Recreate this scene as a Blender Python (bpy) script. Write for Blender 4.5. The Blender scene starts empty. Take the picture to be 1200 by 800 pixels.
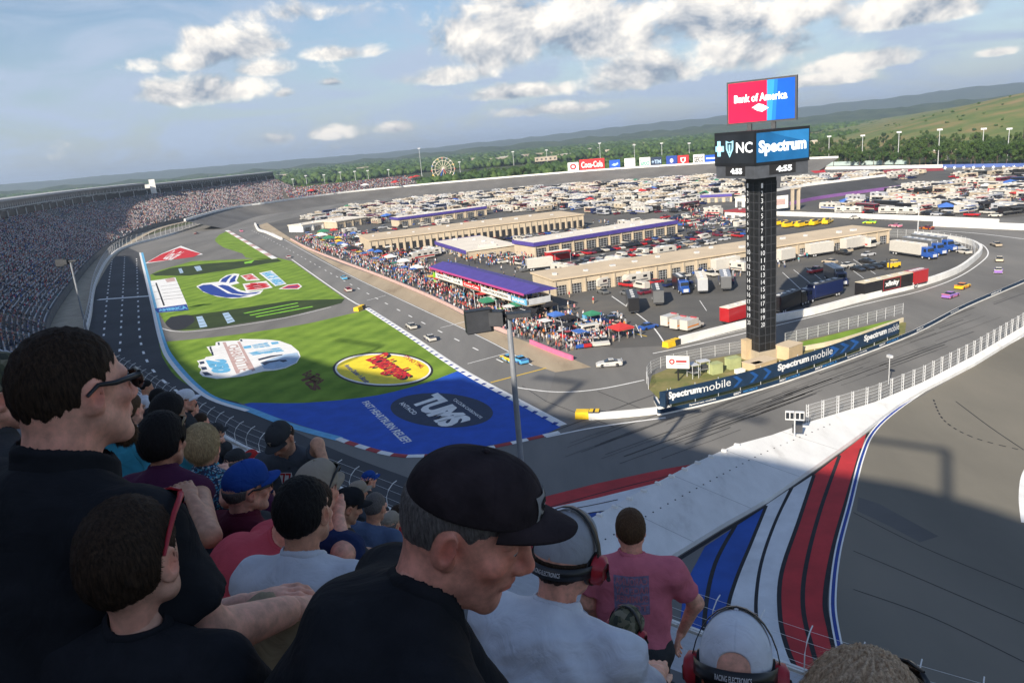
import bpy, bmesh, math, random
import numpy as np
from mathutils import Vector, Matrix
random.seed(7); rng=np.random.default_rng(7)
sc=bpy.context.scene
COL=sc.collection
PI=math.pi; R=math.radians
# ---------------------------------------------------------------- survey: photo measurements to metres
CAMZ=42.0; FPX=880.; ROLL=R(4.95)
PITCH=math.atan((400-169)*math.cos(ROLL)/FPX)
_cr,_sr,_cp,_sp=math.cos(ROLL),math.sin(ROLL),math.cos(PITCH),math.sin(PITCH)
def ray(px,py):
    x=px-600.; y=400.-py
    u=x*_cr+y*_sr; v=-x*_sr+y*_cr
    return Vector((u, FPX*_cp+v*_sp, -FPX*_sp+v*_cp))
def at(px,py,z=0.):
    d=ray(px,py); t=(z-CAMZ)/d.z
    return Vector((d.x*t,d.y*t,z))
def along(px,py,dist):
    d=ray(px,py); return Vector((0,0,CAMZ))+d*(dist/FPX)
def proj(p):
    z=p[2]-CAMZ; f=p[1]*_cp-z*_sp; v=p[1]*_sp+z*_cp; u=p[0]
    s=FPX/f; u*=s; v*=s
    return 600+u*_cr-v*_sr, 400-(u*_sr+v*_cr)
def zfor(x,y,py):
    a,b=-20.,250.
    for _ in range(40):
        m=(a+b)/2
        if proj((x,y,m))[1]>py: a=m
        else: b=m
    return a
def GP(pts,z=0.,o=(0,0),s=1.):
    return [at(o[0]+x*s,o[1]+y*s,z) for x,y in pts]
def spline(pts,n=8,closed=False):
    pts=[Vector(p) for p in pts]; out=[]; N=len(pts)
    rngk=range(N) if closed else range(N-1)
    for i in rngk:
        if closed: p0,p1,p2,p3=pts[i-1],pts[i],pts[(i+1)%N],pts[(i+2)%N]
        else:
            p0=pts[max(i-1,0)];p1=pts[i];p2=pts[i+1];p3=pts[min(i+2,N-1)]
        for k in range(n):
            t=k/n
            out.append(0.5*((2*p1)+(p2-p0)*t+(2*p0-5*p1+4*p2-p3)*t*t+(3*p1-p0-3*p2+p3)*t**3))
    if not closed: out.append(pts[-1])
    return out
def resample(pts,step):
    pts=[Vector(p) for p in pts]; L=[0]
    for a,b in zip(pts,pts[1:]): L.append(L[-1]+(b-a).length)
    n=max(1,int(round(L[-1]/step))); out=[]; j=0
    for k in range(n+1):
        d=L[-1]*k/n
        while j<len(pts)-2 and L[j+1]<d: j+=1
        t=(d-L[j])/max(1e-9,L[j+1]-L[j]); out.append(pts[j].lerp(pts[j+1],min(1,max(0,t))))
    return out
# ---------------------------------------------------------------- tags
def tag(o,label=None,cat=None,group=None,kind=None):
    if label: o['label']=label
    if cat: o['category']=cat
    if group: o['group']=group
    if kind: o['kind']=kind
    return o
def empty(name,loc=(0,0,0),rz=0.,label=None,cat=None,group=None):
    o=bpy.data.objects.new(name,None); COL.objects.link(o)
    o.empty_display_size=.3
    o.location=loc; o.rotation_euler=(0,0,rz); return tag(o,label,cat,group)
def link(name,me,parent=None,loc=None,rz=None):
    o=bpy.data.objects.new(name,me); COL.objects.link(o)
    if parent is not None: o.parent=parent
    if loc is not None: o.location=loc
    if rz is not None: o.rotation_euler=(0,0,rz)
    return o
def copy_tree(o,parent=None):
    c=o.copy(); COL.objects.link(c)
    if parent is not None: c.parent=parent
    for ch in list(o.children): copy_tree(ch,c)
    return c
# ---------------------------------------------------------------- mesh builder
class MB:
    def __init__(s): s.v=[]; s.f=[]; s.m=[]; s.mats=[]
    def mi(s,m):
        if m not in s.mats: s.mats.append(m)
        return s.mats.index(m)
    def add(s,v,f,m):
        b=len(s.v); i=s.mi(m)
        s.v.extend([tuple(p) for p in v])
        for q in f: s.f.append(tuple(b+k for k in q)); s.m.append(i)
    def box(s,c,d,m,rz=0.,top=None):
        hx,hy,hz=d[0]/2,d[1]/2,d[2]/2; tx,ty=(top or (1,1))
        V=[(-hx,-hy,-hz),(hx,-hy,-hz),(hx,hy,-hz),(-hx,hy,-hz),(-hx*tx,-hy*ty,hz),(hx*tx,-hy*ty,hz),(hx*tx,hy*ty,hz),(-hx*tx,hy*ty,hz)]
        cz,sz=math.cos(rz),math.sin(rz)
        V=[(c[0]+x*cz-y*sz,c[1]+x*sz+y*cz,c[2]+z) for x,y,z in V]
        s.add(V,[(0,3,2,1),(4,5,6,7),(0,1,5,4),(1,2,6,5),(2,3,7,6),(3,0,4,7)],m)
    def quad(s,a,b,c,d,m): s.add([a,b,c,d],[(0,1,2,3)],m)
    def poly(s,pts,m):
        bm=bmesh.new(); vs=[bm.verts.new(p) for p in pts]
        try:
            f=bm.faces.new(vs); bmesh.ops.triangulate(bm,faces=[f]); bm.verts.index_update()
            fs=[]
            for q in bm.faces:
                q.normal_update(); ids=[v.index for v in q.verts]
                fs.append(ids)
            s.add([v.co[:] for v in bm.verts],fs,m)
        finally: bm.free()
    def ribbon(s,A,B,m):
        n=len(A); s.add(list(A)+list(B),[(i,i+1,n+i+1,n+i) for i in range(n-1)],m)
    def line(s,pts,w,m,z=None,dash=None):
        """flat painted line of width w along ground points"""
        pts=[Vector(p) for p in pts]
        if dash:
            on,off=dash; P=resample(pts,min(on,off)/3.); d=0; run=[]
            for i,p in enumerate(P):
                if i: d+=(P[i]-P[i-1]).length
                if d%(on+off)<on: run.append(p)
                else:
                    if len(run)>1: s.line(run,w,m)
                    run=[]
            if len(run)>1: s.line(run,w,m)
            return
        L=[];Rr=[]
        for i,p in enumerate(pts):
            t=(pts[min(i+1,len(pts)-1)]-pts[max(i-1,0)]); t.z=0
            if t.length<1e-9: t=Vector((1,0,0))
            t.normalize(); n=Vector((-t.y,t.x,0))*w/2; L.append(p+n); Rr.append(p-n)
        s.ribbon(L,Rr,m)
    def wall(s,pts,h,th,m,z0=None,mtop=None):
        """vertical wall with thickness following ground points; h scalar"""
        pts=[Vector(p) for p in pts]; L=[];Q=[]
        for i,p in enumerate(pts):
            t=(pts[min(i+1,len(pts)-1)]-pts[max(i-1,0)]); t.z=0; t.normalize()
            n=Vector((-t.y,t.x,0))*th/2; L.append(p+n); Q.append(p-n)
        up=Vector((0,0,h)); n=len(pts)
        s.ribbon(L,[p+up for p in L],m); s.ribbon([p+up for p in Q],Q,m)
        s.ribbon([p+up for p in L],[p+up for p in Q],mtop or m)
        s.quad(L[0],L[0]+up,Q[0]+up,Q[0],m); s.quad(Q[-1],Q[-1]+up,L[-1]+up,L[-1],m)
    def tube(s,pts,r,m,n=6,cap=True):
        pts=[Vector(p) for p in pts]; rs=r if isinstance(r,(list,tuple)) else [r]*len(pts)
        V=[];F=[]
        up=Vector((0,0,1))
        for i,p in enumerate(pts):
            t=(pts[min(i+1,len(pts)-1)]-pts[max(i-1,0)]).normalized()
            a=t.cross(up) if abs(t.z)<.95 else t.cross(Vector((1,0,0)))
            a.normalize(); b=t.cross(a)
            for k in range(n):
                an=2*PI*k/n; V.append(p+a*math.cos(an)*rs[i]+b*math.sin(an)*rs[i])
        for i in range(len(pts)-1):
            for k in range(n):
                F.append((i*n+k,i*n+(k+1)%n,(i+1)*n+(k+1)%n,(i+1)*n+k))
        if cap: F.append(tuple(range(n))); F.append(tuple((len(pts)-1)*n+k for k in reversed(range(n))))
        s.add(V,F,m)
    def cyl(s,c,r,h,m,axis='z',n=16,r2=None):
        c=Vector(c); d={'z':Vector((0,0,1)),'x':Vector((1,0,0)),'y':Vector((0,1,0))}[axis]
        s.tube([c-d*h/2,c+d*h/2],[r,r if r2 is None else r2],m,n)
    def mesh(s,name,smooth=False):
        me=bpy.data.meshes.new(name); me.from_pydata(s.v,[],s.f)
        for m in s.mats: me.materials.append(m)
        me.polygons.foreach_set('material_index',s.m)
        if smooth: me.polygons.foreach_set('use_smooth',[True]*len(s.f))
        me.update(); return me
    def build(s,name,parent=None,smooth=False,loc=None,rz=None):
        return link(name,s.mesh(name,smooth),parent,loc,rz)
def npmesh(name,V,F,mats,mi=None,smooth=False):
    """V (n,3) array, F (m,k) array with fixed k"""
    me=bpy.data.meshes.new(name); V=np.asarray(V,np.float32); F=np.asarray(F,np.int32); k=F.shape[1]
    me.vertices.add(len(V)); me.vertices.foreach_set('co',V.ravel())
    me.loops.add(F.size); me.loops.foreach_set('vertex_index',F.ravel())
    me.polygons.add(len(F)); me.polygons.foreach_set('loop_start',np.arange(0,F.size,k,dtype=np.int32))
    me.polygons.foreach_set('loop_total',np.full(len(F),k,np.int32))
    for m in mats: me.materials.append(m)
    if mi is not None: me.polygons.foreach_set('material_index',np.asarray(mi,np.int32))
    if smooth: me.polygons.foreach_set('use_smooth',np.ones(len(F),bool))
    me.update(calc_edges=True); me.validate(); return me
# ---------------------------------------------------------------- materials
_M={}
def N(nt,t,**k):
    n=nt.nodes.new(t)
    for a,b in k.items():
        if a in n.inputs: n.inputs[a].default_value=b
        else: setattr(n,a,b)
    return n
def srgb(h):
    h=h.lstrip('#'); c=[int(h[i:i+2],16)/255 for i in (0,2,4)]
    return tuple(x/12.92 if x<=.04045 else ((x+.055)/1.055)**2.4 for x in c)
def mat(name,col,rough=.7,var=.12,scale=1.5,bump=0.,bscale=None,metal=0.,spec=.4,col2=None,cscale=None,detail=4,emit=0.,coord='pos',coat=0.,sss=0.):
    if name in _M: return _M[name]
    m=bpy.data.materials.new(name); m.use_nodes=True; nt=m.node_tree; b=nt.nodes['Principled BSDF']
    b.inputs['Roughness'].default_value=rough; b.inputs['Metallic'].default_value=metal
    b.inputs['Specular IOR Level'].default_value=spec
    if coat: b.inputs['Coat Weight'].default_value=coat
    if sss:
        b.inputs['Subsurface Weight'].default_value=sss; b.inputs['Subsurface Radius'].default_value=(.012,.005,.003); b.inputs['Subsurface Scale'].default_value=1.
    if coord=='pos': g=N(nt,'ShaderNodeNewGeometry'); vec=g.outputs['Position']
    else: g=N(nt,'ShaderNodeTexCoord'); vec=g.outputs['Object']
    n=N(nt,'ShaderNodeTexNoise',Scale=scale,Detail=detail,Roughness=.6); nt.links.new(vec,n.inputs['Vector'])
    r=N(nt,'ShaderNodeValToRGB'); r.color_ramp.elements[0].position=.3; r.color_ramp.elements[1].position=.7
    lo=tuple(max(0,c*(1-var)) for c in col); hi=tuple(min(1,c*(1+var)) for c in (col2 or col))
    r.color_ramp.elements[0].color=(*lo,1); r.color_ramp.elements[1].color=(*hi,1)
    nt.links.new(n.outputs['Fac'],r.inputs['Fac']); nt.links.new(r.outputs['Color'],b.inputs['Base Color'])
    if emit:
        nt.links.new(r.outputs['Color'],b.inputs['Emission Color']); b.inputs['Emission Strength'].default_value=emit
    if bump:
        n2=N(nt,'ShaderNodeTexNoise',Scale=bscale or scale*4,Detail=3); nt.links.new(vec,n2.inputs['Vector'])
        bp=N(nt,'ShaderNodeBump',Strength=bump,Distance=.02); nt.links.new(n2.outputs['Fac'],bp.inputs['Height']); nt.links.new(bp.outputs['Normal'],b.inputs['Normal'])
    _M[name]=m; return m
def M(name): return _M[name]
# ---------------------------------------------------------------- lettering
def glyphs(txt,bold=.0,spacing=1.,shear=0.):
    cu=bpy.data.curves.new('lettering','FONT'); cu.body=txt; cu.offset=bold; cu.space_character=spacing; cu.shear=shear; cu.resolution_u=3
    o=bpy.data.objects.new('lettering',cu); COL.objects.link(o)
    dg=bpy.context.evaluated_depsgraph_get(); me=bpy.data.meshes.new_from_object(o.evaluated_get(dg))
    V=np.array([v.co[:2] for v in me.vertices]); F=[tuple(p.vertices) for p in me.polygons]
    bpy.data.objects.remove(o); bpy.data.meshes.remove(me); bpy.data.curves.remove(cu)
    lo=V.min(0); hi=V.max(0); V=(V-lo)/(hi-lo)
    return V,F,(hi-lo)[0]/(hi-lo)[1]
def on_quad(V,q,off=0.):
    """unit-square points on the quad (bl,br,tr,tl), lifted along its normal"""
    bl,br,tr,tl=[Vector(p) for p in q]; n=(br-bl).cross(tl-bl).normalized()*off
    return [bl*(1-u)*(1-v)+br*u*(1-v)+tr*u*v+tl*(1-u)*v+n for u,v in V]
def text(mb,txt,q,m,off=.01,bold=0.,spacing=1.,shear=0.):
    V,F,a=glyphs(txt,bold,spacing,shear); mb.add(on_quad(V,q,off),F,m)
def text_in(mb,txt,q,m,box=(0,0,1,1),off=.01,bold=0.,keep=True,spacing=1.):
    """lettering centred in the box (fractions of quad), aspect kept"""
    V,F,a=glyphs(txt,bold,spacing); bl,br,tr,tl=[Vector(p) for p in q]
    W=(br-bl).length; H=(tl-bl).length; x0,y0,x1,y1=box; bw=(x1-x0)*W; bh=(y1-y0)*H
    if keep:
        if bw/bh>a: w=bh*a;h=bh
        else: w=bw;h=bw/a
    else: w,h=bw,bh
    cx=(x0+x1)/2;cy=(y0+y1)/2
    V=[(cx+(u-.5)*w/W,cy+(v-.5)*h/H) for u,v in V]; mb.add(on_quad(V,q,off),F,m)
def shape(mb,pts,q,m,off=.01):
    mb.poly(on_quad(pts,q,off),m)
def ell(cx=.5,cy=.5,rx=.5,ry=.5,n=40,a0=0,a1=2*PI):
    return [(cx+rx*math.cos(a0+(a1-a0)*i/n),cy+ry*math.sin(a0+(a1-a0)*i/n)) for i in range(n)]

def ico(sub=1):
    bm=bmesh.new(); bmesh.ops.create_icosphere(bm,subdivisions=sub,radius=1); V=np.array([v.co[:] for v in bm.verts],np.float32); F=np.array([[v.index for v in f.verts] for f in bm.faces],np.int32); bm.free(); return V,F
# ---------------------------------------------------------------- camera, sun, sky
cd=bpy.data.cameras.new('camera'); cam=bpy.data.objects.new('camera',cd); COL.objects.link(cam)
cd.sensor_width=36; cd.lens=FPX/1200*36; cd.clip_start=.05; cd.clip_end=30000
X=Vector((_cr,-_sr*0,0)); Rv=Vector((1,0,0)); Uv=Vector((0,_sp,_cp)); Fv=Vector((0,_cp,-_sp))
Xc=Rv*_cr-Uv*_sr*1; Yc=Rv*_sr+Uv*_cr
# image x = u*cr - v*sr ; image y = u*sr + v*cr
mw=Matrix((( Xc.x,Yc.x,-Fv.x,0),(Xc.y,Yc.y,-Fv.y,0),(Xc.z,Yc.z,-Fv.z,CAMZ),(0,0,0,1)))
cam.matrix_world=mw; sc.camera=cam
SUN_EL=R(28); SUNH=Vector((.5,.866,0))      # horizontal direction the light travels
ld=bpy.data.lights.new('sun','SUN'); ld.energy=4.95; ld.angle=R(.53); ld.color=(1.,.90,.76)
sun=bpy.data.objects.new('sun',ld); COL.objects.link(sun)
dirv=Vector((SUNH.x*math.cos(SUN_EL),SUNH.y*math.cos(SUN_EL),-math.sin(SUN_EL)))
sun.rotation_euler=dirv.to_track_quat('-Z','Y').to_euler(); sun.location=(-100,-170,150)
SH=1/math.tan(SUN_EL)
w=bpy.data.worlds.new('World'); sc.world=w; w.use_nodes=True; nt=w.node_tree; nt.nodes.clear()
L=nt.links.new
def mth(op,a,b=None,c=None,clamp=False):
    n=nt.nodes.new('ShaderNodeMath'); n.operation=op; n.use_clamp=clamp
    for i,x in enumerate((a,b,c)):
        if x is None: continue
        if isinstance(x,(int,float)): n.inputs[i].default_value=x
        else: L(x,n.inputs[i])
    return n.outputs[0]
sky=nt.nodes.new('ShaderNodeTexSky'); sky.sky_type='NISHITA'; sky.sun_disc=False; sky.sun_elevation=SUN_EL; sky.sun_rotation=R(210); sky.air_density=1.1; sky.dust_density=1.0; sky.ozone_density=1.6
tc=nt.nodes.new('ShaderNodeTexCoord'); sx=nt.nodes.new('ShaderNodeSeparateXYZ'); L(tc.outputs['Generated'],sx.inputs[0])
az=mth('ARCTAN2',sx.outputs[0],sx.outputs[1]); el=mth('ARCSINE',sx.outputs[2])
cx=nt.nodes.new('ShaderNodeCombineXYZ'); L(az,cx.inputs[0]); L(mth('MULTIPLY',el,1.25),cx.inputs[1])
def noise(scale,detail=7,rough=.58,off=(0,0,0),sy=1.,dist=0.):
    mp=nt.nodes.new('ShaderNodeMapping'); mp.inputs['Location'].default_value=off; mp.inputs['Scale'].default_value=(1,sy,1)
    L(cx.outputs[0],mp.inputs[0]); n=nt.nodes.new('ShaderNodeTexNoise'); n.inputs['Scale'].default_value=scale; n.inputs['Detail'].default_value=detail; n.inputs['Roughness'].default_value=rough; n.inputs['Distortion'].default_value=dist
    L(mp.outputs[0],n.inputs['Vector']); return n.outputs['Fac']
def azel(px,py):
    d=ray(px,py).normalized(); return math.atan2(d.x,d.y),math.asin(d.z)
# cumulus banks: photo position, half widths, strength
CL=[(275,55,56,34,1.0),(238,108,68,24,1.0),(305,80,34,14,.8),(590,45,80,60,1.2),(520,90,54,16,.95),(690,40,95,56,1.1),(755,85,70,28,1.0),(830,25,80,42,1.15),(925,18,80,30,1.05),(1068,14,105,28,1.2),(880,58,95,34,.85),(1005,74,66,16,1.0),(725,98,60,18,.85),(610,108,70,12,.9),(955,95,60,10,.7),(410,62,44,11,.6),(390,156,28,10,.5),(325,163,18,9,.5),(465,150,20,7,.5),(385,98,12,6,.6),(335,110,12,6,.5),(1168,62,20,6,.5),(640,130,70,8,.55),(215,75,46,14,.6),(350,15,70,14,.45)]
field=None; hgt=None
for px,py,rx,ry,a in CL:
    A,E=azel(px,py); A2,_=azel(px+rx,py-rx*.0866); _,E2=azel(px,py-ry); ra=max(.005,A2-A); re=max(.004,E2-E)
    dx=mth('DIVIDE',mth('SUBTRACT',az,A),ra); dy=mth('DIVIDE',mth('SUBTRACT',el,E),re)
    # flatter underside
    dyb=mth('MULTIPLY',dy,mth('ADD',1.15,mth('MULTIPLY',mth('LESS_THAN',dy,0.),.55)))
    d2=mth('ADD',mth('MULTIPLY',dx,dx),mth('MULTIPLY',dyb,dyb))
    v=mth('MULTIPLY',mth('SUBTRACT',1.25,d2),a*.8)
    v=mth('MAXIMUM',v,-1.0)
    h=mth('MULTIPLY',mth('MAXIMUM',v,0.),dy)
    field=v if field is None else mth('SMOOTH_MAX',field,v,.35)
    hgt=h if hgt is None else mth('ADD',hgt,h)
n1=noise(12,10,.6,dist=.3); n2=noise(12,10,.6,off=(-.016,.03,0),dist=.3); nf=noise(60,5,.6)
dens=mth('ADD',mth('MULTIPLY',field,.78),mth('MULTIPLY',mth('SUBTRACT',n1,.5),3.1))
dens=mth('ADD',dens,mth('MULTIPLY',mth('SUBTRACT',nf,.5),.65))
mr=nt.nodes.new('ShaderNodeMapRange'); mr.interpolation_type='SMOOTHSTEP'; L(dens,mr.inputs[0]); mr.inputs[1].default_value=-.22; mr.inputs[2].default_value=.5; mask=mr.outputs[0]
# self shading of the banks: lit from upper left behind the viewer
lit=mth('ADD',mth('MULTIPLY',mth('SUBTRACT',n1,n2),3.6),mth('MULTIPLY',hgt,.55))
lit=mth('ADD',lit,.52,clamp=True)
mixc=nt.nodes.new('ShaderNodeMix'); mixc.data_type='RGBA'; L(lit,mixc.inputs['Factor'])
mixc.inputs['A'].default_value=(2.0,2.4,3.05,1); mixc.inputs['B'].default_value=(8.2,7.6,6.8,1)
# thin veil high on the left and along the horizon
veil=noise(6,8,.62,off=(.3,.2,0),sy=2.6,dist=.8); mv=nt.nodes.new('ShaderNodeMapRange'); mv.interpolation_type='SMOOTHSTEP'; L(veil,mv.inputs[0]); mv.inputs[1].default_value=.36; mv.inputs[2].default_value=.68; mv.inputs[3].default_value=.1; mv.inputs[4].default_value=.9
veilm=mv.outputs[0]
hz=nt.nodes.new('ShaderNodeMapRange'); L(el,hz.inputs[0]); hz.inputs[1].default_value=.0; hz.inputs[2].default_value=.16; hz.inputs[3].default_value=.5; hz.inputs[4].default_value=0.
zf=nt.nodes.new('ShaderNodeMapRange'); L(el,zf.inputs[0]); zf.inputs[1].default_value=.32; zf.inputs[2].default_value=.62; zf.inputs[3].default_value=1.; zf.inputs[4].default_value=.12   # clear overhead
veilm=mth('ADD',mth('MULTIPLY',mth('MULTIPLY',veilm,zf.outputs[0]),mth('SUBTRACT',1.,mask)),hz.outputs[0],clamp=True)
skm=nt.nodes.new('ShaderNodeMix'); skm.data_type='RGBA'; skm.blend_type='MULTIPLY'; skm.inputs['Factor'].default_value=1.; L(sky.outputs[0],skm.inputs['A']); skm.inputs['B'].default_value=(.68,.72,.80,1)
m1=nt.nodes.new('ShaderNodeMix'); m1.data_type='RGBA'; L(veilm,m1.inputs['Factor']); L(skm.outputs['Result'],m1.inputs['A']); m1.inputs['B'].default_value=(3.2,3.9,5.0,1)
m2=nt.nodes.new('ShaderNodeMix'); m2.data_type='RGBA'; L(mth('MULTIPLY',mask,.93),m2.inputs['Factor']); L(m1.outputs['Result'],m2.inputs['A']); L(mixc.outputs['Result'],m2.inputs['B'])
bg=nt.nodes.new('ShaderNodeBackground'); L(m2.outputs['Result'],bg.inputs[0]); bg.inputs[1].default_value=.1
wo=nt.nodes.new('ShaderNodeOutputWorld'); L(bg.outputs[0],wo.inputs[0])
vs=sc.view_settings; vs.view_transform='Standard'; vs.look='None'; vs.exposure=.66; vs.gamma=1; vs.use_curve_mapping=False
# ---------------------------------------------------------------- materials of the place
mat('asphalt',(.135,.130,.122),.92,.22,.05,.25,9.,detail=8)
mat('asphalt_dark',(.055,.057,.062),.9,.25,.06,.2,9.,detail=8)
mat('asphalt_lane',(.12,.115,.108),.92,.2,.12,.2,8.,detail=8)
mat('concrete',(.40,.34,.25),.9,.2,.25,.2,6.,detail=8)
mat('white_paint',(.80,.80,.78),.6,.08,.6)
mat('white_wall',(.78,.77,.73),.7,.12,.35,detail=8)
mat('blue_paint',(.012,.085,.48),.75,.16,.35,detail=8)
mat('deep_blue',(.015,.05,.28),.7,.15,.8)
mat('red_paint',(.55,.02,.025),.7,.18,.5,detail=8)
mat('dull_red',(.36,.045,.05),.75,.2,.6,detail=8)
mat('navy_paint',(.02,.035,.075),.7,.2,.8)
mat('sky_paint',(.13,.42,.66),.7,.15,.9)
mat('pink_paint',(.52,.36,.33),.7,.15,.8)
mat('yellow_paint',(.85,.68,.03),.65,.12,.5,detail=8)
mat('black_paint',(.018,.018,.02),.7,.2,1.)
mat('line_black',(.02,.02,.024),.8,.2,1.)
mat('neon_paint',(.22,.55,.03),.7,.3,.6)
mat('beige_wall',(.50,.42,.31),.85,.1,.3)
mat('beige_roof',(.58,.47,.33),.85,.1,.15)
mat('white_roof',(.74,.68,.58),.8,.08,.2)
mat('purple_roof',(.075,.055,.27),.6,.12,.5)
mat('magenta_trim',(.42,.06,.22),.6,.1,1.)
mat('door_dark',(.03,.032,.035),.4,.3,1.)
mat('steel',(.46,.47,.48),.45,.12,1.,metal=.6)
mat('galv',(.62,.63,.64),.5,.1,1.,metal=.2)
mat('dark_steel',(.05,.053,.06),.5,.2,1.)
mat('glass_dark',(.02,.025,.03),.12,.2,1.,spec=.6)
mat('tyre',(.018,.018,.018),.85,.2,2.)
mat('cabinet_black',(.013,.014,.016),.45,.25,.8)
mat('suite_glass',(.10,.12,.125),.35,.4,.2,spec=.6)
mat('shade_canvas',(.012,.012,.014),.8,.2,1.)
mat('orange',(.80,.30,.02),.6,.15,1.)
mat('safety_yellow',(.80,.52,.02),.55,.12,1.)
def mix_mat(name,stops,scale,rough=.9,detail=6,bump=0.,coord='pos',stretch=None,emit=0.):
    m=bpy.data.materials.new(name); m.use_nodes=True; nt=m.node_tree; b=nt.nodes['Principled BSDF']; b.inputs['Roughness'].default_value=rough; b.inputs['Specular IOR Level'].default_value=.25
    g=N(nt,'ShaderNodeNewGeometry') if coord=='pos' else N(nt,'ShaderNodeTexCoord'); vec=g.outputs['Position' if coord=='pos' else 'Object']
    if stretch:
        mp=N(nt,'ShaderNodeMapping'); mp.inputs['Rotation'].default_value=(0,0,stretch[1]); mp.inputs['Scale'].default_value=stretch[0]; nt.links.new(vec,mp.inputs[0]); vec=mp.outputs[0]
    n=N(nt,'ShaderNodeTexNoise',Scale=scale,Detail=detail,Roughness=.62); nt.links.new(vec,n.inputs['Vector'])
    r=N(nt,'ShaderNodeValToRGB'); el_=r.color_ramp.elements
    while len(el_)<len(stops): el_.new(.5)
    for e,(p,c) in zip(el_,stops): e.position=p; e.color=(*c,1)
    nt.links.new(n.outputs['Fac'],r.inputs[0]); nt.links.new(r.outputs[0],b.inputs['Base Color'])
    if bump:
        bp=N(nt,'ShaderNodeBump',Strength=bump,Distance=.3); nt.links.new(n.outputs['Fac'],bp.inputs['Height']); nt.links.new(bp.outputs[0],b.inputs['Normal'])
    _M[name]=m; return m
mix_mat('land',[(.32,(.030,.048,.016)),(.5,(.050,.068,.024)),(.62,(.085,.095,.038)),(.75,(.16,.13,.075))],.006,detail=9)
mix_mat('hill_grass',[(.30,(.07,.115,.03)),(.47,(.13,.17,.05)),(.58,(.22,.19,.075)),(.72,(.32,.22,.11))],.014,detail=11,stretch=((1,1,4),0))
mix_mat('far_wood',[(.3,(.012,.026,.010)),(.5,(.040,.066,.022)),(.7,(.085,.10,.04))],.012,detail=8)
for nme,c in (('leaf_a',(.045,.085,.02)),('leaf_b',(.06,.10,.025)),('leaf_c',(.035,.068,.022))):
    mat(nme,c,.7,.35,.35,spec=.2,detail=5)
mat('bark',(.09,.065,.045),.9,.2,2.)
# mown turf with broad stripes
def turf():
    m=bpy.data.materials.new('turf'); m.use_nodes=True; nt=m.node_tree; b=nt.nodes['Principled BSDF']; b.inputs['Roughness'].default_value=.9; b.inputs['Specular IOR Level'].default_value=.15
    g=N(nt,'ShaderNodeNewGeometry'); mp=N(nt,'ShaderNodeMapping'); mp.inputs['Rotation'].default_value=(0,0,R(24)); nt.links.new(g.outputs['Position'],mp.inputs[0])
    wv=N(nt,'ShaderNodeTexWave',Scale=.055,Distortion=.25); wv.bands_direction='X'; nt.links.new(mp.outputs[0],wv.inputs['Vector'])
    n=N(nt,'ShaderNodeTexNoise',Scale=.12,Detail=9,Roughness=.65); nt.links.new(g.outputs['Position'],n.inputs['Vector'])
    ad=N(nt,'ShaderNodeMath',operation='MULTIPLY_ADD'); nt.links.new(wv.outputs['Fac'],ad.inputs[0]); ad.inputs[1].default_value=.13; nt.links.new(n.outputs['Fac'],ad.inputs[2])
    r=N(nt,'ShaderNodeValToRGB'); r.color_ramp.elements[0].position=.38; r.color_ramp.elements[0].color=(.115,.205,.026,1); r.color_ramp.elements[1].position=.85; r.color_ramp.elements[1].color=(.25,.375,.052,1)
    nt.links.new(ad.outputs[0],r.inputs[0]); nt.links.new(r.outputs[0],b.inputs['Base Color']); _M['turf']=m
turf()
mix_mat('turf_dark',[(.3,(.022,.040,.014)),(.6,(.040,.062,.020)),(.8,(.07,.10,.03))],.12,detail=9)
mix_mat('dry_grass',[(.3,(0.110,0.143,0.039)),(.6,(0.242,0.209,0.088)),(.8,(0.363,0.286,0.143))],.3,detail=8)
mix_mat('paddock',[(.3,(0.079,0.079,0.079)),(.55,(0.121,0.118,0.110)),(.75,(0.179,0.163,0.137))],.03,detail=9)
# race-worn tarmac: rubber laid down in long streaks
mix_mat('tarmac',[(.28,(0.127,0.124,0.119)),(.5,(0.178,0.174,0.164)),(.72,(0.232,0.223,0.208))],.055,detail=9,stretch=((1,.22,1),R(-40)))
mix_mat('tarmac_pit',[(.28,(0.144,0.142,0.138)),(.5,(0.192,0.189,0.181)),(.72,(0.240,0.234,0.221))],.07,detail=9,stretch=((1,.18,1),R(30)))
mix_mat('tarmac_turn',[(.25,(0.130,0.122,0.103)),(.5,(0.183,0.171,0.141)),(.75,(0.231,0.210,0.171))],.035,detail=10,stretch=((1,.4,1),R(-50)))
mix_mat('pit_concrete',[(.25,(.20,.15,.10)),(.45,(.37,.30,.21)),(.7,(.46,.38,.27))],.12,detail=9,stretch=((1,.25,1),R(32)))
# ---------------------------------------------------------------- the ground out to the horizon
S=14000
b=MB(); b.quad((-S,-2000,-.4),(S,-2000,-.4),(S,S,-.4),(-S,S,-.4),M('land')); tag(b.build('terrain'),kind='structure')
# one tarmac sheet under the whole track
P=[at(*p) for p in [(60,420),(100,330),(128,298),(160,280),(200,268),(300,243),(361,231),(445,221),(509,215),(700,199),(840,192),(960,194),(1100,194),(1300,196),(1500,230)]]+[Vector((140,110,0)),Vector((110,30,0)),Vector((60,0,0)),Vector((0,40,0)),Vector((-60,60,0)),Vector((-110,130,0))]
b=MB(); b.poly(P,M('tarmac')); tag(b.build('tarmac'),kind='structure')
# near sweep of the turn on the right: browner, worn
P=GP([(1016,508),(1060,476),(1125,438),(1200,393),(1320,330),(1500,420),(1500,900),(1000,900),(985,755),(973,700),(985,620)],.006)
b=MB(); b.poly(P,M('tarmac_turn')); tag(b.build('turn_tarmac'),kind='structure')
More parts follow.
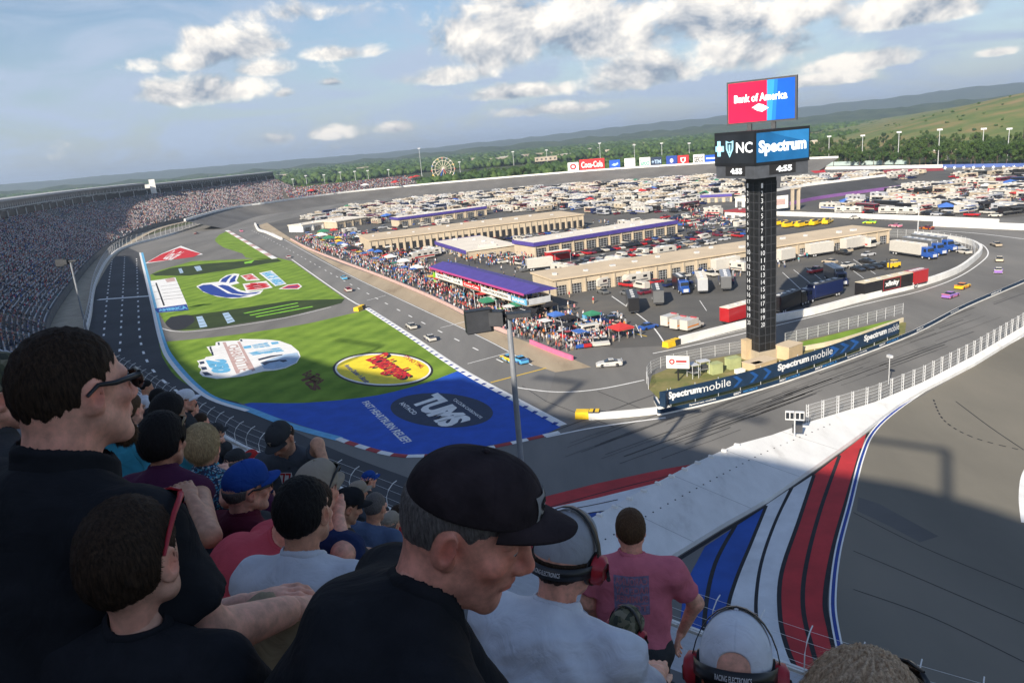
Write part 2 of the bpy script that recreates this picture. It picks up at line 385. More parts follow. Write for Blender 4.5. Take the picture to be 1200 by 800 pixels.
# front stretch: the stand's shade is put into a darker tarmac colour
P=spline(GP([(104,384),(112,332),(128,303),(150,290)],.006),5)+spline(GP([(163,296),(172,330),(182,366),(193,400),(232,440),(290,478),(330,498),(400,530),(480,560)],.006),4)+GP([(470,610),(350,560),(230,500),(120,440)],.006)
b=MB(); b.poly(P,M('asphalt_dark')); tag(b.build('front_stretch'),kind='structure')
# banked far turns: a strip rising to the outer wall
inner=spline(GP([(262,268),(300,254),(334,248.5),(401,238),(462,231),(560,222),(700,211),(850,203),(960,200)],.02),6)
outer=[]
for i,p in enumerate(inner):
    t=inner[min(i+1,len(inner)-1)]-inner[max(0,i-1)]; t.normalize(); outer.append(p+Vector((-t.y,t.x,0))*26+Vector((0,0,8.0)))
b=MB(); b.ribbon(inner,outer,M('asphalt')); tag(b.build('banked_turn'),kind='structure')
b=MB(); b.wall(outer,1.6,1.2,M('white_wall')); tag(b.build('outer_wall'),'long white concrete wall along the top of the far banked turn','wall')
# bank earth behind the far wall
b=MB(); back=[p+Vector((0,60,-8.3)) for p in outer]; b.ribbon([p+Vector((0,1.,.2)) for p in outer],back,M('land')); tag(b.build('far_bank'),kind='structure')
# paddock under the camping field
P=GP([(312,262),(345,255),(470,233),(560,224),(700,213),(850,205),(960,205),(1100,199),(1300,215),(1300,245),(1100,262),(1060,270),(1146,300),(1130,315),(1075,335),(950,367),(795,404),(720,408),(640,392),(509,350),(445,325),(367,295)],.012)
b=MB(); b.poly(P,M('paddock')); tag(b.build('paddock'),kind='structure')
# pit lane and its concrete boxes
P=spline(GP([(313,261),(367,295),(445,325),(509,352),(570,383),(640,408),(693,430)],.024),5)+GP([(651,436)],.024)+spline(GP([(624,427),(570,397),(489,359),(411,322),(340,283),(300,265)],.024),5)
b=MB(); b.poly(P,M('pit_concrete')); tag(b.build('pit_box_strip'),kind='structure')
P=spline(GP([(300,265),(340,283),(411,322),(489,359),(570,397),(624,427),(651,436)],.018),5)+GP([(640,470),(600,478)],.018)+spline(GP([(560,448),(500,408),(432,362),(405,347),(342,305),(324,299),(270,268)],.018),5)
b=MB(); b.poly(P,M('tarmac_pit')); tag(b.build('pit_road'),kind='structure')
# ---------------------------------------------------------------- grass and paint of the infield
gA=spline(GP([(186,401),(240,396),(290,390),(355,380),(400,370),(429,363)],.03),4)+GP([(480,396),(538,434)],.03)+spline(GP([(507,446),(442,463),(355,472),(286,473)],.03),5)+spline(GP([(238,461),(206,441),(190,418)],.03),4)
b=MB(); b.poly(gA,M('turf')); tag(b.build('infield_grass'),kind='structure')
blue=GP([(538,434)],.034)+GP([(600,468),(657,500)],.034)+spline(GP([(640,508),(572,522),(507,531),(463,531),(420,520),(396,512)],.034),5)+spline(GP([(340,494),(286,473),(355,472),(442,463),(507,446)],.034),4)
b=MB(); b.poly(blue,M('blue_paint')); tag(b.build('painted_runoff'),kind='structure')
gB=GP([(176,322),(186,317),(225,306),(325,302),(342,306),(404,350)],.03)+spline(GP([(400,354),(385,358),(333,371),(247,384),(208,387),(193,378)],.03),3)+GP([(183,360)],.03)
b=MB(); b.poly(gB,M('turf')); tag(b.build('infield_grass'),kind='structure')
P=GP([(178,321),(200,314),(240,309),(325,303),(330,306),(270,316),(222,323),(182,323)],.034)
b=MB(); b.poly(P,M('turf_dark')); tag(b.build('dark_grass_band'),kind='structure')
P=GP([(342,352),(404,350),(400,355),(385,359),(333,371.5),(247,384.5),(208,387),(193,378),(200,371),(225,369),(262,364)],.034)
b=MB(); b.poly(P,M('turf_dark')); tag(b.build('dark_grass_band'),kind='structure')
P=spline(GP([(194,378),(203,371),(222,369),(228,376),(215,385),(202,386)],.038),5,True)
b=MB(); b.poly(P,M('black_paint')); tag(b.build('dark_oval_patch'),kind='structure')
gC=GP([(267,270.5),(322,303),(303,303.5),(288,302),(284,297),(262,290)],.03)+spline(GP([(256,286),(252,281),(257,275)],.03),4)
b=MB(); b.poly(gC,M('turf')); tag(b.build('infield_grass'),kind='structure')
# painted markings: lines
ln=MB(); Wp=M('white_paint')
ln.line(spline(GP([(164,296),(172,330),(179,360),(188,398),(200,424),(238,462),(290,481)],.045),6),.9,Wp)
ln.line(spline(GP([(166,296),(174,330),(181,360),(190,398),(203,423),(240,461),(290,479),(340,498),(398,514)],.041),6),1.5,M('sky_paint'))
for q in ([(132,300),(129,320),(126,345),(123,375),(121,400)],[(146,301),(145,325),(143,360),(141,400),(139,420)],[(160,303),(161,330),(162,360),(164,395),(171,420),(185,440),(210,460)]):
    ln.line(spline(GP(q,.02),8),.55,Wp,dash=(5,6))
ln.line(spline(GP([(183,382),(205,388),(247,386),(333,372.5),(388,359.5)],.02),6),.4,Wp)
ln.line(spline(GP([(115,351),(185,346)],.022),4),2.2,Wp)
ln.line(spline(GP([(295,270),(330,288),(400,327),(482,371),(560,410),(610,434)],.04),8),.35,Wp,dash=(4.5,6.5))
ln.line(spline(GP([(318,272),(360,296),(411,323),(489,360),(570,398),(624,428)],.04),8),.25,Wp)
for q in ([(516,384),(556,374)],[(548,426),(600,412)],[(430,352),(452,346)]): ln.line(GP(q,.04),.25,Wp)
ln.line(spline(GP([(429,358),(408,350),(342,304)],.05),5),.5,Wp)
ln.line(spline(GP([(600,453),(650,459),(700,456),(755,445)],.026),6),.35,Wp)
ln.line(spline(GP([(640,512),(700,500),(780,489)],.026),6),.4,Wp)
ln.line(GP([(795,404),(880,384),(955,368)],.03),.2,Wp)
ln.line(spline(GP([(765,414),(840,398),(1014,356),(1078,341),(1122,325),(1150,307),(1158,296),(1150,286),(1132,280)],.03),6),.35,Wp)
ln.line(spline(GP([(1090,270),(1140,273),(1200,280)],.03),4),.5,Wp)
ln.line(spline(GP([(717,347),(760,378),(780,404)],.03),4),.3,Wp)
ln.line(spline(GP([(1206,545),(1199,560),(1197,585),(1200,612)],.03),6),.5,Wp)
for q in ([(917,319),(945,345)],[(930,316),(960,340)],[(945,314),(972,335)],[(986,307),(1012,326)],[(1000,304),(1026,321)],[(820,352),(828,364)],[(700,384),(760,381)],[(745,380),(752,395)]): ln.line(GP(q,.03),.16,Wp)
tag(ln.build('road_markings'),kind='structure')
yl=MB(); yl.line(GP([(575,448),(640,431)],.04),.4,M('safety_yellow')); yl.line(GP([(700,380),(758,394)],.04),.3,M('safety_yellow')); tag(yl.build('road_markings'),kind='structure')
# tarmac seams and tyre marks
sm=MB(); dk=M('line_black')
for q in ([(640,470),(685,487),(720,500)],[(700,458),(730,470),(755,480)],[(612,452),(640,470)],[(1120,470),(1160,500),(1200,527)]): sm.line(spline(GP(q,.02),5),.14,dk)
for q in ([(1000,600),(1080,640),(1200,690)],[(1000,645),(1060,670),(1130,700),(1200,730)],[(1000,690),(1090,722),(1200,775)]): sm.line(spline(GP(q,.02),5),.09,dk)
sm.line(spline(GP([(1094,468),(1106,492),(1140,512),(1200,528)],.022),6),.22,dk,dash=(.9,.5))
tag(sm.build('tarmac_seams'),kind='structure')
ts=MB()
mat('rubber_mark',(.075,.074,.073),.9,.3,.4)
for k in range(75):
    px=random.uniform(620,1180); py=489-(px-780)*.375+random.uniform(6,40); 
    if px<780: py=random.uniform(505,545)
    c=at(px,py,.024); a=R(-40)+random.uniform(-.12,.12)+(px-800)*.0006; d=Vector((math.cos(R(128)+(px-780)*-.0007),math.sin(R(128)+(px-780)*-.0007),0))
    d=(at(px+30,py-11,.024)-c).normalized()
    ts.line([c+d*k*3+Vector((0,random.uniform(-.1,.1),0)) for k in range(random.randint(3,11))],random.choice([.1,.14,.3]),M('rubber_mark'))
tag(ts.build('tyre_marks'),kind='structure')
# patch of older tarmac
b=MB(); b.poly(GP([(1006,582),(1030,590),(1100,628),(1078,635),(1040,615),(1004,598)],.016),M('asphalt')); tag(b.build('tarmac_patch'),kind='structure')
# kerbs: blue and white by pit road, red and white at the chicane
def kerb(pts,w,cols,step,name,label,h=.06):
    P=resample(spline(pts,6),step); b=MB()
    for i in range(len(P)-1):
        a,c=P[i],P[i+1]; t=(c-a).normalized(); n=Vector((-t.y,t.x,0))*w/2; u=Vector((0,0,h)); m=cols[i%len(cols)]
        b.add([a+n,a-n,c-n,c+n,a+n*.6+u,a-n*.6+u,c-n*.6+u,c+n*.6+u],[(4,5,6,7),(0,1,5,4),(2,3,7,6),(1,2,6,5),(3,0,4,7)],m)
    return tag(b.build(name),label,'kerb')
kerb(GP([(430,361),(480,393),(538,432),(600,466),(660,498)],.04),1.5,[M('white_paint'),M('white_paint'),M('white_paint')],3,'kerb','raised white kerb with dark blue dashes between pit road and the grass')
b=MB()
for i,p in enumerate(resample(GP([(432,362),(538,433.5),(657,499)],.11),1.6)):
    if i%2==0: b.box((p.x,p.y,.112),(.8,.8,.02),M('deep_blue'),R(-33))
tag(b.build('kerb_dashes'),kind='structure')
kerb(GP([(396,513.5),(420,522),(463,533),(507,533),(572,524.5),(655,506)],.036),1.1,[M('white_paint'),M('dull_red')],2.6,'kerb','red and white striped kerb around the end of the blue painted run-off')
kerb(GP([(266,270),(322,303)],.04),2.6,[M('white_paint'),M('pink_paint')],14,'kerb','pale red and white kerb beside the small far grass triangle')
# ---------------------------------------------------------------- painted emblems on the grass
def emblem(label,fn):
    b=MB(); fn(b); return tag(b.build('painted_emblem'),label,'painted emblem')
Z5=(340,370,.216667); Z3=(160,260,.17495); Z4=(200,380,.15)
def Q(z,pts,o): return [at(o[0]+x*o[2],o[1]+y*o[2],z) for x,y in pts]
def ringell(c,rx,ry,o,z,n=48,rot=0.):
    return Q(z,[(c[0]+rx*math.cos(2*PI*k/n)*math.cos(rot)-ry*math.sin(2*PI*k/n)*math.sin(rot),c[1]+rx*math.cos(2*PI*k/n)*math.sin(rot)+ry*math.sin(2*PI*k/n)*math.cos(rot)) for k in range(n)],o)
def yellow_oval(b):
    b.poly(ringell((502,290),272,94,Z5,.04,rot=.02),M('black_paint'))
    b.poly(ringell((502,289),260,86,Z5,.05,rot=.02),M('white_paint'))
    b.poly(ringell((502,289),250,79,Z5,.06,rot=.02),M('yellow_paint'))
    text(b,"Bojangles",Q(.07,[(368,252),(560,356),(690,312),(520,196)],Z5),M('red_paint'),.0,.03,.92)
    text(b,"Bojangles",Q(.064,[(385,256),(576,360),(700,320),(536,204)],Z5),M('black_paint'),.0,.035,.92)
    text(b,"Famous Chicken 'n Biscuits",Q(.07,[(290,268),(405,362),(440,356),(318,262)],Z5),M('deep_blue'),.0,.03)
    text(b,"IT'S BO TIME",Q(.07,[(610,222),(708,285),(728,270),(630,212)],Z5),M('red_paint'),.0,.02)
emblem('yellow oval restaurant emblem with red script painted on the grass',yellow_oval)
def small_red(b):
    text(b,"Its",Q(.045,[(55,345),(120,405),(195,395),(130,318)],Z5),M('dull_red'),0,.04); text(b,"Bo Time",Q(.045,[(60,318),(150,372),(205,335),(110,292)],Z5),M('dull_red'),0,.04)
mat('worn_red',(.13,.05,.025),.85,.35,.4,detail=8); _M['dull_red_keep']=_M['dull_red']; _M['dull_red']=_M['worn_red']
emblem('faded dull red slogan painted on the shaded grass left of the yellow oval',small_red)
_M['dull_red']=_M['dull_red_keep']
def tums(b):
    b.poly(ringell((820,510),278,92,Z5,.045,rot=.06),M('navy_paint'))
    q=Q(.06,[(650,466),(822,606),(990,562),(800,414)],Z5); text(b,"TUMS",q,M('white_paint'),0,.055,.86)
    text(b,"ANTACID",Q(.06,[(588,474),(668,536),(690,524),(612,462)],Z5),M('white_paint'),0,.02)
    text(b,"CALCIUM CARBONATE",Q(.06,[(880,456),(1028,556),(1042,548),(894,444)],Z5),M('white_paint'),0,.015)
emblem('dark oval emblem with big white lettering on the blue run-off',tums)
def slogan(b): text(b,"FAST HEARTBURN RELIEF!",Q(.06,[(386,468),(612,690),(662,676),(424,458)],Z5),M('white_paint'),0,.03)
emblem('long white slogan painted across the blue run-off',slogan)
def cure(b):
    out=[(205,285),(265,268),(275,255),(330,245),(280,175),(350,165),(352,140),(385,132),(530,125),(545,112),(640,115),(750,118),(850,128),(940,160),(1000,210),(1015,250),(985,300),(900,340),(820,358),(730,365),(560,405),(360,425),(250,405),(225,380),(240,350),(215,330),(222,305)]
    b.poly(Q(.04,out,Z4),M('white_paint'))
    b.poly(Q(.05,[(700,300),(800,262),(900,232),(990,220),(1005,250),(975,300),(890,335),(800,350),(730,345)],Z4),M('sky_paint_pale'))
    b.poly(Q(.052,[(405,140),(428,137),(540,378),(512,384)],Z4),M('pink_paint')); b.poly(Q(.052,[(520,135),(540,133),(662,358),(636,366)],Z4),M('pink_paint'))
    text(b,"CHARLOTTE",Q(.055,[(440,168),(525,370),(632,352),(520,150)],Z4),M('pink_paint'),0,.02,.9)
    for q in ([(565,172),(625,162),(632,182),(575,190)],[(780,140),(838,134),(845,150),(792,158)]): b.poly(Q(.055,q,Z4),M('sky_paint'))
    text(b,"FOR THE",Q(.055,[(630,160),(650,186),(780,172),(758,140)],Z4),M('sky_paint'),0,.05)
    text(b,"CURE",Q(.055,[(600,222),(640,242),(890,208),(850,176)],Z4),M('sky_paint'),0,.06,.9)
    text(b,"DRIVE",Q(.055,[(300,190),(330,240),(440,225),(405,165)],Z4),M('white_paint'),0,.04)
    text(b,"250",Q(.056,[(270,280),(330,385),(480,372),(430,268)],Z4),M('sky_paint'),0,.09,.9)
    for q in ([(222,292),(258,286),(266,304),(232,312)],[(236,332),(276,330),(286,350),(246,356)],[(244,372),(285,370),(330,395),(270,398)],[(300,176),(315,172),(338,240),(325,243)],[(540,120),(556,116),(562,130),(548,134)],[(366,142),(380,139),(384,160),(372,163)]): b.poly(Q(.055,q,Z4),M('navy_paint'))
    b.poly(Q(.055,[(680,270),(780,244),(875,232),(870,240),(790,256),(690,282)],Z4),M('navy_paint'))
    b.poly(Q(.056,[(700,300),(745,285),(830,278),(900,275),(912,285),(880,295),(850,285),(770,300),(735,318)],Z4),M('navy_paint'))
mat('sky_paint_pale',(.36,.50,.66),.7,.12,.6)
emblem('white race emblem with a pink band and light blue letters on the nearer grass',cure)
def wave(b):
    b.poly(Q(.04,[(400,432),(440,412),(550,400),(560,385),(600,358),(655,345),(690,350),(670,395),(690,410),(630,425),(700,458),(760,468),(850,455),(830,480),(760,503),(640,512),(540,500),(450,470)],Z3),M('white_paint'))
    b.poly(Q(.05,[(412,434),(445,422),(500,418),(545,440),(610,478),(700,492),(760,490),(690,505),(600,506),(500,488),(440,462)],Z3),M('deep_blue'))
    b.poly(Q(.05,[(545,428),(575,420),(615,428),(680,465),(740,478),(830,466),(800,480),(720,488),(640,478)],Z3),M('deep_blue'))
    b.poly(Q(.05,[(560,402),(575,380),(620,358),(640,356),(612,385),(600,405)],Z3),M('deep_blue'))
    b.poly(Q(.05,[(620,410),(628,385),(655,360),(672,360),(660,385),(664,398)],Z3),M('deep_blue'))
    for q,t in (([(695,360),(735,395),(830,390),(775,345)],'ROVAL'),([(710,415),(735,468),(912,440),(870,395)],'400')):
        b.poly(Q(.048,q,Z3),M('white_paint')); text(b,t,Q(.056,[(q[0][0]+8,q[0][1]),(q[1][0]+6,q[1][1]-7),(q[2][0]-10,q[2][1]-4),(q[3][0]-4,q[3][1]+5)],Z3),M('red_paint'),0,.08,.92)
    b.poly(Q(.048,[(820,342),(930,430),(1005,415),(905,325)],Z3),M('white_paint'))
    text(b,"BANK OF",Q(.056,[(835,345),(885,385),(955,370),(900,330)],Z3),M('sky_paint'),0,.07); text(b,"AMERICA",Q(.056,[(888,388),(935,427),(1000,412),(955,374)],Z3),M('sky_paint'),0,.07)
    b.poly(Q(.048,[(950,450),(1010,420),(1086,412),(1110,432),(1085,450)],Z3),M('white_paint'))
    b.poly(Q(.056,[(968,446),(1015,425),(1080,417),(1098,432),(1075,446)],Z3),M('red_paint')); b.poly(Q(.06,[(1000,438),(1080,428),(1082,434),(1000,444)],Z3),M('deep_blue'))
emblem('blue wave race emblem with red block letters on the farther grass',wave)
def flag(b):
    b.poly(Q(.04,[(92,395),(260,372),(335,545),(350,590),(130,610),(112,560)],Z3),M('white_paint'))
    b.poly(Q(.05,[(120,580),(335,550),(350,590),(140,608)],Z3),M('deep_blue'))
    b.poly(Q(.05,[(190,385),(250,370),(262,395),(205,405)],Z3),M('pink_paint'))
    text(b,"AMERICA",Q(.056,[(150,600),(345,582),(330,560),(140,585)],Z3),M('sky_paint'),0,.05)
    for a,c in (((130,408),(185,560)),((100,428),(140,424)),((112,470),(155,464)),((125,520),(172,512))):
        b.line(Q(.055,[a,c],Z3),.55,M('line_black'))
    for y in (432,455,478,500,520): b.line(Q(.055,[(160+(y-430)*.25,y),(285+(y-430)*.45,y-16)],Z3),.55,M('line_black'))
emblem('white painted flag panel with black lettering bars beside the front stretch',flag)
def redtri(b):
    b.poly(GP([(169,309),(190,297),(212,288),(238,298),(190,306)],.04),M('white_paint')); b.poly(Q(.05,[(70,272),(170,215),(290,172),(430,212),(380,235),(160,262)],Z3),M('red_paint'))
    text(b,"Coca-Cola",Q(.056,[(170,250),(228,258),(330,200),(250,190)],Z3),M('white_paint'),0,.03)
emblem('red painted triangle with white script at the far end of the front stretch',redtri)
def neon(b):
    for k,(a,c) in enumerate((((720,612),(1080,542)),((760,625),(1086,562)),((800,636),(1180,566)))): b.line(Q(.045,[a,c],Z3),1.3,M('neon_paint'))
    for q in ([(400,635),(440,630),(475,700),(425,708)],[(575,612),(615,605),(660,665),(610,680)],[(280,315),(300,310),(315,340),(292,345)],[(385,300),(425,294),(440,322),(405,330)]):
        b.poly(Q(.045,q,Z3),M('sky_paint_pale'))
        for k in range(3):
            t=(k+.7)/3.4; A=Vector(q[0]+(0,)).lerp(Vector(q[3]+(0,)),t); B=Vector(q[1]+(0,)).lerp(Vector(q[2]+(0,)),t); b.line(Q(.055,[(A.x+4,A.y),(B.x-4,B.y)],Z3),.5,M('turf_dark'))
    b.poly(Q(.045,[(720,270),(790,255),(770,275),(725,280)],Z3),M('neon_paint'))
emblem('neon green claw marks and pale panels painted on the dark grass bands',neon)
Z0=Vector((0,0,1))
def frame(A,B):
    d=(B-A); d.z=0; L_=d.length; return math.atan2(d.y,d.x),L_
# ---------------------------------------------------------------- scoring pylon
def make_pylon():
    base=at(889.5,424); v=Vector((base.x,base.y,0)).normalized(); r=Vector((v.y,-v.x,0))
    th=R(38); e1=r*math.cos(th)+v*math.sin(th); e2=-r*math.sin(th)+v*math.cos(th)     # along the right face, along the left face
    rz=math.atan2(e1.y,e1.x); c=base+(e1+e2)*1.95
    t=empty('scoring_pylon',c,rz,'tall black scoring pylon with glowing brand screens and lap positions down its shaft','scoring pylon')
    s=3.6; fr=c-(e1+e2)*s/2
    zt=zfor(fr.x,fr.y,207)
    b=MB(); b.box((0,0,zt/2+.9),(s,s,zt-1.8),M('cabinet_black')); shaft=b.build('shaft',t)
    b=MB()
    n=21
    for k in range(n+1):
        z=1.8+(zt-1.8)*k/n
        b.box((0,-s/2-.02,z),(s+.08,.04,.1),M('dark_steel')); b.box((-s/2-.02,0,z),(.04,s+.08,.1),M('dark_steel'))
    for u in (-s/2,-s*.12,s*.2,s/2):
        b.box((u,-s/2-.035,zt/2),(.1,.05,zt-2),M('dark_steel')); b.box((-s/2-.035,u,zt/2),(.05,.1,zt-2),M('dark_steel'))
    b.build('shaft_frame',t)
    b=MB(); b.box((0,0,.9),(s+.5,s+.5,1.8),M('concrete')); b.build('plinth',t)
    led=mat('led_white',(.85,.88,.9),.5,.05,1.,emit=.55)
    z1=zfor(fr.x,fr.y,218); z20=zfor(fr.x,fr.y,381)
    for k in range(20):
        z=z1+(z20-z1)*k/19; h=.82; w_=.82 if k>8 else .4
        for side in (0,1):
            if side==0: q=[(-s/2+.35,-s/2-.07,z-h/2),(-s/2+.35+w_,-s/2-.07,z-h/2),(-s/2+.35+w_,-s/2-.07,z+h/2),(-s/2+.35,-s/2-.07,z+h/2)]
            else: y0=s/2-.35; q=[(-s/2-.07,y0,z-h/2),(-s/2-.07,y0-w_,z-h/2),(-s/2-.07,y0-w_,z+h/2),(-s/2-.07,y0,z+h/2)]
            b=MB(); text(b,str(k+1),q,mat('led_soft',(.62,.64,.66),.6,.05,1.,emit=.2),.0,.0); b.build('position_number',t)
    S2=11.1
    f2=c-(e1+e2)*S2/2
    def zz(py): return zfor(f2.x,f2.y,py)
    # clock ring
    zc0,zc1=zz(210),zz(192); S3=10.8
    grey=mat('cabinet_grey',(.075,.082,.095),.5,.2,.6)
    b=MB(); b.box((0,0,(zc0+zc1)/2),(S3,S3,zc1-zc0),grey); clock=b.build('clock_ring',t)
    zm=(zc0+zc1)/2; h=zc1-zc0
    for side,tx in ((0,'4:55'),(1,'4:55')):
        def fq(u0,u1,v0,v1,o):
            if side==0: return [(u0,-S3/2-o,v0),(u1,-S3/2-o,v0),(u1,-S3/2-o,v1),(u0,-S3/2-o,v1)]
            return [(-S3/2-o,-u0,v0),(-S3/2-o,-u1,v0),(-S3/2-o,-u1,v1),(-S3/2-o,-u0,v1)]
        b=MB(); b.quad(*fq(-2.6,2.8,zc0+.4,zc1-.4,.03),M('black_paint'))
        text(b,tx,fq(-1.2,2.0,zc0+.75,zc1-.75,.05),led,0,.04)
        b.build('clock_face',clock)
    # two screens in an L
    zb0,zb1=zz(194.5),zz(153)
    b=MB(); b.box((0,0,(zb0+zb1)/2),(S2,S2,zb1-zb0),M('cabinet_black')); b.box((0,0,zb0-.35),(S2*.9,S2*.9,.5),M('galv')); scr=b.build('screen_box',t)
    sb=mat('led_blue',(.012,.085,.21),.35,.25,.15,emit=.5,spec=.1); dkscr=mat('led_black',(.012,.014,.017),.35,.3,.2,emit=.5)
    lb=mat('led_cyan',(.30,.62,.78),.5,.1,.6,emit=.45)
    b=MB(); o=S2/2
    q=[(-o+.25,-o-.04,zb0+.45),(o-.25,-o-.04,zb0+.45),(o-.25,-o-.04,zb1-.45),(-o+.25,-o-.04,zb1-.45)]
    b.quad(*q,sb); shape(b,[(.25,1),(1,1),(1,.55),(.45,.86)],q,mat('led_blue_pale',(.02,.13,.30),.35,.2,.2,emit=.5,spec=.1),.01)
    text_in(b,'Spectrum',q,led,(.04,.20,.95,.74),.03,.045,keep=False); b.build('screen',scr)
    b=MB(); q=[(-o-.04,o-.25,zb0+.45),(-o-.04,-o+.25,zb0+.45),(-o-.04,-o+.25,zb1-.45),(-o-.04,o-.25,zb1-.45)]
    b.quad(*q,dkscr)
    shape(b,[(.06,.25),(.15,.25),(.15,.80),(.06,.80)],q,lb,.02); shape(b,[(.01,.42),(.24,.42),(.24,.62),(.01,.62)],q,lb,.024); shape(b,ell(.12,.52,.05,.1,14),q,led,.03)
    shape(b,[(.29,.80),(.39,.74),(.49,.80),(.485,.5),(.39,.2),(.295,.5)],q,lb,.02); shape(b,[(.33,.72),(.39,.68),(.45,.72),(.445,.5),(.39,.3),(.335,.5)],q,dkscr,.026); shape(b,[(.37,.36),(.41,.36),(.41,.66),(.37,.66)],q,lb,.03)
    text(b,'NC',[Vector(q[0]).lerp(Vector(q[1]),.56)+Z0*1.7,Vector(q[0]).lerp(Vector(q[1]),.97)+Z0*1.7,Vector(q[3]).lerp(Vector(q[2]),.97)-Z0*1.3,Vector(q[3]).lerp(Vector(q[2]),.56)-Z0*1.3],led,.03,.02)
    b.build('screen',scr)
    # top screen, one face
    zp0,zp1=zfor(c.x,c.y,144),zfor(c.x,c.y,92.5); rr=math.atan2(r.y,r.x)-rz-R(13); W_=11.6
    tb=empty('top_screen'); tb.parent=t; tb.rotation_euler=(0,0,rr)
    b=MB(); b.box((0,.45,(zp0+zp1)/2),(W_,.9,zp1-zp0),M('dark_steel')); 
    for x in (-2,2): b.box((x,.4,(zp0+zb1)/2),(.7,.7,zp0-zb1+.1),M('dark_steel'))
    bx=b.build('screen_cabinet',tb)
    red=mat('led_red',(.62,.012,.055),.4,.12,.12,emit=.28,spec=.1); b1=mat('led_azure',(.03,.24,.70),.4,.12,.15,emit=.28,spec=.1); b2=mat('led_royal',(.008,.085,.44),.4,.15,.15,emit=.28,spec=.1)
    q=[(-W_/2+.3,-.05,zp0+.3),(W_/2-.3,-.05,zp0+.3),(W_/2-.3,-.05,zp1-.3),(-W_/2+.3,-.05,zp1-.3)]
    b=MB()
    shape(b,[(0,0),(.59,0),(.59,1),(0,1)],q,red,0); shape(b,[(.59,0),(1,0),(1,1),(.59,1)],q,b2,0); shape(b,[(.59,0),(.72,0),(.75,1),(.59,1)],q,b1,.02); shape(b,[(.66,0),(.72,0),(.75,1),(.7,1)],q,mat('led_azure2',(.015,.15,.58),.4,.12,.15,emit=.28,spec=.1),.03)
    text_in(b,'Bank of America',q,led,(.09,.50,.89,.70),.04,.035,keep=False)
    for k in range(3):
        y=.40-.04*k; x=.36+.035*k
        shape(b,[(x,y-.05),(x+.10,y+.02+.02),(x+.19,y-.02+.02),(x+.09,y-.09)],q,led,.04+.004*k)
    b.build('screen_face',tb)
make_pylon()
# ---------------------------------------------------------------- long low buildings
def building(name,label,A,B,depth,h,wallm,roofm,doors=0,dw=.55,dh=.6,fascia=None,over=.5,cat='building',windows=True,sills=True):
    a,Ln=frame(A,B); t=empty(name,A,a,label,cat)
    b=MB(); b.box((Ln/2,depth/2,h/2),(Ln,depth,h),wallm)
    if doors:
        for k in range(doors+1): b.box((Ln*k/doors*.996+.3,-.18,h*.47),(.45,.32,h*.92),wallm)
    wl=b.build('wall',t)
    b=MB(); b.box((Ln/2,depth/2,h+.22),(Ln+2*over,depth+2*over,.44),roofm)
    rf=b.build('roof',t)
    if sills:
        for k in range(int(Ln/9)):
            b=MB(); b.box(((k+.5)*9+random.uniform(-2,2),depth*random.uniform(.3,.75),h+.7),(random.uniform(.8,1.8),random.uniform(.8,1.4),random.uniform(.4,.9)),M('galv')); b.build('roof_vent',rf)
    if fascia:
        b=MB(); b.box((Ln/2,-over-.06,h-.15),(Ln+2*over,.1,1.5),fascia); b.box((-over-.06,depth/2,h-.15),(.1,depth+2*over,1.5),fascia); b.build('fascia',rf)
    for k in range(doors):
        w_=Ln/doors; b=MB(); b.box((w_*(k+.5),-.03,h*dh/2+.02),(w_*dw,.05,h*dh),M('door_dark'))
        if windows:
            for i in range(1,4): b.box((w_*(k+.5),-.07,h*dh*i/4),(w_*dw,.03,.08),M('galv'))
            for i in (-1,0,1): b.box((w_*(k+.5+i*dw/3.),-.075,h*dh/2),(.08,.03,h*dh),M('galv'))
        b.build('garage_door',t)
    return t
def perp(A,B,p):
    d=(B-A).normalized(); q=p-A; return abs(d.x*q.y-d.y*q.x)
A,B=at(650,347),at(1041,285); h=zfor(A.x,A.y,329)
building('garage_building','long beige garage building with tan roof behind the hauler yard',A,B,perp(A,B,at(760,300.5,h)),h,M('beige_wall'),M('beige_roof'),26,.6,.62)
A,B=at(627,302),at(793,274); h=zfor(A.x,A.y,286)
building('garage_building','garage with pale roof and purple fascia in the middle of the infield',A,B,perp(A,B,at(675,271.5,h)),h,M('beige_wall'),M('white_roof'),12,.72,.62,M('purple_roof'))
A,B=at(435,298),at(684,266); h=zfor(A.x,A.y,282.5)
building('garage_building','farthest long beige garage with dark open bays behind the pit crowd',A,B,perp(A,B,at(520,264.5,h)),h,M('beige_wall'),M('beige_roof'),34,.55,.6,windows=False)
A,B=at(512,292),at(548,304); C_=at(583,294); h=zfor(B.x,B.y,295)
building('pavilion','small white-roofed pavilion with purple fascia behind the pit suites',A,B,(C_-B).length,h,M('beige_wall'),M('white_roof'),4,.7,.7,M('purple_roof'),cat='pavilion')
A,B=at(468,266),at(570,252); h=5.
building('shop_row','low building with thin purple roof edge behind the farthest garage',A,B,12,h,M('beige_wall'),M('white_roof'),8,.6,.6,M('purple_roof'))
A,B=at(395,268),at(432,262); building('shed','wide pale-roofed shed at the near end of the camping field',A,B,26,4.2,M('beige_wall'),M('white_roof'),4,.6,.6,cat='shed')
A,B=at(355,272),at(390,266); building('shed','low white hut beside the end of the pit crowd',A,B,14,4.,M('white_wall'),M('white_roof'),3,.6,.6,cat='shed')
A,B=at(822,238),at(857,236.5); building('shed','purple-fronted infield shop with white roof left of the pylon shaft',A,B,10,4.,M('beige_wall'),M('white_roof'),4,.6,.6,M('purple_roof'),cat='shop')
A,B=at(850,258),at(878,260); building('shed','red-roofed stand beside the infield road left of the pylon shaft',A,B,8,4,M('white_wall'),M('dull_red'),3,.6,.6,cat='shop')
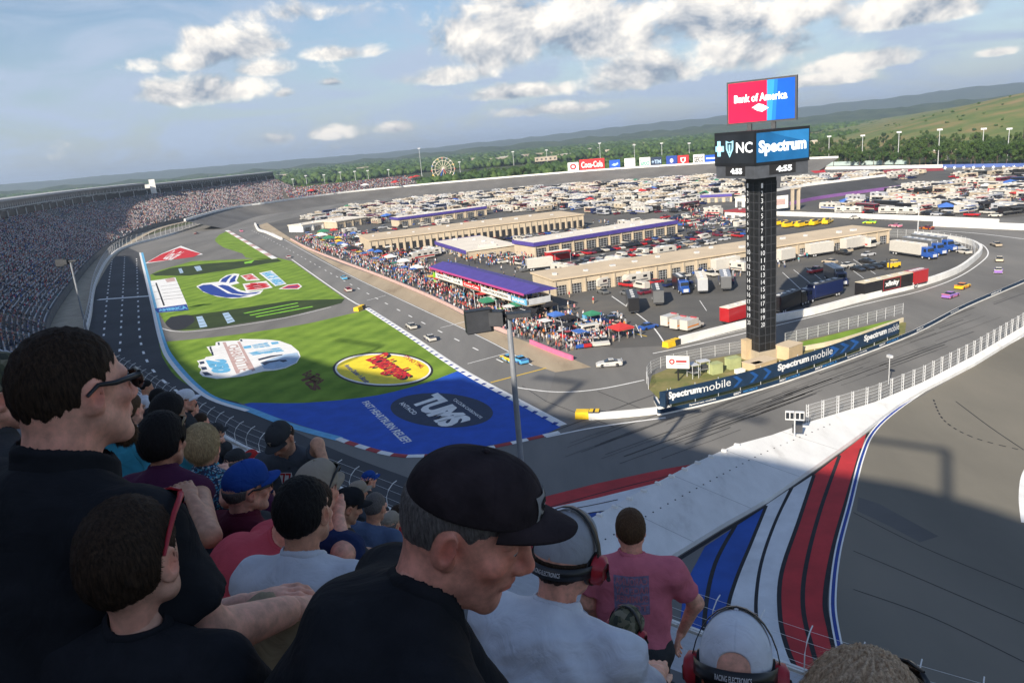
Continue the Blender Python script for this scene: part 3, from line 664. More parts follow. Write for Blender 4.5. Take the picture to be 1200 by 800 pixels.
A,B=at(862,243),at(890,243); building('shed','white infield shop partly hidden by the pylon shaft',A,B,8,5,M('white_wall'),M('white_roof'),3,.6,.6,cat='shop')
# ---------------------------------------------------------------- pit suites with the purple roof
def make_pit_suite():
    A,B,C_=at(511,336),at(619,373),at(649,367.5); a,Ln=frame(A,B); dp=(C_-B).length
    zr=zfor(B.x,B.y,343); z1=zfor(B.x,B.y,358); z2=zfor(B.x,B.y,352)
    t=empty('pit_suite',A,a,'two-storey open pit suite with long purple roof and signs along its balcony','pit building')
    b=MB()
    b.quad((-1,-1.2,zr),(Ln+1,-1.2,zr),(Ln+1,dp/2,zr+1.1),(-1,dp/2,zr+1.1),M('purple_roof')); b.quad((-1,dp/2,zr+1.1),(Ln+1,dp/2,zr+1.1),(Ln+1,dp+1.2,zr),(-1,dp+1.2,zr),M('purple_roof'))
    b.add([(-1,-1.2,zr-.2),(-1,dp/2,zr-.2),(-1,dp+1.2,zr-.2),(-1,-1.2,zr),(-1,dp/2,zr+1.1),(-1,dp+1.2,zr)],[(0,1,4,3),(1,2,5,4)],M('purple_roof')); b.add([(Ln+1,-1.2,zr-.2),(Ln+1,dp/2,zr-.2),(Ln+1,dp+1.2,zr-.2),(Ln+1,-1.2,zr),(Ln+1,dp/2,zr+1.1),(Ln+1,dp+1.2,zr)],[(0,3,4,1),(1,4,5,2)],M('purple_roof'))
    b.quad((-1,-1.2,zr-.2),(-1,dp+1.2,zr-.2),(Ln+1,dp+1.2,zr-.2),(Ln+1,-1.2,zr-.2),M('beige_wall'))
    b.box((Ln/2,-1.26,zr-.2),(Ln+2.1,.1,.55),M('magenta_trim'))
    b.build('roof',t)
    b=MB(); b.box((Ln/2,dp/2,z1-.15),(Ln,dp,.3),M('concrete')); b.build('balcony_floor',t)
    n=10
    for k in range(n):
        for y in (.3,dp-.3):
            b=MB(); b.box((.4+(Ln-.8)*k/(n-1),y,(z1-.3)/2),(.55,.55,z1-.3),M('beige_wall')); b.box((.4+(Ln-.8)*k/(n-1),y,(z1+zr-.2)/2),(.22,.22,zr-.2-z1),M('galv')); b.build('column',t)
    h=z2-z1+.1
    def sign(x0,x1,m,txt=None,tm=None,sh=None):
        b=MB(); b.box(((x0+x1)/2*Ln,-.1,z1+h/2),((x1-x0)*Ln-.05,.16,h),m)
        q=[(x0*Ln,-.2,z1+.05),(x1*Ln,-.2,z1+.05),(x1*Ln,-.2,z1+h),(x0*Ln,-.2,z1+h)]
        if txt: text_in(b,txt,q,tm,(.06,.22,.94,.78),.01,.03,keep=False)
        b.build('balcony_sign',t)
    sign(.02,.36,M('white_wall'),'SPEEDWAY CLUB',M('dark_steel')); sign(.37,.56,M('red_paint'),'Coca-Cola',M('white_paint')); sign(.57,.86,M('white_wall'),'CHARLOTTE MOTOR SPEEDWAY',M('black_paint')); sign(.87,1.,M('sky_paint'),'BANK',M('white_paint'))
    b=MB(); b.box((Ln+.08,dp/2,z1+h*.55),(.14,dp-1,h*1.1),M('galv')); b.build('end_panel',t)
    b=MB(); b.box((Ln/2,dp-.2,z1/2),(Ln-2,.2,z1-.4),M('cabinet_black')); b.build('back_wall',t)
    b=MB(); b.box((-.6,.2,z2/2),(.8,.8,z2),M('neon_paint')); b.build('green_banner',t)
    return t,Ln,dp,z1,a,A
PS=make_pit_suite()
# ---------------------------------------------------------------- concrete walls
def wall(name,label,pts,h,th,m,n=6,cat='wall'):
    b=MB(); b.wall(spline(pts,n),h,th,m); return tag(b.build(name),label,cat)
wall('concrete_wall','broad white concrete wall round the near infield curve below the haulers',GP([(797,403),(880,382),(950,368.5),(1014,351.5),(1078,335.5),(1120,320.5),(1141,306),(1149,297),(1146,291),(1133,285.5),(1099,279.5),(1072,276.5)]),1.55,.8,M('white_wall'))
wall('concrete_wall','white concrete barrier ending at the yellow crash cushion by the pit exit',GP([(690,491.5),(740,487.5),(785,482.5)]),1.0,.6,M('white_wall'))
wall('concrete_wall','long white wall along the far infield road right of the pylon',GP([(908,252.5),(1000,255.5),(1090,259),(1170,263)]),1.9,.8,M('white_wall'))
wall('concrete_wall','white wall running to the right edge below the second camping field',GP([(1094,265),(1140,267),(1200,269.5),(1320,274)]),2.1,.8,M('white_wall'))
wall('concrete_wall','white concrete wall along the front stretch below the big grandstand',GP([(101,392),(106,372),(113,332),(129,302.5),(151,289),(200,275.5),(262,256),(300,246)]),1.3,.6,M('white_wall'))
wall('concrete_wall','curved white wall end at the entry of pit road',GP([(299,263),(303,270),(312,273),(330,281)]),1.2,1.2,M('white_wall'))
b=MB(); P=spline(GP([(570,383),(600,395),(640,412),(669,423)]),4); b.wall([p+Vector((.4,.4,0)) for p in P[:5]],.95,.4,M('pink_paint')); tag(b.build('pit_wall'),'short pink pit wall section behind the lamp pole','pit wall')
mat('hot_pink',(.72,.16,.30),.6,.12,.5)
b=MB(); b.wall([p+Vector((.4,.4,0)) for p in P[6:]],.95,.4,M('hot_pink')); tag(b.build('pit_wall'),'bright pink end section of the pit wall','pit wall')
b=MB(); P=spline(GP([(340,281),(367,295),(445,325),(509,352),(566,381)]),5); b.wall([p+Vector((.3,.4,0)) for p in P],.9,.4,M('pink_paint')); tag(b.build('pit_wall'),'long pale pink pit wall in front of the crowded pit boxes','pit wall')
# yellow crash cushions
def cushion(p,a,label):
    t=empty('crash_cushion',p,a,label,'crash cushion')
    b=MB(); b.box((0,0,.6),(2.2,1.7,1.1),M('safety_yellow'),top=(.95,.9)); b.build('nose',t)
    for x in (1.4,2.3):
        b=MB(); b.box((x,0,.62),(.8,1.6,1.15),M('dark_steel')); b.box((x,0,1.22),(.6,1.2,.08),M('safety_yellow')); b.build('barrel_bay',t)
    return t
p=at(683,489); q=at(700,489); cushion(p,math.atan2((q-p).y,(q-p).x),'yellow crash cushion at the near tip of the white pit exit barrier')
p=at(784,406); q=at(800,401); cushion(p,math.atan2((q-p).y,(q-p).x),'yellow crash cushion at the tip of the wall below the haulers')
p=at(420,364); q=at(430,360); cushion(p,math.atan2((q-p).y,(q-p).x),'orange crash cushion at the corner of the grass by pit road')
# ---------------------------------------------------------------- advertising wall round the pylon island
WB=spline(GP([(768,470),(775,481),(785,483.5),(911,450.5),(1060,396),(1130,361),(1200,331),(1300,287)]),8)
banner_navy=mat('banner_navy',(.012,.035,.075),.55,.2,.4); mat('banner_blue',(.015,.09,.30),.55,.15,.4)
b=MB(); b.wall(WB,.75,.5,M('white_wall')); tw=empty('advertising_wall',(0,0,0),0,'low blue and white advertising wall curving along the track below the pylon','wall'); b.build('concrete_base',tw)
b=MB(); up=Z0*.75
side=[]
for i,p in enumerate(WB):
    t_=WB[min(i+1,len(WB)-1)]-WB[max(0,i-1)]; t_.normalize(); side.append(Vector((t_.y,-t_.x,0)))
b.ribbon([p+n*.27+Z0*.28 for p,n in zip(WB,side)],[p+n*.27+Z0*.98 for p,n in zip(WB,side)],M('banner_navy')); b.ribbon([p+n*.27+Z0*.98 for p,n in zip(WB,side)],[p+n*.2+Z0*.98 for p,n in zip(WB,side)],M('banner_navy')); b.ribbon([p+n*.2+Z0*.98 for p,n in zip(WB,side)],[p+n*.2+Z0*.28 for p,n in zip(WB,side)],M('banner_navy'))
bw=b.build('board',tw)
def dist_at(px,lst):
    return min(range(len(lst)),key=lambda i:abs(proj(lst[i])[0]-px))
WR=resample(WB,.5)
def board_text(x0,x1,txt,m,lo,hi,up0=0.,off=.3,bold=.03,box=None,src=None):
    i,j=dist_at(x0,WR),dist_at(x1,WR); a,c=WR[i],WR[j]; t_=(c-a).normalized(); n=Vector((t_.y,-t_.x,0))*off
    q=[a+n+Z0*lo,c+n+Z0*lo,c+n+Z0*hi,a+n+Z0*hi]; b=MB(); V,F,asp=glyphs(txt,bold)
    # follow the curve of the wall
    W=[]
    for u,v in V:
        f=i+(j-i)*u; k=int(f); k=min(k,len(WR)-2); p=WR[k].lerp(WR[k+1],f-k); tt=(WR[k+1]-WR[k]).normalized(); W.append(p+Vector((tt.y,-tt.x,0))*off+Z0*(lo+(hi-lo)*v))
    b.add(W,F,m); return b
for x0,x1,tx,m in ((806,838,'Spectrum mobile','white_paint'),(858,868,'BEST','white_paint'),(869,886,'WESTERN','banner_pale'),(912,919,'BEST','white_paint'),(920,936,'WESTERN','banner_pale'),(954,962,'BEST','white_paint'),(963,978,'WESTERN','banner_pale'),(992,1014,'Spectrum mobile','white_paint'),(1029,1036,'BEST','white_paint'),(1037,1050,'WESTERN','banner_pale'),(1072,1080,'BEST','white_paint'),(1112,1122,'Spectrum','white_paint'),(1160,1172,'BEST','white_paint')):
    if 'banner_pale' not in _M: mat('banner_pale',(.05,.22,.5),.55,.1,.4)
    if tx=='WESTERN': tx='MOBILE'
    board_text(x0,x1,tx,M(m),.48,.82,off=.30).build('board_lettering',bw)
# tall mesh banner behind it, on posts
def off_line(pts,d):
    o=[]
    for i,p in enumerate(pts):
        t_=pts[min(i+1,len(pts)-1)]-pts[max(0,i-1)]; t_.normalize(); o.append(p+Vector((-t_.y,t_.x,0))*d)
    return o
i0,i1=dist_at(776,WR[6:])+6,dist_at(1060,WR); BL=off_line(WR[i0:i1],1.0)
tb=empty('banner_fence',(0,0,0),0,'tall navy banner fence with white lettering and blue arrows behind the low wall','banner fence')
b=MB(); zlo,zhi=.95,3.35; b.wall([p+Z0*zlo for p in BL],zhi-zlo,.06,M('banner_navy')); bn=b.build('banner',tb)
for k in range(0,len(BL),9):
    b=MB(); b.cyl(BL[k]+Vector((.05,.1,0))+Z0*1.8,.05,3.6,M('galv'),n=6); b.build('post',tb)
    if k>9*20: break
BLt=BL
def banner_text(x0,x1,tx,m,lo,hi,bold=.03,arrow=False):
    i,j=dist_at(x0,BLt),dist_at(x1,BLt)
    if arrow: V=[(0,0),(.35,0),(1,.5),(.35,1),(0,1),(.55,.5)]; F=[(0,1,2,5),(5,2,3,4)]
    else: V,F,_=glyphs(tx,bold)
    W=[]
    for u,v in V:
        f=i+(j-i)*u; k=min(int(f),len(BLt)-2); p=BLt[k].lerp(BLt[k+1],f-k); tt=(BLt[k+1]-BLt[k]).normalized(); W.append(p+Vector((tt.y,-tt.x,0))*.05+Z0*(lo+(hi-lo)*v))
    b=MB(); b.add(W,F,m); b.build('banner_lettering' if not arrow else 'banner_arrow',bn)
for x0,x1,x2 in ((783,820,856),(910,948,974),(1011,1038,1059)):
    banner_text(x0,x1,'Spectrum',M('white_paint'),zlo+.55,zhi-.35,.05); banner_text(x1+2,x2,'mobile',M('white_paint'),zlo+.75,zhi-.35,.0)
for x in (866,884,900,978,990,1002): banner_text(x-7,x+5,'',M('banner_blue'),zlo+.3,zhi-.3,arrow=True)
# island: rough grass, boxes, sign
P=[p for p in off_line(WR[i0-4:i1+6],1.2)]+GP([(1062,378),(1040,376),(960,395),(917,404),(880,412),(830,421),(792,428),(764,440),(760,455)])
b=MB(); b.poly([Vector((p.x,p.y,.03)) for p in P],M('dry_grass')); tag(b.build('island_grass'),kind='structure')
b=MB(); b.poly(GP([(920,405),(960,396),(1040,376),(1058,373),(1040,382),(985,398),(930,414)],.04),M('turf')); tag(b.build('island_grass'),kind='structure')
def link_fence(name,label,pts,h,step=3.,m='galv',wires=4):
    t=empty(name,(0,0,0),0,label,'fence'); P=resample(pts,step)
    for p in P:
        b=MB(); b.cyl(p+Z0*h/2,.05,h,M(m),n=5); b.build('post',t)
    b=MB()
    for k in range(wires):
        z=h*(k+1)/wires-.03; b.tube([p+Z0*z for p in P],.018,M(m),4)
    b.build('wires',t); 
    mesh_=mesh_fence_mat(); b=MB(); b.ribbon([p+Z0*.1 for p in P],[p+Z0*h for p in P],mesh_); b.build('mesh',t); return t
def mesh_fence_mat():
    if 'chain_mesh' in _M: return _M['chain_mesh']
    m=bpy.data.materials.new('chain_mesh'); m.use_nodes=True; nt=m.node_tree; b=nt.nodes['Principled BSDF']; b.inputs['Base Color'].default_value=(.55,.55,.53,1); b.inputs['Roughness'].default_value=.6
    n=N(nt,'ShaderNodeTexNoise',Scale=3.); g=N(nt,'ShaderNodeNewGeometry'); nt.links.new(g.outputs['Position'],n.inputs['Vector']); r=N(nt,'ShaderNodeMapRange'); nt.links.new(n.outputs['Fac'],r.inputs[0]); r.inputs[3].default_value=.10; r.inputs[4].default_value=.22; nt.links.new(r.outputs[0],b.inputs['Alpha']); _M['chain_mesh']=m; return m
link_fence('chain_link_fence','wire mesh fence on the far side of the pylon island',spline(GP([(760,456),(758,445),(766,435),(792,427),(835,418),(872,412)]),5),2.2)
link_fence('chain_link_fence','pale wire mesh fence right of the pylon foot above the strip of grass',spline(GP([(920,404),(985,388),(1058,368)]),4),2.4)
link_fence('chain_link_fence','wire fence along the inside of the near infield curve',spline(GP([(1142,300),(1138,292),(1120,286),(1090,281),(1060,279),(1042,278)]),4),3.,wires=3)
b=MB(); b.wall(spline(GP([(916,415),(985,402),(1058,377)]),4),.9,.3,mat('cream_wall',(.66,.58,.42),.8,.1,.4)); tag(b.build('low_wall'),'low cream wall behind the banner right of the pylon foot','wall')
def crate(p,d,rz,m,label,name='equipment_box',lid=None):
    t=empty(name,p,rz,label,'equipment box'); b=MB(); b.box((0,0,d[2]/2),d,m); b.build('body',t); b=MB(); b.box((0,0,d[2]+.06),(d[0]*1.04,d[1]*1.04,.12),lid or m); b.build('lid',t); return t
tan=mat('tan_box',(.55,.42,.26),.8,.1,.5); grn=mat('green_box',(.38,.42,.20),.7,.15,.6); emer=mat('emerald',(.02,.30,.15),.5,.1,.6)
crate(at(924,418),(4.2,3,2.4),R(35),tan,'tan wooden cabin just right of the pylon foot',lid=M('beige_roof'))
crate(at(890,430),(5.5,3,1.2),R(30),tan,'low tan deck box in front of the pylon foot',lid=M('beige_roof'))
crate(at(838,437),(2.2,1.6,1.8),R(20),grn,'olive green electrical box on the island, left of a second one')
crate(at(859,431),(2.4,1.6,1.9),R(20),grn,'olive green electrical box on the island, right of its twin')
crate(at(875,420),(1.4,1.4,3.6),R(20),tan,'narrow tan upright cabinet left of the pylon foot')
crate(at(887,433),(1.8,1.2,1.2),R(20),emer,'small bright green bin in front of the pylon foot')
crate(at(867,437),(1.6,1.0,.6),R(20),M('white_wall'),'small white chest on the island behind the banner')
def sign_board():
    p=at(795,446); a=math.atan2(-p.x,p.y); t=empty('island_sign',p,a+R(-8),'white sign board with red round emblem on a black post on the island','sign')
    b=MB(); b.cyl((0,0,1.5),.14,3.,M('black_paint'),n=8); b.build('post',t)
    b=MB(); b.box((0,-.1,3.4),(3.9,.15,2.2),M('white_wall')); bd=b.build('board',t)
    q=[(-1.9,-.18,2.35),(1.9,-.18,2.35),(1.9,-.18,4.45),(-1.9,-.18,4.45)]
    b=MB(); shape(b,ell(.24,.55,.13,.24,24),q,M('red_paint'),.01); shape(b,ell(.24,.55,.06,.11,18),q,M('white_paint'),.02); b.poly(on_quad([(.42,.48),(.9,.48),(.9,.68),(.42,.68)],q,.01),M('dull_red')); b.poly(on_quad([(.42,.3),(.9,.3),(.9,.4),(.42,.4)],q,.01),M('steel')); b.build('emblem',bd)
sign_board()
# clutter on the island: gantry frames and a camera lift
def gantry(p,label):
    t=empty('gear_rack',p,random.uniform(0,2),label,'gear rack'); b=MB()
    for x in (-.9,.9):
        for y in (-.6,.6): b.cyl((x,y,1.2),.06,2.4,M('galv'),n=6)
    b.box((0,0,2.45),(2.1,1.5,.12),M('galv')); b.box((0,0,1.0),(2.0,1.3,.08),M('steel')); b.build('frame',t)
    b=MB(); b.box((.2,0,1.35),(1.1,.9,.6),M('dark_steel')); b.build('gear',t)
for p,l in (((812,442),'galvanised frame with dark gear behind the white island sign'),((824,438),'galvanised frame with gear between the sign and the green boxes')): gantry(at(*p),l)
# ---------------------------------------------------------------- broad white wall and painted run-off, lower right
top=GP([(480,742),(560,690),(640,645),(689,619),(748,586),(810,553),(860,530),(904,518),(946,503),(985,491),(1024,479),(1081,455),(1140,424),(1200,387.5),(1300,320)],0)
bot=GP([(560,800),(640,744),(720,697),(782,659),(845,620),(901,588),(950,554),(999,519),(1016,506),(1036,490),(1054,477),(1084,459),(1142,429),(1202,392),(1302,325)],0)
tt=empty('barrier_berm',(0,0,0),0,'wide white concrete barrier berm narrowing into a wall that runs to the right edge','concrete barrier')
b=MB(); T=[p+Z0*1.05 for p in top]; Bm=[p+Z0*.55 for p in bot]
BW=mix_mat('berm_white',[(.22,(.50,.49,.47)),(.42,(.70,.70,.68)),(.7,(.80,.80,.78))],.45,detail=10,stretch=((1,.35,1),R(52)),rough=.75); b.ribbon(Bm,T,BW); b.ribbon([p+Z0*.0 for p in bot],Bm,BW); b.ribbon(T,[p+Vector((-.15,.1,-1.05)) for p in top],M('white_wall')); b.build('deck',tt)
# dark line along the lower edge
b=MB(); b.line([p+Z0*.01+Vector((.3,-.3,0)) for p in bot[:9]],.5,M('line_black')); b.build('dark_edge_line',tt)
# slab joints
b=MB(); TS=resample(T[:10],1.0); 
for k in range(1,8):
    i=k; A_,B_=T[1].lerp(T[9],k/8.5),None
    A_=resample(T[1:9],5.)[k*2%len(resample(T[1:9],5.))]; B_=min(resample(Bm[1:9],.5),key=lambda p:abs((p-A_).dot(Vector((.79,.61,0))))); b.line([A_+Z0*.012,B_+Z0*.012],.06,mat('joint_grey',(.30,.30,.30),.9,.1,1.))
b.build('slab_joints',tt)
# bolts
b=MB(); MIDL=resample([top[i].lerp(bot[i],.38)+Z0*.87 for i in range(2,9)],1.3)
for p in MIDL: b.box(p,(.16,.16,.08),M('line_black'))
b.build('anchor_bolts',tt)
for p in resample([t_+Z0*1.05 for t_ in top[2:7]],2.6): b=MB(); b.box(p+Vector((.35,-.25,.1)),(.7,.35,.35),M('white_wall'),R(-38)); b.build('concrete_block',tt)
# fence standing on it
FT=[p+Z0*1.0 for p in top[8:]]
tf=empty('debris_fence',(0,0,0),0,'debris fence on paired steel posts along the narrow white wall','fence')
for p in resample(FT,2.9):
    b=MB()
    for o in (-.14,.14): b.box(p+Vector((o,.05,1.35)),(.09,.09,2.7),M('galv'),R(30))
    for z in (.4,.9,1.4,1.9,2.4): b.box(p+Vector((0,.05,z)),(.3,.05,.06),M('galv'),0)
    b.build('post',tf)
b=MB()
for z in (.5,1.,1.5,2.,2.6): b.tube([p+Z0*z for p in FT],.02,M('galv'),4)
b.build('cables',tf); b=MB(); b.ribbon([p+Z0*.05 for p in FT],[p+Z0*2.7 for p in FT],mesh_fence_mat()); b.build('mesh',tf)
# twin floodlight
def flood():
    p=at(931,519)+Z0*.9; a=math.atan2(-p.x,p.y); t=empty('track_light',p,a,'twin grey signal lamp panels on a post on the white barrier','signal light')
    b=MB(); b.cyl((0,0,1.35),.1,2.7,M('galv'),n=8); b.box((.35,.5,1.0),(1.3,.4,1.1),M('dark_steel')); b.build('post',t)
    for x in (-.62,.62):
        b=MB(); b.box((x,-.1,3.1),(1.15,.3,1.25),M('galv')); 
        for i in (-.28,.28): b.box((x+i,-.27,3.1),(.42,.05,.85),M('glass_dark'))
        b.build('lamp_panel',t)
flood()
p=at(1041,456)+Z0*.9
b=MB(); t=empty('fence_camera',p,.2,'small camera box on a short pole above the debris fence','camera'); b.cyl((0,0,2.2),.06,4.4,M('galv'),n=6); b.build('pole',t); b=MB(); b.box((0,0,4.5),(.5,.9,.4),M('galv')); b.build('housing',t)
# painted stripes either side of the barrier
b=MB()
def strip(px,m,z=.02): b.poly(GP(px,z),M(m))
mat('stripe_white',(.66,.68,.70),.75,.14,.3,detail=8); mat('stripe_red',(.46,.03,.035),.75,.22,.25,detail=9); mat('stripe_blue',(.018,.08,.36),.75,.25,.2,detail=8)
strip([(633,583),(700,566),(780,549),(826,541),(812,553),(768,566),(700,583),(600,604),(560,606)],'stripe_red')
strip([(560,606),(600,604),(700,583),(768,566),(752,584),(700,612),(640,645),(560,690),(500,690),(500,640)],'stripe_white')
strip([(668,606),(690,601),(722,598),(705,607),(684,617),(672,613)],'stripe_blue',.028)
strip([(752,577),(786,562),(778,571),(752,585)],'stripe_red',.028)
strip([(500,690),(560,650),(640,625),(690,617),(600,668),(520,716)],'stripe_blue',.028)
tag(b.build('painted_runoff'),kind='structure'); b=MB()
strip([(826,640),(898,593),(880,636),(862,680),(852,720),(850,800),(790,800),(800,700),(806,678)],'stripe_blue')
strip([(898,591),(925,573),(908,610),(893,652),(886,690),(886,730),(900,800),(850,800),(852,720),(862,680),(880,636)],'stripe_white')
strip([(930,571),(953,556),(935,610),(915,670),(913,720),(922,760),(940,800),(900,800),(887,730),(887,690),(895,652),(910,610)],'stripe_white')
strip([(954,556),(1015,508),(1006,540),(990,600),(975,660),(968,700),(974,740),(990,800),(941,800),(923,760),(914,720),(916,670),(936,610)],'stripe_red')
tag(b.build('painted_runoff'),kind='structure'); b=MB()
def lines(q,w,m,z=.03): b.line(spline(GP(q,z),6),w,M(m))
for q,w in (([(898,592),(880,636),(862,680),(852,720),(850,800)],.35),([(927,572),(909,610),(894,652),(887,690),(887,730),(900,800)],.32),([(954,556),(936,610),(916,670),(914,720),(923,760),(941,800)],.4),([(984,533),(962,595),(945,660),(941,710),(952,760),(965,800)],.4),([(1010,525),(994,580),(977,640),(967,700),(973,740),(986,790)],.45),([(862,615),(838,660),(826,720),(826,800)],.4),([(600,606),(680,594),(724,585)],.2),([(640,595),(720,573),(810,551)],.18),([(700,614),(752,584),(775,568)],.35),([(672,608),(690,601),(722,597)],.25)): lines(q,w,'line_black')
EDG=[(1203,391),(1150,420),(1100,447),(1052,479),(1024,505),(1010,535),(996,590),(982,645),(976,700),(980,740),(992,790)]
lines(EDG,.62,'white_paint',.036); lines(EDG,.30,'deep_blue',.042)
tag(b.build('road_markings'),kind='structure')
# ---------------------------------------------------------------- the big grandstand on the left
alu=mat('aluminium',(.42,.43,.45),.5,.1,.8,metal=.1); stand_c=mat('stand_concrete',(.15,.147,.145),.9,.2,.3)
Fp=[Vector(p) for p in [(-96,165,1),(-133,223,1),(-176,316,1),(-222,425,1),(-250,508,1),(-281,640,1),(-262,770,1),(-240,880,1),(-225,935,1)]]
Fs=resample(spline(Fp,10),9.0)
def out_n(P,i):
    t=P[min(i+1,len(P)-1)]-P[max(0,i-1)]; t.z=0; t.normalize(); return Vector((-t.y,t.x,0))
NS=[out_n(Fs,i) for i in range(len(Fs))]
ROWS=40; DEP=1.12; RISE=.56
def srow(i,k):   # point on the stand, fraction allowed
    i0=min(int(i),len(Fs)-2); f=i-i0
    p=Fs[i0].lerp(Fs[i0+1],f); n=NS[i0].lerp(NS[i0+1],f)
    return p+n*(5+k*DEP)+Z0*(2.0+k*RISE)
gs=empty('grandstand',Fs[0],0,'huge curved grandstand packed with spectators under a long glazed suite level','grandstand')
def gsb(b,name,par=None):
    o=b.build(name,par or gs); 
    if (par or gs) is gs: o.location=-Fs[0]
    return o
b=MB()
for k in range(ROWS):
    A=[srow(i,k)-Z0*RISE for i in range(len(Fs))]; B=[srow(i,k) for i in range(len(Fs))]; C_=[srow(i,k+1)-Z0*RISE for i in range(len(Fs))]
    b.ribbon(A,B,stand_c); b.ribbon(B,C_,stand_c)
b.ribbon([p+n*4.9+Z0*-.9 for p,n in zip(Fs,NS)],[p+n*4.9+Z0*2.0 for p,n in zip(Fs,NS)],stand_c)
gsb(b,'seating_tiers')
b=MB()
for k in range(ROWS):
    A=[srow(i,k)+NS[i]*.35+Z0*.42 for i in range(len(Fs))]; B=[p+NS[i]*.32 for i,p in enumerate(A)]
    b.ribbon(A,B,alu); b.ribbon([p-Z0*.12 for p in A],A,alu)
gsb(b,'benches')
nsec=len(Fs)
for i in range(4,nsec-1,3):
    b=MB(); A=[srow(i-.06,k)+Z0*.05 for k in range(ROWS)]; B=[srow(i+.06,k)+Z0*.05 for k in range(ROWS)]; b.ribbon(A,B,M('concrete')); gsb(b,'aisle_stair')
# suite level
zt=2+ROWS*RISE
D0=5+ROWS*DEP
def band(i,d,z): return Fs[i]+NS[i]*d+Z0*z
split=min(range(nsec),key=lambda i:abs(proj(band(i,D0,zt+6))[0]-178))
def suites(i0,i1,z0,z1):
    I=list(range(i0,i1)); b=MB()
    sl=mat('suite_slab',(.52,.52,.50),.7,.1,.4)
    b.ribbon([band(i,D0+1,z0) for i in I],[band(i,D0+1,z0+1.5) for i in I],sl); b.ribbon([band(i,D0+1,z0+1.5) for i in I],[band(i,D0+1.9,z0+1.5) for i in I],sl); b.ribbon([band(i,D0+12,z0) for i in I],[band(i,D0+1,z0) for i in I],sl)
    fl=gsb(b,'suite_floor')
    b=MB(); b.ribbon([band(i,D0+1.9,z0+1.5) for i in I],[band(i,D0+1.4,z1-1.2) for i in I],M('suite_glass'))
    for i in (I[0],I[-1]): b.quad(band(i,D0+1.9,z0),band(i,D0+12,z0),band(i,D0+12,z1),band(i,D0+1.4,z1),sl)
    g=gsb(b,'suite_glazing')
    b=MB()
    for i in I[:-1]:
        for f in (0,.5):
            p=band(i,D0+1.7,z0+1.5).lerp(band(i+1,D0+1.7,z0+1.5),f); b.box(p+Z0*(z1-z0-2.6)/2,(.22,.22,z1-z0-2.6),M('galv'))
    o=b.build('mullions',g)
    b=MB(); rf=mat('suite_roof',(.40,.41,.42),.6,.12,.3)
    b.ribbon([band(i,D0+.6,z1-1.2) for i in I],[band(i,D0+.6,z1) for i in I],rf); b.ribbon([band(i,D0+.6,z1) for i in I],[band(i,D0+13,z1+.4) for i in I],rf); b.ribbon([band(i,D0+13,z1+.4) for i in I],[band(i,D0+13,z0-6) for i in I],rf); b.ribbon([band(i,D0+1.4,z1-1.2) for i in I],[band(i,D0+.6,z1-1.2) for i in I],rf)
    gsb(b,'suite_roof')
suites(0,split,zt+4.0,zt+10.5); suites(split,nsec,zt+3.4,zt+8.6)
for i in range(0,nsec,2):
    b=MB(); p=band(i,D0+.4,zt-.4); b.box(p+Z0*2.2,(.4,.4,4.6),M('galv')); gsb(b,'column')
b=MB(); p=band(split,D0+.5,zt+6.5); b.box(p,(5,5,13),M('white_wall'),.4); gsb(b,'stair_tower')
b=MB(); I=range(nsec); b.ribbon([band(i,D0+1,zt-.5) for i in I],[band(i,D0+1,zt+5) for i in I],M('cabinet_black')); gsb(b,'concourse_back')
# walkway and fence between stand and wall
b=MB(); b.ribbon([Fs[i]-Z0*.93+NS[i]*4.9 for i in I],[Fs[i]-Z0*.93-NS[i]*4 for i in I],M('concrete')); tag(b.build('walkway'),kind='structure')
def hoop_fence(name,label,P,step,h,lean,r=.06,m='galv'):
    t=empty(name,(0,0,0),0,label,'fence'); P=resample(P,step)
    tops=[]
    for i,p in enumerate(P):
        n=-out_n(P,i); b=MB(); b.tube([p,p+Z0*h*.55,p+Z0*h*.8+n*lean*.25,p+Z0*h*.96+n*lean*.65,p+Z0*h+n*lean],r,M(m),5); b.build('post',t); tops.append((p,n))
    b=MB()
    for z,l in ((.3,0),(.55,0),(.8,.25),(.96,.65)): b.tube([p+Z0*h*z+n*lean*l for p,n in tops],r*.35,M(m),4)
    b.build('cables',t); return t
hoop_fence('catch_fence','tall debris fence along the white front stretch wall',spline(GP([(101,395),(106,371.5),(113,331.5),(129,302),(151,288.5),(200,275),(262,255.5),(300,245.5)],0),5),8.5,6,1.2,.09)
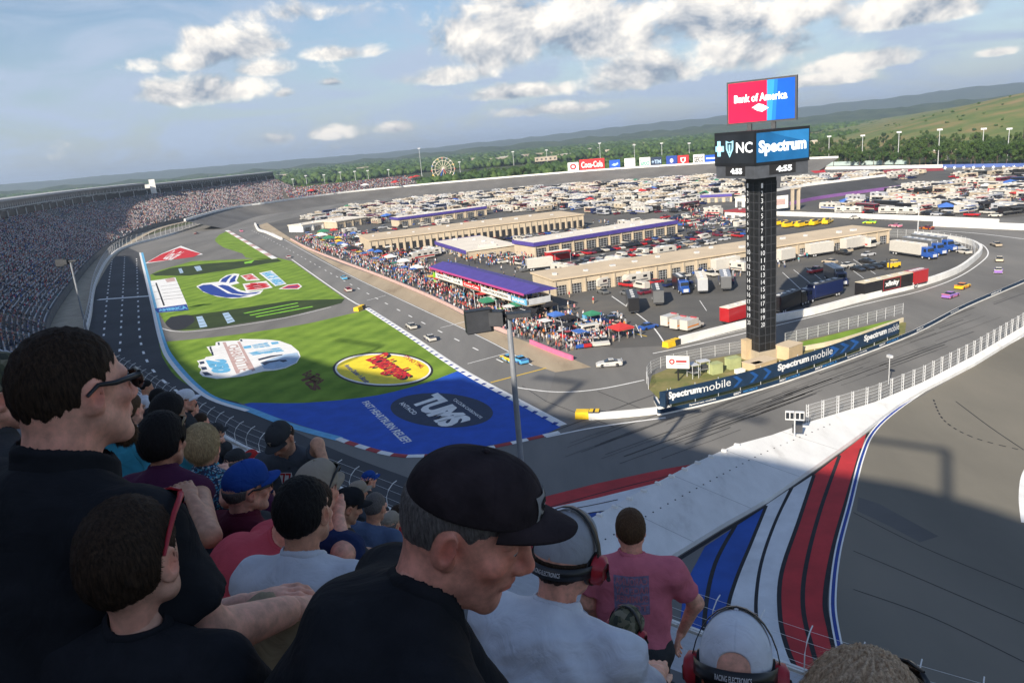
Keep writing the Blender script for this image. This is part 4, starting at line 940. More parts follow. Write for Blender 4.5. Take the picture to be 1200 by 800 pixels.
# ---------------------------------------------------------------- crowd of the big stand
SHIRT=[mat('shirt_%s'%n,c,.9,.2,2.) for n,c in (('white',(.55,.55,.56)),('grey',(.26,.27,.29)),('navy',(.03,.04,.085)),('black',(.018,.018,.02)),('red',(.36,.035,.04)),('blue',(.05,.13,.36)),('tan',(.34,.26,.18)),('pink',(.45,.18,.2)),('teal',(.05,.28,.30)),('orange',(.55,.17,.03)))]
skin_m=mat('skin_far',(.42,.25,.17),.7,.15,3.)
def crowd_mesh(name,pts,dirs,scale,seated=True,weights=None):
    n=len(pts); P=np.array(pts,np.float32); D=np.array(dirs,np.float32)
    bx=np.array([(-.24,-.16,0),(.24,-.16,0),(.24,.16,0),(-.24,.16,0),(-.2,-.12,.62),(.2,-.12,.62),(.2,.12,.62),(-.2,.12,.62)],np.float32)
    hx=np.array([(-.1,-.11,.64),(.1,-.11,.64),(.1,.11,.64),(-.1,.11,.64),(-.085,-.095,.9),(.085,-.095,.9),(.085,.095,.9),(-.085,.095,.9)],np.float32)
    lx=np.array([(-.2,.1,-.05),(.2,.1,-.05),(.19,.55,-.05),(-.19,.55,-.05),(-.2,.1,.12),(.2,.1,.12),(.19,.55,.1),(-.19,.55,.1)],np.float32) if seated else np.array([(-.17,-.12,-.85),(.17,-.12,-.85),(.17,.12,-.85),(-.17,.12,-.85),(-.2,-.13,0.01),(.2,-.13,0.01),(.2,.13,.01),(-.2,.13,.01)],np.float32)
    V=np.concatenate([bx,hx,lx]); fb=np.array([(4,5,6,7),(0,1,5,4),(1,2,6,5),(2,3,7,6),(3,0,4,7)])
    F=np.concatenate([fb,fb+8,fb+16])
    sc_=(scale*rng.uniform(.9,1.12,n)).astype(np.float32)
    c,s=D[:,1],D[:,0]   # facing dir (x,y): local +Y -> D
    x=V[None,:,0]*sc_[:,None]; y=V[None,:,1]*sc_[:,None]; z=V[None,:,2]*sc_[:,None]
    lean=rng.uniform(-.1,.2,n)[:,None]; y=y+z*lean
    W=np.stack([P[:,0:1]+x*c[:,None]+y*s[:,None],P[:,1:2]-x*s[:,None]+y*c[:,None],P[:,2:3]+z],-1).reshape(-1,3)
    FF=(F[None]+(np.arange(n)*24)[:,None,None]).reshape(-1,4)
    wts=np.array(weights or [.42,.18,.10,.09,.08,.08,.05,.04,.02,.015]); wts/=wts.sum()
    sh=rng.choice(len(SHIRT),n,p=wts); hd=np.where(rng.random(n)<.55,len(SHIRT),rng.choice([0,2,3,3,3,4,6],n)); lg=rng.choice([2,3,6,1,2],n)
    mi=np.stack([sh]*5+[hd]*5+[lg]*5,1).ravel()
    return npmesh(name,W,FF,SHIRT+[skin_m],mi)
pts=[];drs=[];near=[]
for k in range(ROWS):
    step=.78/9.0; i=0.
    while i<nsec-1.02:
        i+=step*random.uniform(.75,1.35)
        if i>=nsec-1.02: break
        if ((i-4)%3)<.12 or ((i-4)%3)>2.88: continue
        sec=i/nsec
        dens=.80
        if sec<.16: dens=.30+.45*min(1,k/26.)
        elif .47<sec<.50: dens=.15
        elif sec>.5: dens=.68 if k<30 else .35
        if k<3: dens*=.55
        dens*=min(1.15,max(.35,.85+.55*math.sin(i*1.7+k*.13)*math.sin(k*.37+i*.6)))
        if random.random()>dens: continue
        n_=NS[int(i)]; p=srow(i,k)+n_*.5+Z0*.45
        X_,Y_=proj(p)
        if X_<-40: continue
        if sec<.30 and -5<X_<160 and 295<Y_<395: near.append((Y_,p,-n_))
        pts.append(p); drs.append((-n_.x,-n_.y))
# the nearest seated spectators of that stand are individuals
near=sorted(near,key=lambda t:-t[0])[:125]; nearset={tuple(p) for _,p,_ in near}
keep=[i for i,p in enumerate(pts) if tuple(p) not in nearset]
o=link('seated_crowd',crowd_mesh('seated_crowd',[pts[i] for i in keep],[drs[i] for i in keep],1.08)); tag(o,'dense seated crowd of tiny spectators filling the big grandstand','crowd',kind='stuff')
def tiny_person(i,seated=True):
    b=MB(); s_=SHIRT[i%len(SHIRT)]; sk=skin_m; lg=SHIRT[[2,3,6,1][i%4]]; hd=[sk,SHIRT[3],SHIRT[0],SHIRT[2],SHIRT[4]][i%5]
    if seated:
        b.tube([(0,-.02,0),(0,0,.12),(0,.03,.42),(0,.03,.56),(0,.02,.62)],[.16,.18,.2,.13,.06],s_,8); 
        for x in (-1,1):
            b.tube([(x*.19,.03,.54),(x*.25,.05,.3),(x*.17,.3,.16)],[.06,.05,.035],sk,5); b.tube([(x*.09,0,.04),(x*.11,.45,.06)],[.085,.06],lg,6); b.tube([(x*.11,.45,.06),(x*.11,.42,-.42)],[.06,.045],lg,6)
        h=.76
    else:
        b.tube([(0,0,-.05),(0,0,.12),(0,.0,.42),(0,.0,.56),(0,0,.62)],[.15,.16,.2,.13,.06],s_,8)
        for x in (-1,1):
            b.tube([(x*.2,0,.54),(x*.26,.0,.28),(x*.2,.2,.12 if i%2 else .0)],[.06,.05,.035],sk if i%3 else s_,5); b.tube([(x*.09,0,0),(x*.11,.03*x,-.42),(x*.12,0,-.86)],[.085,.06,.05],lg,6)
        h=.78
    b.tube([(0,.03,h-.18),(0,.03,h-.1)],[.05,.05],sk,6,False)
    b.tube([(0,.035,h-.12),(0,.045,h-.07),(0,.04,h),(0,.03,h+.02)],[.05,.085,.1,.1],sk,8); b.tube([(0,.03,h+.02),(0,.02,h+.08),(0,.02,h+.125)],[.104,.095,.03],hd,8)
    return b.mesh('person')
TP=[tiny_person(i) for i in range(20)]; TS=[tiny_person(i,False) for i in range(20)]
COLN=['white','grey','navy','black','red','blue','tan','pink','teal','orange']
for q,(y_,p,n_) in enumerate(near):
    i=int(rng.choice(20,p=np.array(([.2,.09,.06,.07,.05,.04,.03,.02,.015,.01]*2))/1.17)); o=link('person',TP[i],None,p,math.atan2(-n_.x,n_.y))
    tag(o,'tiny seated spectator in %s shirt in the nearest part of the big left grandstand'%COLN[i%10],'person','spectators in the nearest part of the big stand')
# ---------------------------------------------------------------- low terrace at the far turn
def terrace():
    P=resample(spline(GP([(340,232.5),(380,228),(430,222),(489,215)],9),6),12)
    t=empty('terrace_stand',(0,0,0),0,'low far terrace with red and dark canopies beyond the first turn','grandstand')
    b=MB(); n=len(P)
    for k in range(14):
        A=[p+out_n(P,i)*(k*1.5)*-1*-1+Z0*(k*.62-.62) for i,p in enumerate(P)]; B=[p+Z0*.62 for p in A]; C_=[p+out_n(P,i)*1.5 for i,p in enumerate(B)]
        b.ribbon(A,B,stand_c); b.ribbon(B,C_,stand_c)
    b.build('seating_tiers',t)
    b=MB(); b.ribbon([p+out_n(P,i)*21.1-Z0*4 for i,p in enumerate(P)],[p+out_n(P,i)*21.1+Z0*9.5 for i,p in enumerate(P)],stand_c); b.build('back_wall',t)
    pts=[];dr=[]
    for i in range(n-1):
        for k in range(14):
            for f in np.arange(0,1,.075):
                if random.random()<.62:
                    nn=out_n(P,i); pts.append(P[i].lerp(P[i+1],f)+nn*(k*1.5+.6)+Z0*(k*.62+.3)); dr.append((-nn.x,-nn.y))
    o=link('seated_crowd',crowd_mesh('seated_crowd',pts,dr,1.25,weights=[.2,.1,.15,.25,.2,.1,.05,.02,.02,.02])); tag(o,'tiny spectators on the low far terrace','crowd',kind='stuff')
terrace()
def canopy(p,w,h,m,label,name='canopy_tent',rz=None,group=None):
    t=empty(name,p,random.uniform(0,1) if rz is None else rz,label,'canopy',group)
    b=MB(); s=w/2
    b.add([(-s,-s,h),(s,-s,h),(s,s,h),(-s,s,h),(0,0,h+w*.22)],[(0,1,4),(1,2,4),(2,3,4),(3,0,4)],m); b.add([(-s,-s,h),(s,-s,h),(s,s,h),(-s,s,h),(-s,-s,h-.4),(s,-s,h-.4),(s,s,h-.4),(-s,s,h-.4)],[(0,4,5,1),(1,5,6,2),(2,6,7,3),(3,7,4,0)],m); b.build('roof',t)
    for x in (-1,1):
        for y in (-1,1): b=MB(); b.cyl((x*(s-.1),y*(s-.1),(h-.4)/2),.04,h-.4,M('galv'),n=5); b.build('leg',t)
    return t
CANO={}
def put_canopy(p,w,m,label,group,rz):
    k=(w,m.name)
    if k not in CANO: CANO[k]=o=canopy(p,w,2.6,m,label,rz=rz,group=group); return o
    c=copy_tree(CANO[k]); c.location=p; c.rotation_euler=(0,0,rz); c['label']=label; c['group']=group; return c
cred=mat('canvas_red',(.50,.04,.04),.8,.1,1.); cblk=mat('canvas_black',(.02,.02,.024),.8,.1,1.); cblu=mat('canvas_blue',(.06,.16,.50),.8,.1,1.); cwht=mat('canvas_white',(.74,.74,.72),.8,.06,1.); cyel=mat('canvas_yellow',(.75,.50,.05),.8,.1,1.); cgrn=mat('canvas_green',(.04,.22,.12),.8,.1,1.)
CN={'canvas_red':'red','canvas_black':'black','canvas_blue':'blue','canvas_white':'white','canvas_yellow':'yellow','canvas_green':'green'}
for k in range(26):
    px=random.uniform(348,488); py=231-(px-338)*.104-random.uniform(1,7); m=random.choice([cred,cred,cred,cblk,cblk,cwht]); p=at(px,py,11.5)
    put_canopy(p,7,m,'small %s canopy on the low far terrace beyond the first turn'%CN[m.name],'canopies on the far terrace',random.uniform(0,1.5))
# ---------------------------------------------------------------- our own stand: treads falling away from the camera to the front rail
FR=[Vector(p) for p in [(-92,160,4.6),(-78.8,145.2,4.6),(-58,120,4.6),(-41.5,101.3,4.6),(-28.4,88.5,4.6)]]+[at(x,y,4.6) for x,y in ((480,606),(620,662),(730,705),(815,737),(925,778),(1040,818),(1160,856),(1320,905))]
NB=Vector((.62,.78,0))
BK=[p-NB*((p.y+.8*p.x-.3)/1.276)+Z0*36 for p in FR]
NR=66
YF=[p.y+.8*p.x for p in FR]
def near_pt(j,t):
    p=BK[j].lerp(FR[j],t); y=.3+t*(YF[j]-.3)
    if y<7.5: z=40.3-.56*(y-.3)
    else: u=(y-7.5)/(YF[j]-7.5); z=(33.9+(3.4-33.9)*u)-1.6*math.sin(PI*u)
    return Vector((p.x,p.y,z))
b=MB(); J=range(len(FR))
for k in range(NR):
    t0,t1=k/NR,(k+1)/NR
    A=[near_pt(j,t0) for j in J]; B=[near_pt(j,t1) for j in J]; B2=[Vector((p.x,p.y,A[j].z)) for j,p in enumerate(B)]
    b.ribbon(A,B2,stand_c); b.ribbon(B2,B,stand_c)
b.ribbon([p-Z0*1.25 for p in FR],[Vector((p.x,p.y,0)) for p in FR],M('concrete'))
for k in range(14):
    A=[p-NB*(k*.78)+Z0*(k*.54) for p in BK]; B=[p+Z0*.54 for p in A]; C_=[p-NB*.78 for p in B]
    b.ribbon(C_,B,stand_c); b.ribbon(B,A,stand_c)
ns=empty('grandstand',(0,0,0),0,'near grandstand tiers with aluminium benches falling away from the viewer','grandstand'); b.build('seating_tiers',ns)
b=MB()
for k in range(3,NR-1):
    t=(k+.55)/NR; A=[near_pt(j,t) for j in J]; z0=[near_pt(j,k/NR).z+.43 for j in J]
    A=[Vector((p.x,p.y,z)) for p,z in zip(A,z0)]; B=[Vector((q.x,q.y,z)) for q,z in zip([near_pt(j,(k+.9)/NR) for j in J],z0)]
    if k<9: continue
    b.ribbon(A,B,alu); b.ribbon(B,[p-Z0*.08 for p in B],alu)
b.build('benches',ns)
b=MB()
for z in (.5,1.05): b.tube([p+Z0*(z-1.1) for p in resample(FR,4)],.06,M('white_paint'),6)
for p in resample(FR,2.5): b.cyl(p-Z0*.6,.05,1.,M('white_paint'),n=5)
tr=empty('front_rail',(0,0,0),0,'white painted pipe rail along the foot of the near stand','railing'); b.build('rail',tr)
b=MB(); FW=[p+Vector((1.2,1.5,-4.6)) for p in FR]
b.wall(FW,3.0,.5,M('white_wall')); tag(b.build('concrete_wall'),'white outer track wall below the near stand','wall')
hoop_fence('catch_fence','catch fence of thin hooped white posts along the foot of the near stand',[p+Vector((.9,1.1,-1.6)) for p in FR],3.6,3.1,-1.7,.05,'white_paint')
# unseen block behind our stand, shaped to throw the broad shadow across the track
Epx=[(120,300),(152,300),(170,322),(182,352),(194,392),(215,420),(240,436),(272,441),(305,434),(335,417),(358,418),(394,429),(459,440),(500,446),(545,443),(600,462),(640,481),(690,490),(733,497),(764,511),(845,531),(873,533),(912,540),(953,549),(1003,557),(1064,568),(1110,580),(1167,597),(1210,612),(1330,655)]
ZR=82.
RE=[at(x,y,0)-SUNH*ZR*SH+Z0*ZR for x,y in Epx]
tw=empty('shade_tower',(0,0,0),0,'tall unseen block behind the near grandstand, shaped to shade the track','building')
b=MB(); TH=Vector((-3.,-5.2,0))
b.ribbon([Vector((p.x,p.y,-1)) for p in RE],RE,M('beige_wall')); b.ribbon([p+TH for p in RE],[Vector((p.x,p.y,-1))+TH for p in RE],M('beige_wall')); b.build('wall',tw)
b=MB(); b.ribbon(RE,[p+TH for p in RE],M('white_roof')); b.build('roof',tw)
def light_frame(foot,topA,topB):
    """goal-post floodlight frame standing on the tower roof, sized from its shadow on the track"""
    def roofpt(px): g=at(*px,0); return g
    f=at(*foot,0); a=at(*topA,0); d=(a-f).dot(SUNH); h=d/SH
    base=f-SUNH*ZR*SH+Z0*ZR; t=empty('floodlight_frame',base,0,'floodlight frame standing on the roof of the shade tower','floodlight','floodlight frames on the tower roof')
    c=at(*topB,0); off=c-a; off.z=0
    b=MB(); b.box((0,0,h/2),(.8,.8,h),M('dark_steel')); b.build('post',t)
    b=MB(); b.tube([Vector((0,0,h)),Vector((off.x,off.y,h))],.42,M('dark_steel'),6); b.build('arm',t)
for f,a,c in (((1110,580),(1113,528),(1018,514)),((812,520),(846,483),(905,495)),((394,429),(422,404),(370,396)),((640,481),(664,447),(610,440))): light_frame(f,a,c)
# ---------------------------------------------------------------- tall poles with loudspeakers
def speaker_pole(base,pytop,label,sgn=1):
    t=empty('speaker_pole',base,0,label,'speaker pole'); h=zfor(base.x,base.y,pytop)-base.z
    b=MB(); b.tube([(0,0,0),(0,0,h)],[.29,.24],mat('pole_steel',(.30,.32,.35),.5,.12,1.,metal=.3),12); b.build('pole',t)
    b=MB(); b.box((-1.0,0,h-.15),(4.6,.3,.3),M('dark_steel')); b.build('arm',t)
    for x,w_,hh,rz in ((-2.6,2.3,2.0,.25),(-1.1,1.4,1.3,-.35),(.9,2.2,.4,0)):
        b=MB(); b.box((x,-.1,h-.1-hh*.15),(w_,1.1,hh),M('cabinet_black'),rz); b.box((x,-.68,h-.1-hh*.15),(w_*.92,.06,hh*.92),M('dark_steel'),rz); b.build('speaker',t)
    return t
bp=at(620,648,4.6); speaker_pole(bp,367,'tall grey pole with black loudspeakers rising in front of pit road')
bp=at(102,390,1.0); speaker_pole(bp,305,'grey pole with black loudspeakers beside the big stand and its wall')
# ---------------------------------------------------------------- boards on the far wall
def far_point(px):
    return min(resample(outer,4),key=lambda p:abs(proj(p)[0]-px))
def billboard(x0,x1,ybot,ytop,m,label,txt=None,tm=None,deco=None):
    A,B=far_point(x0),far_point(x1); a,Ln=frame(A,B); base=A+Vector((0,2.2,0)); z0=zfor(base.x,base.y,ybot)-base.z; z1=zfor(base.x,base.y,ytop)-base.z
    t=empty('billboard',base,a,label,'billboard'); b=MB(); b.box((Ln/2,0,(z0+z1)/2),(Ln*.94,.5,z1-z0),m); bd=b.build('board',t)
    for x in (.2,.8): b=MB(); b.box((Ln*x,.6,z1/2-1),(.4,.4,z1+2),M('dark_steel')); b.build('post',t)
    q=[(Ln*.04,-.3,z0+.2),(Ln*.96,-.3,z0+.2),(Ln*.96,-.3,z1-.2),(Ln*.04,-.3,z1-.2)]
    b=MB()
    if deco: deco(b,q)
    if txt: text_in(b,txt,q,tm,(.06,.2,.94,.8),.06,.03,keep=len(txt)<5)
    if b.v: b.build('lettering',bd)
lg=mat('sign_green',(.03,.32,.22),.6,.1,.5)
billboard(664,677,201,191,M('white_paint'),'white board with a red ring at the left end of the far sign row',deco=lambda b,q:(shape(b,ell(.5,.5,.3,.36,24),q,M('red_paint'),.05),shape(b,ell(.5,.5,.15,.18,20),q,M('white_paint'),.1)))
billboard(681,712,200,187.5,M('red_paint'),'wide red board with white soft drink script in the far sign row','Coca-Cola',M('white_paint'))
billboard(715,729,198.5,188,M('blue_paint'),'bright blue board right of the wide red one in the far sign row',deco=lambda b,q:shape(b,[(.2,.45),(.5,.3),(.85,.5),(.8,.75),(.6,.6),(.4,.65)],q,M('sky_paint_pale'),.05))
billboard(731,745,198,186,M('white_paint'),'white board with thin grey lettering in the far sign row','TOYOTA',M('steel'))
billboard(748,762,197,185,M('white_paint'),'white board with green lettering in the far sign row','Sunoco',lg)
billboard(764,778,195.5,184.5,M('navy_paint'),'dark board with pale symbols in the far sign row','+TM',M('sky_paint_pale'))
billboard(780,794,194.5,183,M('deep_blue'),'navy board with a small white disc in the far sign row',deco=lambda b,q:shape(b,ell(.5,.5,.16,.22,20),q,M('white_paint'),.05))
billboard(795,810,194,182.5,M('red_paint'),'red board with a white shield in the far sign row',deco=lambda b,q:(shape(b,[(.25,.8),(.75,.8),(.72,.4),(.5,.18),(.28,.4)],q,M('white_paint'),.05),shape(b,[(.36,.7),(.64,.7),(.62,.45),(.5,.32),(.38,.45)],q,M('red_paint'),.1)))
billboard(812,826,193,181.5,M('white_paint'),'white board with black lettering near the right end of the far sign row','GEICO',M('black_paint'))
billboard(829,842,192.5,182,M('blue_paint'),'blue board with a white stripe at the right end of the far sign row',deco=lambda b,q:shape(b,[(.1,.55),(.9,.55),(.9,.72),(.1,.72)],q,M('white_paint'),.05))
# ---------------------------------------------------------------- ferris wheel
def ferris():
    p=at(521,214.5,4); t=empty('ferris_wheel',p,R(8),'white ferris wheel standing beyond the far turn','ferris wheel')
    h=zfor(p.x,p.y,198)-p.z; r=zfor(p.x,p.y,184.5)-p.z-h; wm=mat('wheel_cream',(.70,.62,.50),.5,.1,.5); b=MB()
    for y in (-1,1):
        for rr in (r,r*.72): b.tube([(math.cos(2*PI*k/32)*rr,y,h+math.sin(2*PI*k/32)*rr) for k in range(33)],.28,wm,5)
    b.build('rim',t)
    for k in range(16):
        a=2*PI*k/16; b=MB()
        for y in (-1,1): b.tube([(0,y*1.3,h),(math.cos(a)*r,y,h+math.sin(a)*r)],.18,wm,4)
        b.build('spoke',t)
        b=MB(); c=(math.cos(a)*(r+.3),0,h+math.sin(a)*(r+.3)-1); b.box(c,(1.7,1.8,1.5),[cred,cyel,cwht,cblu][k%4]); b.build('gondola',t)
    b=MB(); b.cyl((0,0,h),.9,3.4,M('galv'),'y',10); b.build('hub',t)
    for y in (-2.2,2.2):
        for x in (-1,1): b=MB(); b.tube([(0,y,h),(x*r*.55,y*1.4,0)],.35,[M('blue_paint'),M('red_paint')][(x+1)//2],5); b.build('support_leg',t)
ferris()
p=at(784-22,0+222) 
# white tent beyond the far wall
pp=at(568,206.5,4); b=MB(); b.box((0,0,2.4),(52,14,4.8),cwht); b.add([(-26,-7.5,4.8),(26,-7.5,4.8),(26,7.5,4.8),(-26,7.5,4.8),(-26,0,7),(26,0,7)],[(0,1,5,4),(2,3,4,5),(0,4,3),(1,2,5)],cwht); o=b.build('marquee',loc=pp,rz=R(4)); tag(o,'long white marquee beyond the far turn right of the ferris wheel','marquee')
# ---------------------------------------------------------------- light poles round the track
def light_pole(p,h,label,group):
    t=empty('light_pole',p,math.atan2(-p.x,p.y),label,'light pole',group)
    b=MB(); b.tube([(0,0,0),(0,0,h)],[.35,.22],M('galv'),6); b.build('mast',t); b=MB(); b.box((0,0,h),(3.6,.5,1.2),M('galv')); b.build('lamp_bank',t); return t
for x,yb,yt in ((971,190,160),(1010,190,159),(1052,190,155),(1099,191,152),(1150,190,151),(1180,186,151)):
    p=at(x,yb+2,0); light_pole(p,zfor(p.x,p.y,yt),'tall light pole before the dark tree line on the right','light poles along the right of the track')
for x,yb,yt in ((345,228,210),(361,228,206),(382,226,205),(401,224,202),(418,223,201),(433,221,200),(457,219,199),(495,214,174),(540,211,190),(603,206,178),(642,203,176),(704,199,168),(744,196,170),(776,194,168),(808,192,168)):
    p=at(x,yb-3,3); light_pole(p,zfor(p.x,p.y,yt)-3,'thin light pole behind the far turn, left and centre','light poles behind the far turn')
b=MB(); p=at(1075,279.5); t=empty('light_pole',p,0,'slim pale pole by the fence at the right end of the tan garage','light pole'); h=zfor(p.x,p.y,240); b.tube([(0,0,0),(0,0,h)],[.18,.12],M('galv'),6); b.build('mast',t); b=MB(); b.box((0,0,h),(.9,.4,.4),M('galv')); b.build('lamp_bank',t)
# ---------------------------------------------------------------- far right straight: walls, ramp, tower
def vwall(name,label,pts,ytops,th,m):
    P=[at(*p) for p in pts]; h=np.mean([zfor(p.x,p.y,y) for p,y in zip(P,ytops)]); b=MB(); b.wall(spline(P,4),float(h),th,m); return tag(b.build(name),label,'wall')
mat('wall_blue',(.10,.16,.42),.7,.12,.3)
vwall('concrete_wall','far white wall with red paint right of the pylon',[(942,199),(1020,198),(1105,196.5)],[195.5,194.8,193],1.,M('white_wall'))
w_=vwall('concrete_wall','far blue wall dotted with white stars at the right edge',[(1105,196.5),(1150,196),(1200,195.5),(1300,196)],[193,192,191.5,191],1.,M('wall_blue'))
b=MB()
for p in resample(GP([(1107,196.7),(1150,196.2),(1200,195.7)],2.2),6.5): b.poly([p+Vector((math.cos(2*PI*k/10)*(1.4 if k%2==0 else .6),-.62,math.sin(2*PI*k/10)*(1.4 if k%2==0 else .6))) for k in range(10)],M('white_paint'))
b.build('painted_stars',w_)
b=MB(); b.poly(GP([(948,199.5),(966,199),(968,202),(955,203)],.03),M('red_paint')); b.poly(GP([(1040,199),(1105,197),(1106,200),(1000,204)],.03),M('dull_red')); tag(b.build('painted_runoff'),kind='structure')
gb=mat('pale_board',(.42,.52,.50),.7,.1,.2); vwall('sound_wall','long pale green board wall below the trees on the right',[(959,195),(1010,193.5),(1062,192.5)],[190,189,187.5],.8,gb)
# banked connector: purple lower edge, white upper wall
Ai=spline(GP([(925,240),(960,233),(1010,226),(1060,219.5)],.05),5); Ao=[p+Vector((-2,18,5.5)) for p in Ai]
b=MB(); b.ribbon(Ai,Ao,M('asphalt_dark')); tag(b.build('banked_connector'),kind='structure')
b=MB(); b.wall(Ao,1.3,1.,M('white_wall')); tag(b.build('concrete_wall'),'white wall along the top of the far banked connector right of the pylon','wall')
mat('wall_purple',(.22,.10,.30),.7,.15,.3); b=MB(); b.wall([p+Vector((0,-1.5,0)) for p in Ai],1.6,.8,M('wall_purple')); tag(b.build('concrete_wall'),'purple wall below the far banked connector','wall')
b=MB(); p=at(932,246); t=empty('flag_stand',p,.2,'small infield tower of cream columns with a white sign beside it','tower')
for x in (-1.6,1.6):
    b=MB(); b.box((x,0,5),(1,1.4,10),M('beige_wall')); b.build('column',t)
b=MB(); b.box((-8,0,4.5),(8,.4,6),M('white_wall')); b.quad((-10.5,-.25,3.2),(-5.5,-.25,3.2),(-5.5,-.25,6),(-10.5,-.25,6),M('pink_paint')); b.build('sign_board',t)
b=MB(); b.box((0,0,10.2),(4.8,2,.4),M('beige_wall')); b.build('cap',t)
pp=at(1092,189,2); building('control_building','small tan hut beyond the far wall below the trees',pp,pp+Vector((20,3,0)),10,7,M('beige_wall'),M('beige_roof'),2,.5,.5,cat='hut')
# dark stand tower at the right edge of the picture
p=at(1197,196); t=empty('scaffold_tower',p,0,'dark lattice tower cut off by the right edge of the picture','tower'); h=zfor(p.x,p.y,122); b=MB(); b.box((9,0,h/2+9),(15,6,h-18),mat('dark_maroon',(.05,.03,.035),.7,.2,.4)); b.build('frame',t); b=MB()
for x in (2.4,15): b.box((x,0,4.5),(1.,1.,9),M('galv'))
b.build('legs',t)
# ---------------------------------------------------------------- hills
def heightfield(name,x0,x1,y0,y1,nx,ny,fn,m,kind='structure'):
    X_=np.linspace(x0,x1,nx); Y_=np.linspace(y0,y1,ny); gx,gy=np.meshgrid(X_,Y_,indexing='ij'); Zh=fn(gx,gy)
    V=np.stack([gx,gy,Zh],-1).reshape(-1,3); i=np.arange((nx-1)*ny).reshape(nx-1,ny)[:,:-1].ravel(); F=np.stack([i,i+ny,i+ny+1,i+1],1)
    o=link(name,npmesh(name,V,F,[m],smooth=True)); return tag(o,kind=kind)
def wob(x,y,s,seed):
    r=np.random.default_rng(seed); z=np.zeros_like(x)
    for k in range(7):
        a=r.uniform(0,6.28); f=s*(1.7**k)/1.5; z+=np.sin((x*math.cos(a)+y*math.sin(a))*f+r.uniform(0,6))/(1.6**k)
    return z
# grassed hill on the right
def hill(x,y):
    a=np.arctan2(x,y); d=np.hypot(x,y)
    rise=np.clip((d-760)/620.,0,1); rise=rise*rise*(3-2*rise)
    side=np.clip((a-.34)/.34,0,1); side=side*side*(3-2*side)
    return -2+rise*side*(63+10*np.clip((a-.7)/.2,0,1))+rise*wob(x,y,.012,3)*1.2*side
heightfield('grass_hill',250,3000,450,3000,150,150,hill,M('hill_grass'))
# distant wooded ridges
def ridge(dist,amp,seed,lift):
    def fn(x,y):
        a=np.arctan2(x,y); d=np.hypot(x,y); t=np.clip(1-abs(d-dist)/(dist*.22),0,1); t=t*t*(3-2*t)
        prof=lift+amp*(.5+.5*wob(a*1000,a*0,.006,seed)/2.)
        prof=prof*(1+.9*np.clip((a-.05)/.5,-.4,1.2))
        return -1+t*prof+t*wob(x,y,.03,seed+1)*7
    return fn
heightfield('far_hills',-4500,5200,2500,6500,170,70,ridge(4600,22,5,28),M('far_wood'))
heightfield('far_hills',-9000,10000,6500,12500,150,50,ridge(9500,60,9,75),M('far_wood'))
# ---------------------------------------------------------------- woods
def canopy_mass(name,P,rad,hgt,sub,mats,label):
    V,F=ico(sub); n=len(P); P=np.asarray(P,np.float32)
    jit=rng.uniform(.62,1.25,(n,len(V))).astype(np.float32)
    s=(rad*rng.uniform(.65,1.3,n)).astype(np.float32); hh=(hgt*rng.uniform(.7,1.25,n)).astype(np.float32)
    W=V[None]*jit[:,:,None]; ang=rng.uniform(0,6.28,n).astype(np.float32); c,sn=np.cos(ang)[:,None],np.sin(ang)[:,None]
    x=W[:,:,0]*c-W[:,:,1]*sn; y=W[:,:,0]*sn+W[:,:,1]*c
    Q=np.stack([P[:,0:1]+x*s[:,None],P[:,1:2]+y*s[:,None],P[:,2:3]+hh[:,None]*.55+W[:,:,2]*hh[:,None]*.5],-1).reshape(-1,3)
    FF=(F[None]+(np.arange(n)*len(V))[:,None,None]).reshape(-1,3); mi=np.repeat(rng.integers(0,len(mats),n),len(F))
    o=link(name,npmesh(name,Q,FF,mats,mi)); return tag(o,label,'woodland',kind='stuff')
LEAF=[M('leaf_a'),M('leaf_b'),M('leaf_c')]
outer_xy=np.array([[p.x,p.y] for p in outer])
def scatter(n,px0,px1,d0,d1,ok=None):
    out=[]
    while len(out)<n:
        a=random.uniform(px0,px1); d=math.sqrt(random.uniform(d0*d0,d1*d1)); dr=ray(a,300); h=Vector((dr.x,dr.y,0)).normalized(); p=h*d
        if ok is None or ok(p,a): out.append((p.x,p.y,-1.))
    return out
def clear_of_track(p,a):
    # behind the stand / far wall only
    q=at(a,200); lim=None
    if a<345:
        dd=min((Vector((f.x,f.y,0))-Vector((p.x,p.y,0))).length for f in Fs[::3]); inside=p.length>0
        i=min(range(len(Fs)),key=lambda i:(Vector((Fs[i].x,Fs[i].y,0))-Vector((p.x,p.y,0))).length); s=(Vector((p.x,p.y,0))-Vector((Fs[i].x,Fs[i].y,0))).dot(NS[i])
        return s>95
    X_,Y_=proj((p.x,p.y,0)); 
    if a<850: 
        i=np.argmin((outer_xy[:,0]-p.x)**2+(outer_xy[:,1]-p.y)**2); o_=outer[i]
        yl=proj((o_.x,o_.y,0))[1]; f=far_lim(a); return p.length>f+(150 if a<500 else 70)
    return Y_<190-(0 if a<1000 else 0)
_fl={}
def far_lim(a):
    k=int(a/8)
    if k not in _fl:
        q=min(outer,key=lambda p:abs(proj(p)[0]-a)); _fl[k]=math.hypot(q.x,q.y)
    return _fl[k]
def gap(p,a):
    # open lots and lawns between the woods
    return wob(np.array([p.x]),np.array([p.y]),.006,21)[0]>-.55 and clear_of_track(p,a)
def notlawn(p,a):
    if a>880 and 760<p.length<1500: return False
    return gap(p,a)
canopy_mass('woodland',scatter(5200,-160,1000,820,1700,notlawn),6.5,13,1,LEAF,'mixed green woodland spreading beyond the track')
canopy_mass('woodland',scatter(9000,-160,1300,1700,4300,lambda p,a:not(a>900 and p.length<2400)),13,15,1,LEAF,'far off woodland fading toward the horizon')
canopy_mass('woodland',scatter(900,-140,350,560,900,clear_of_track),6.0,12,1,LEAF,'wood close behind the big left grandstand')
P_=[]
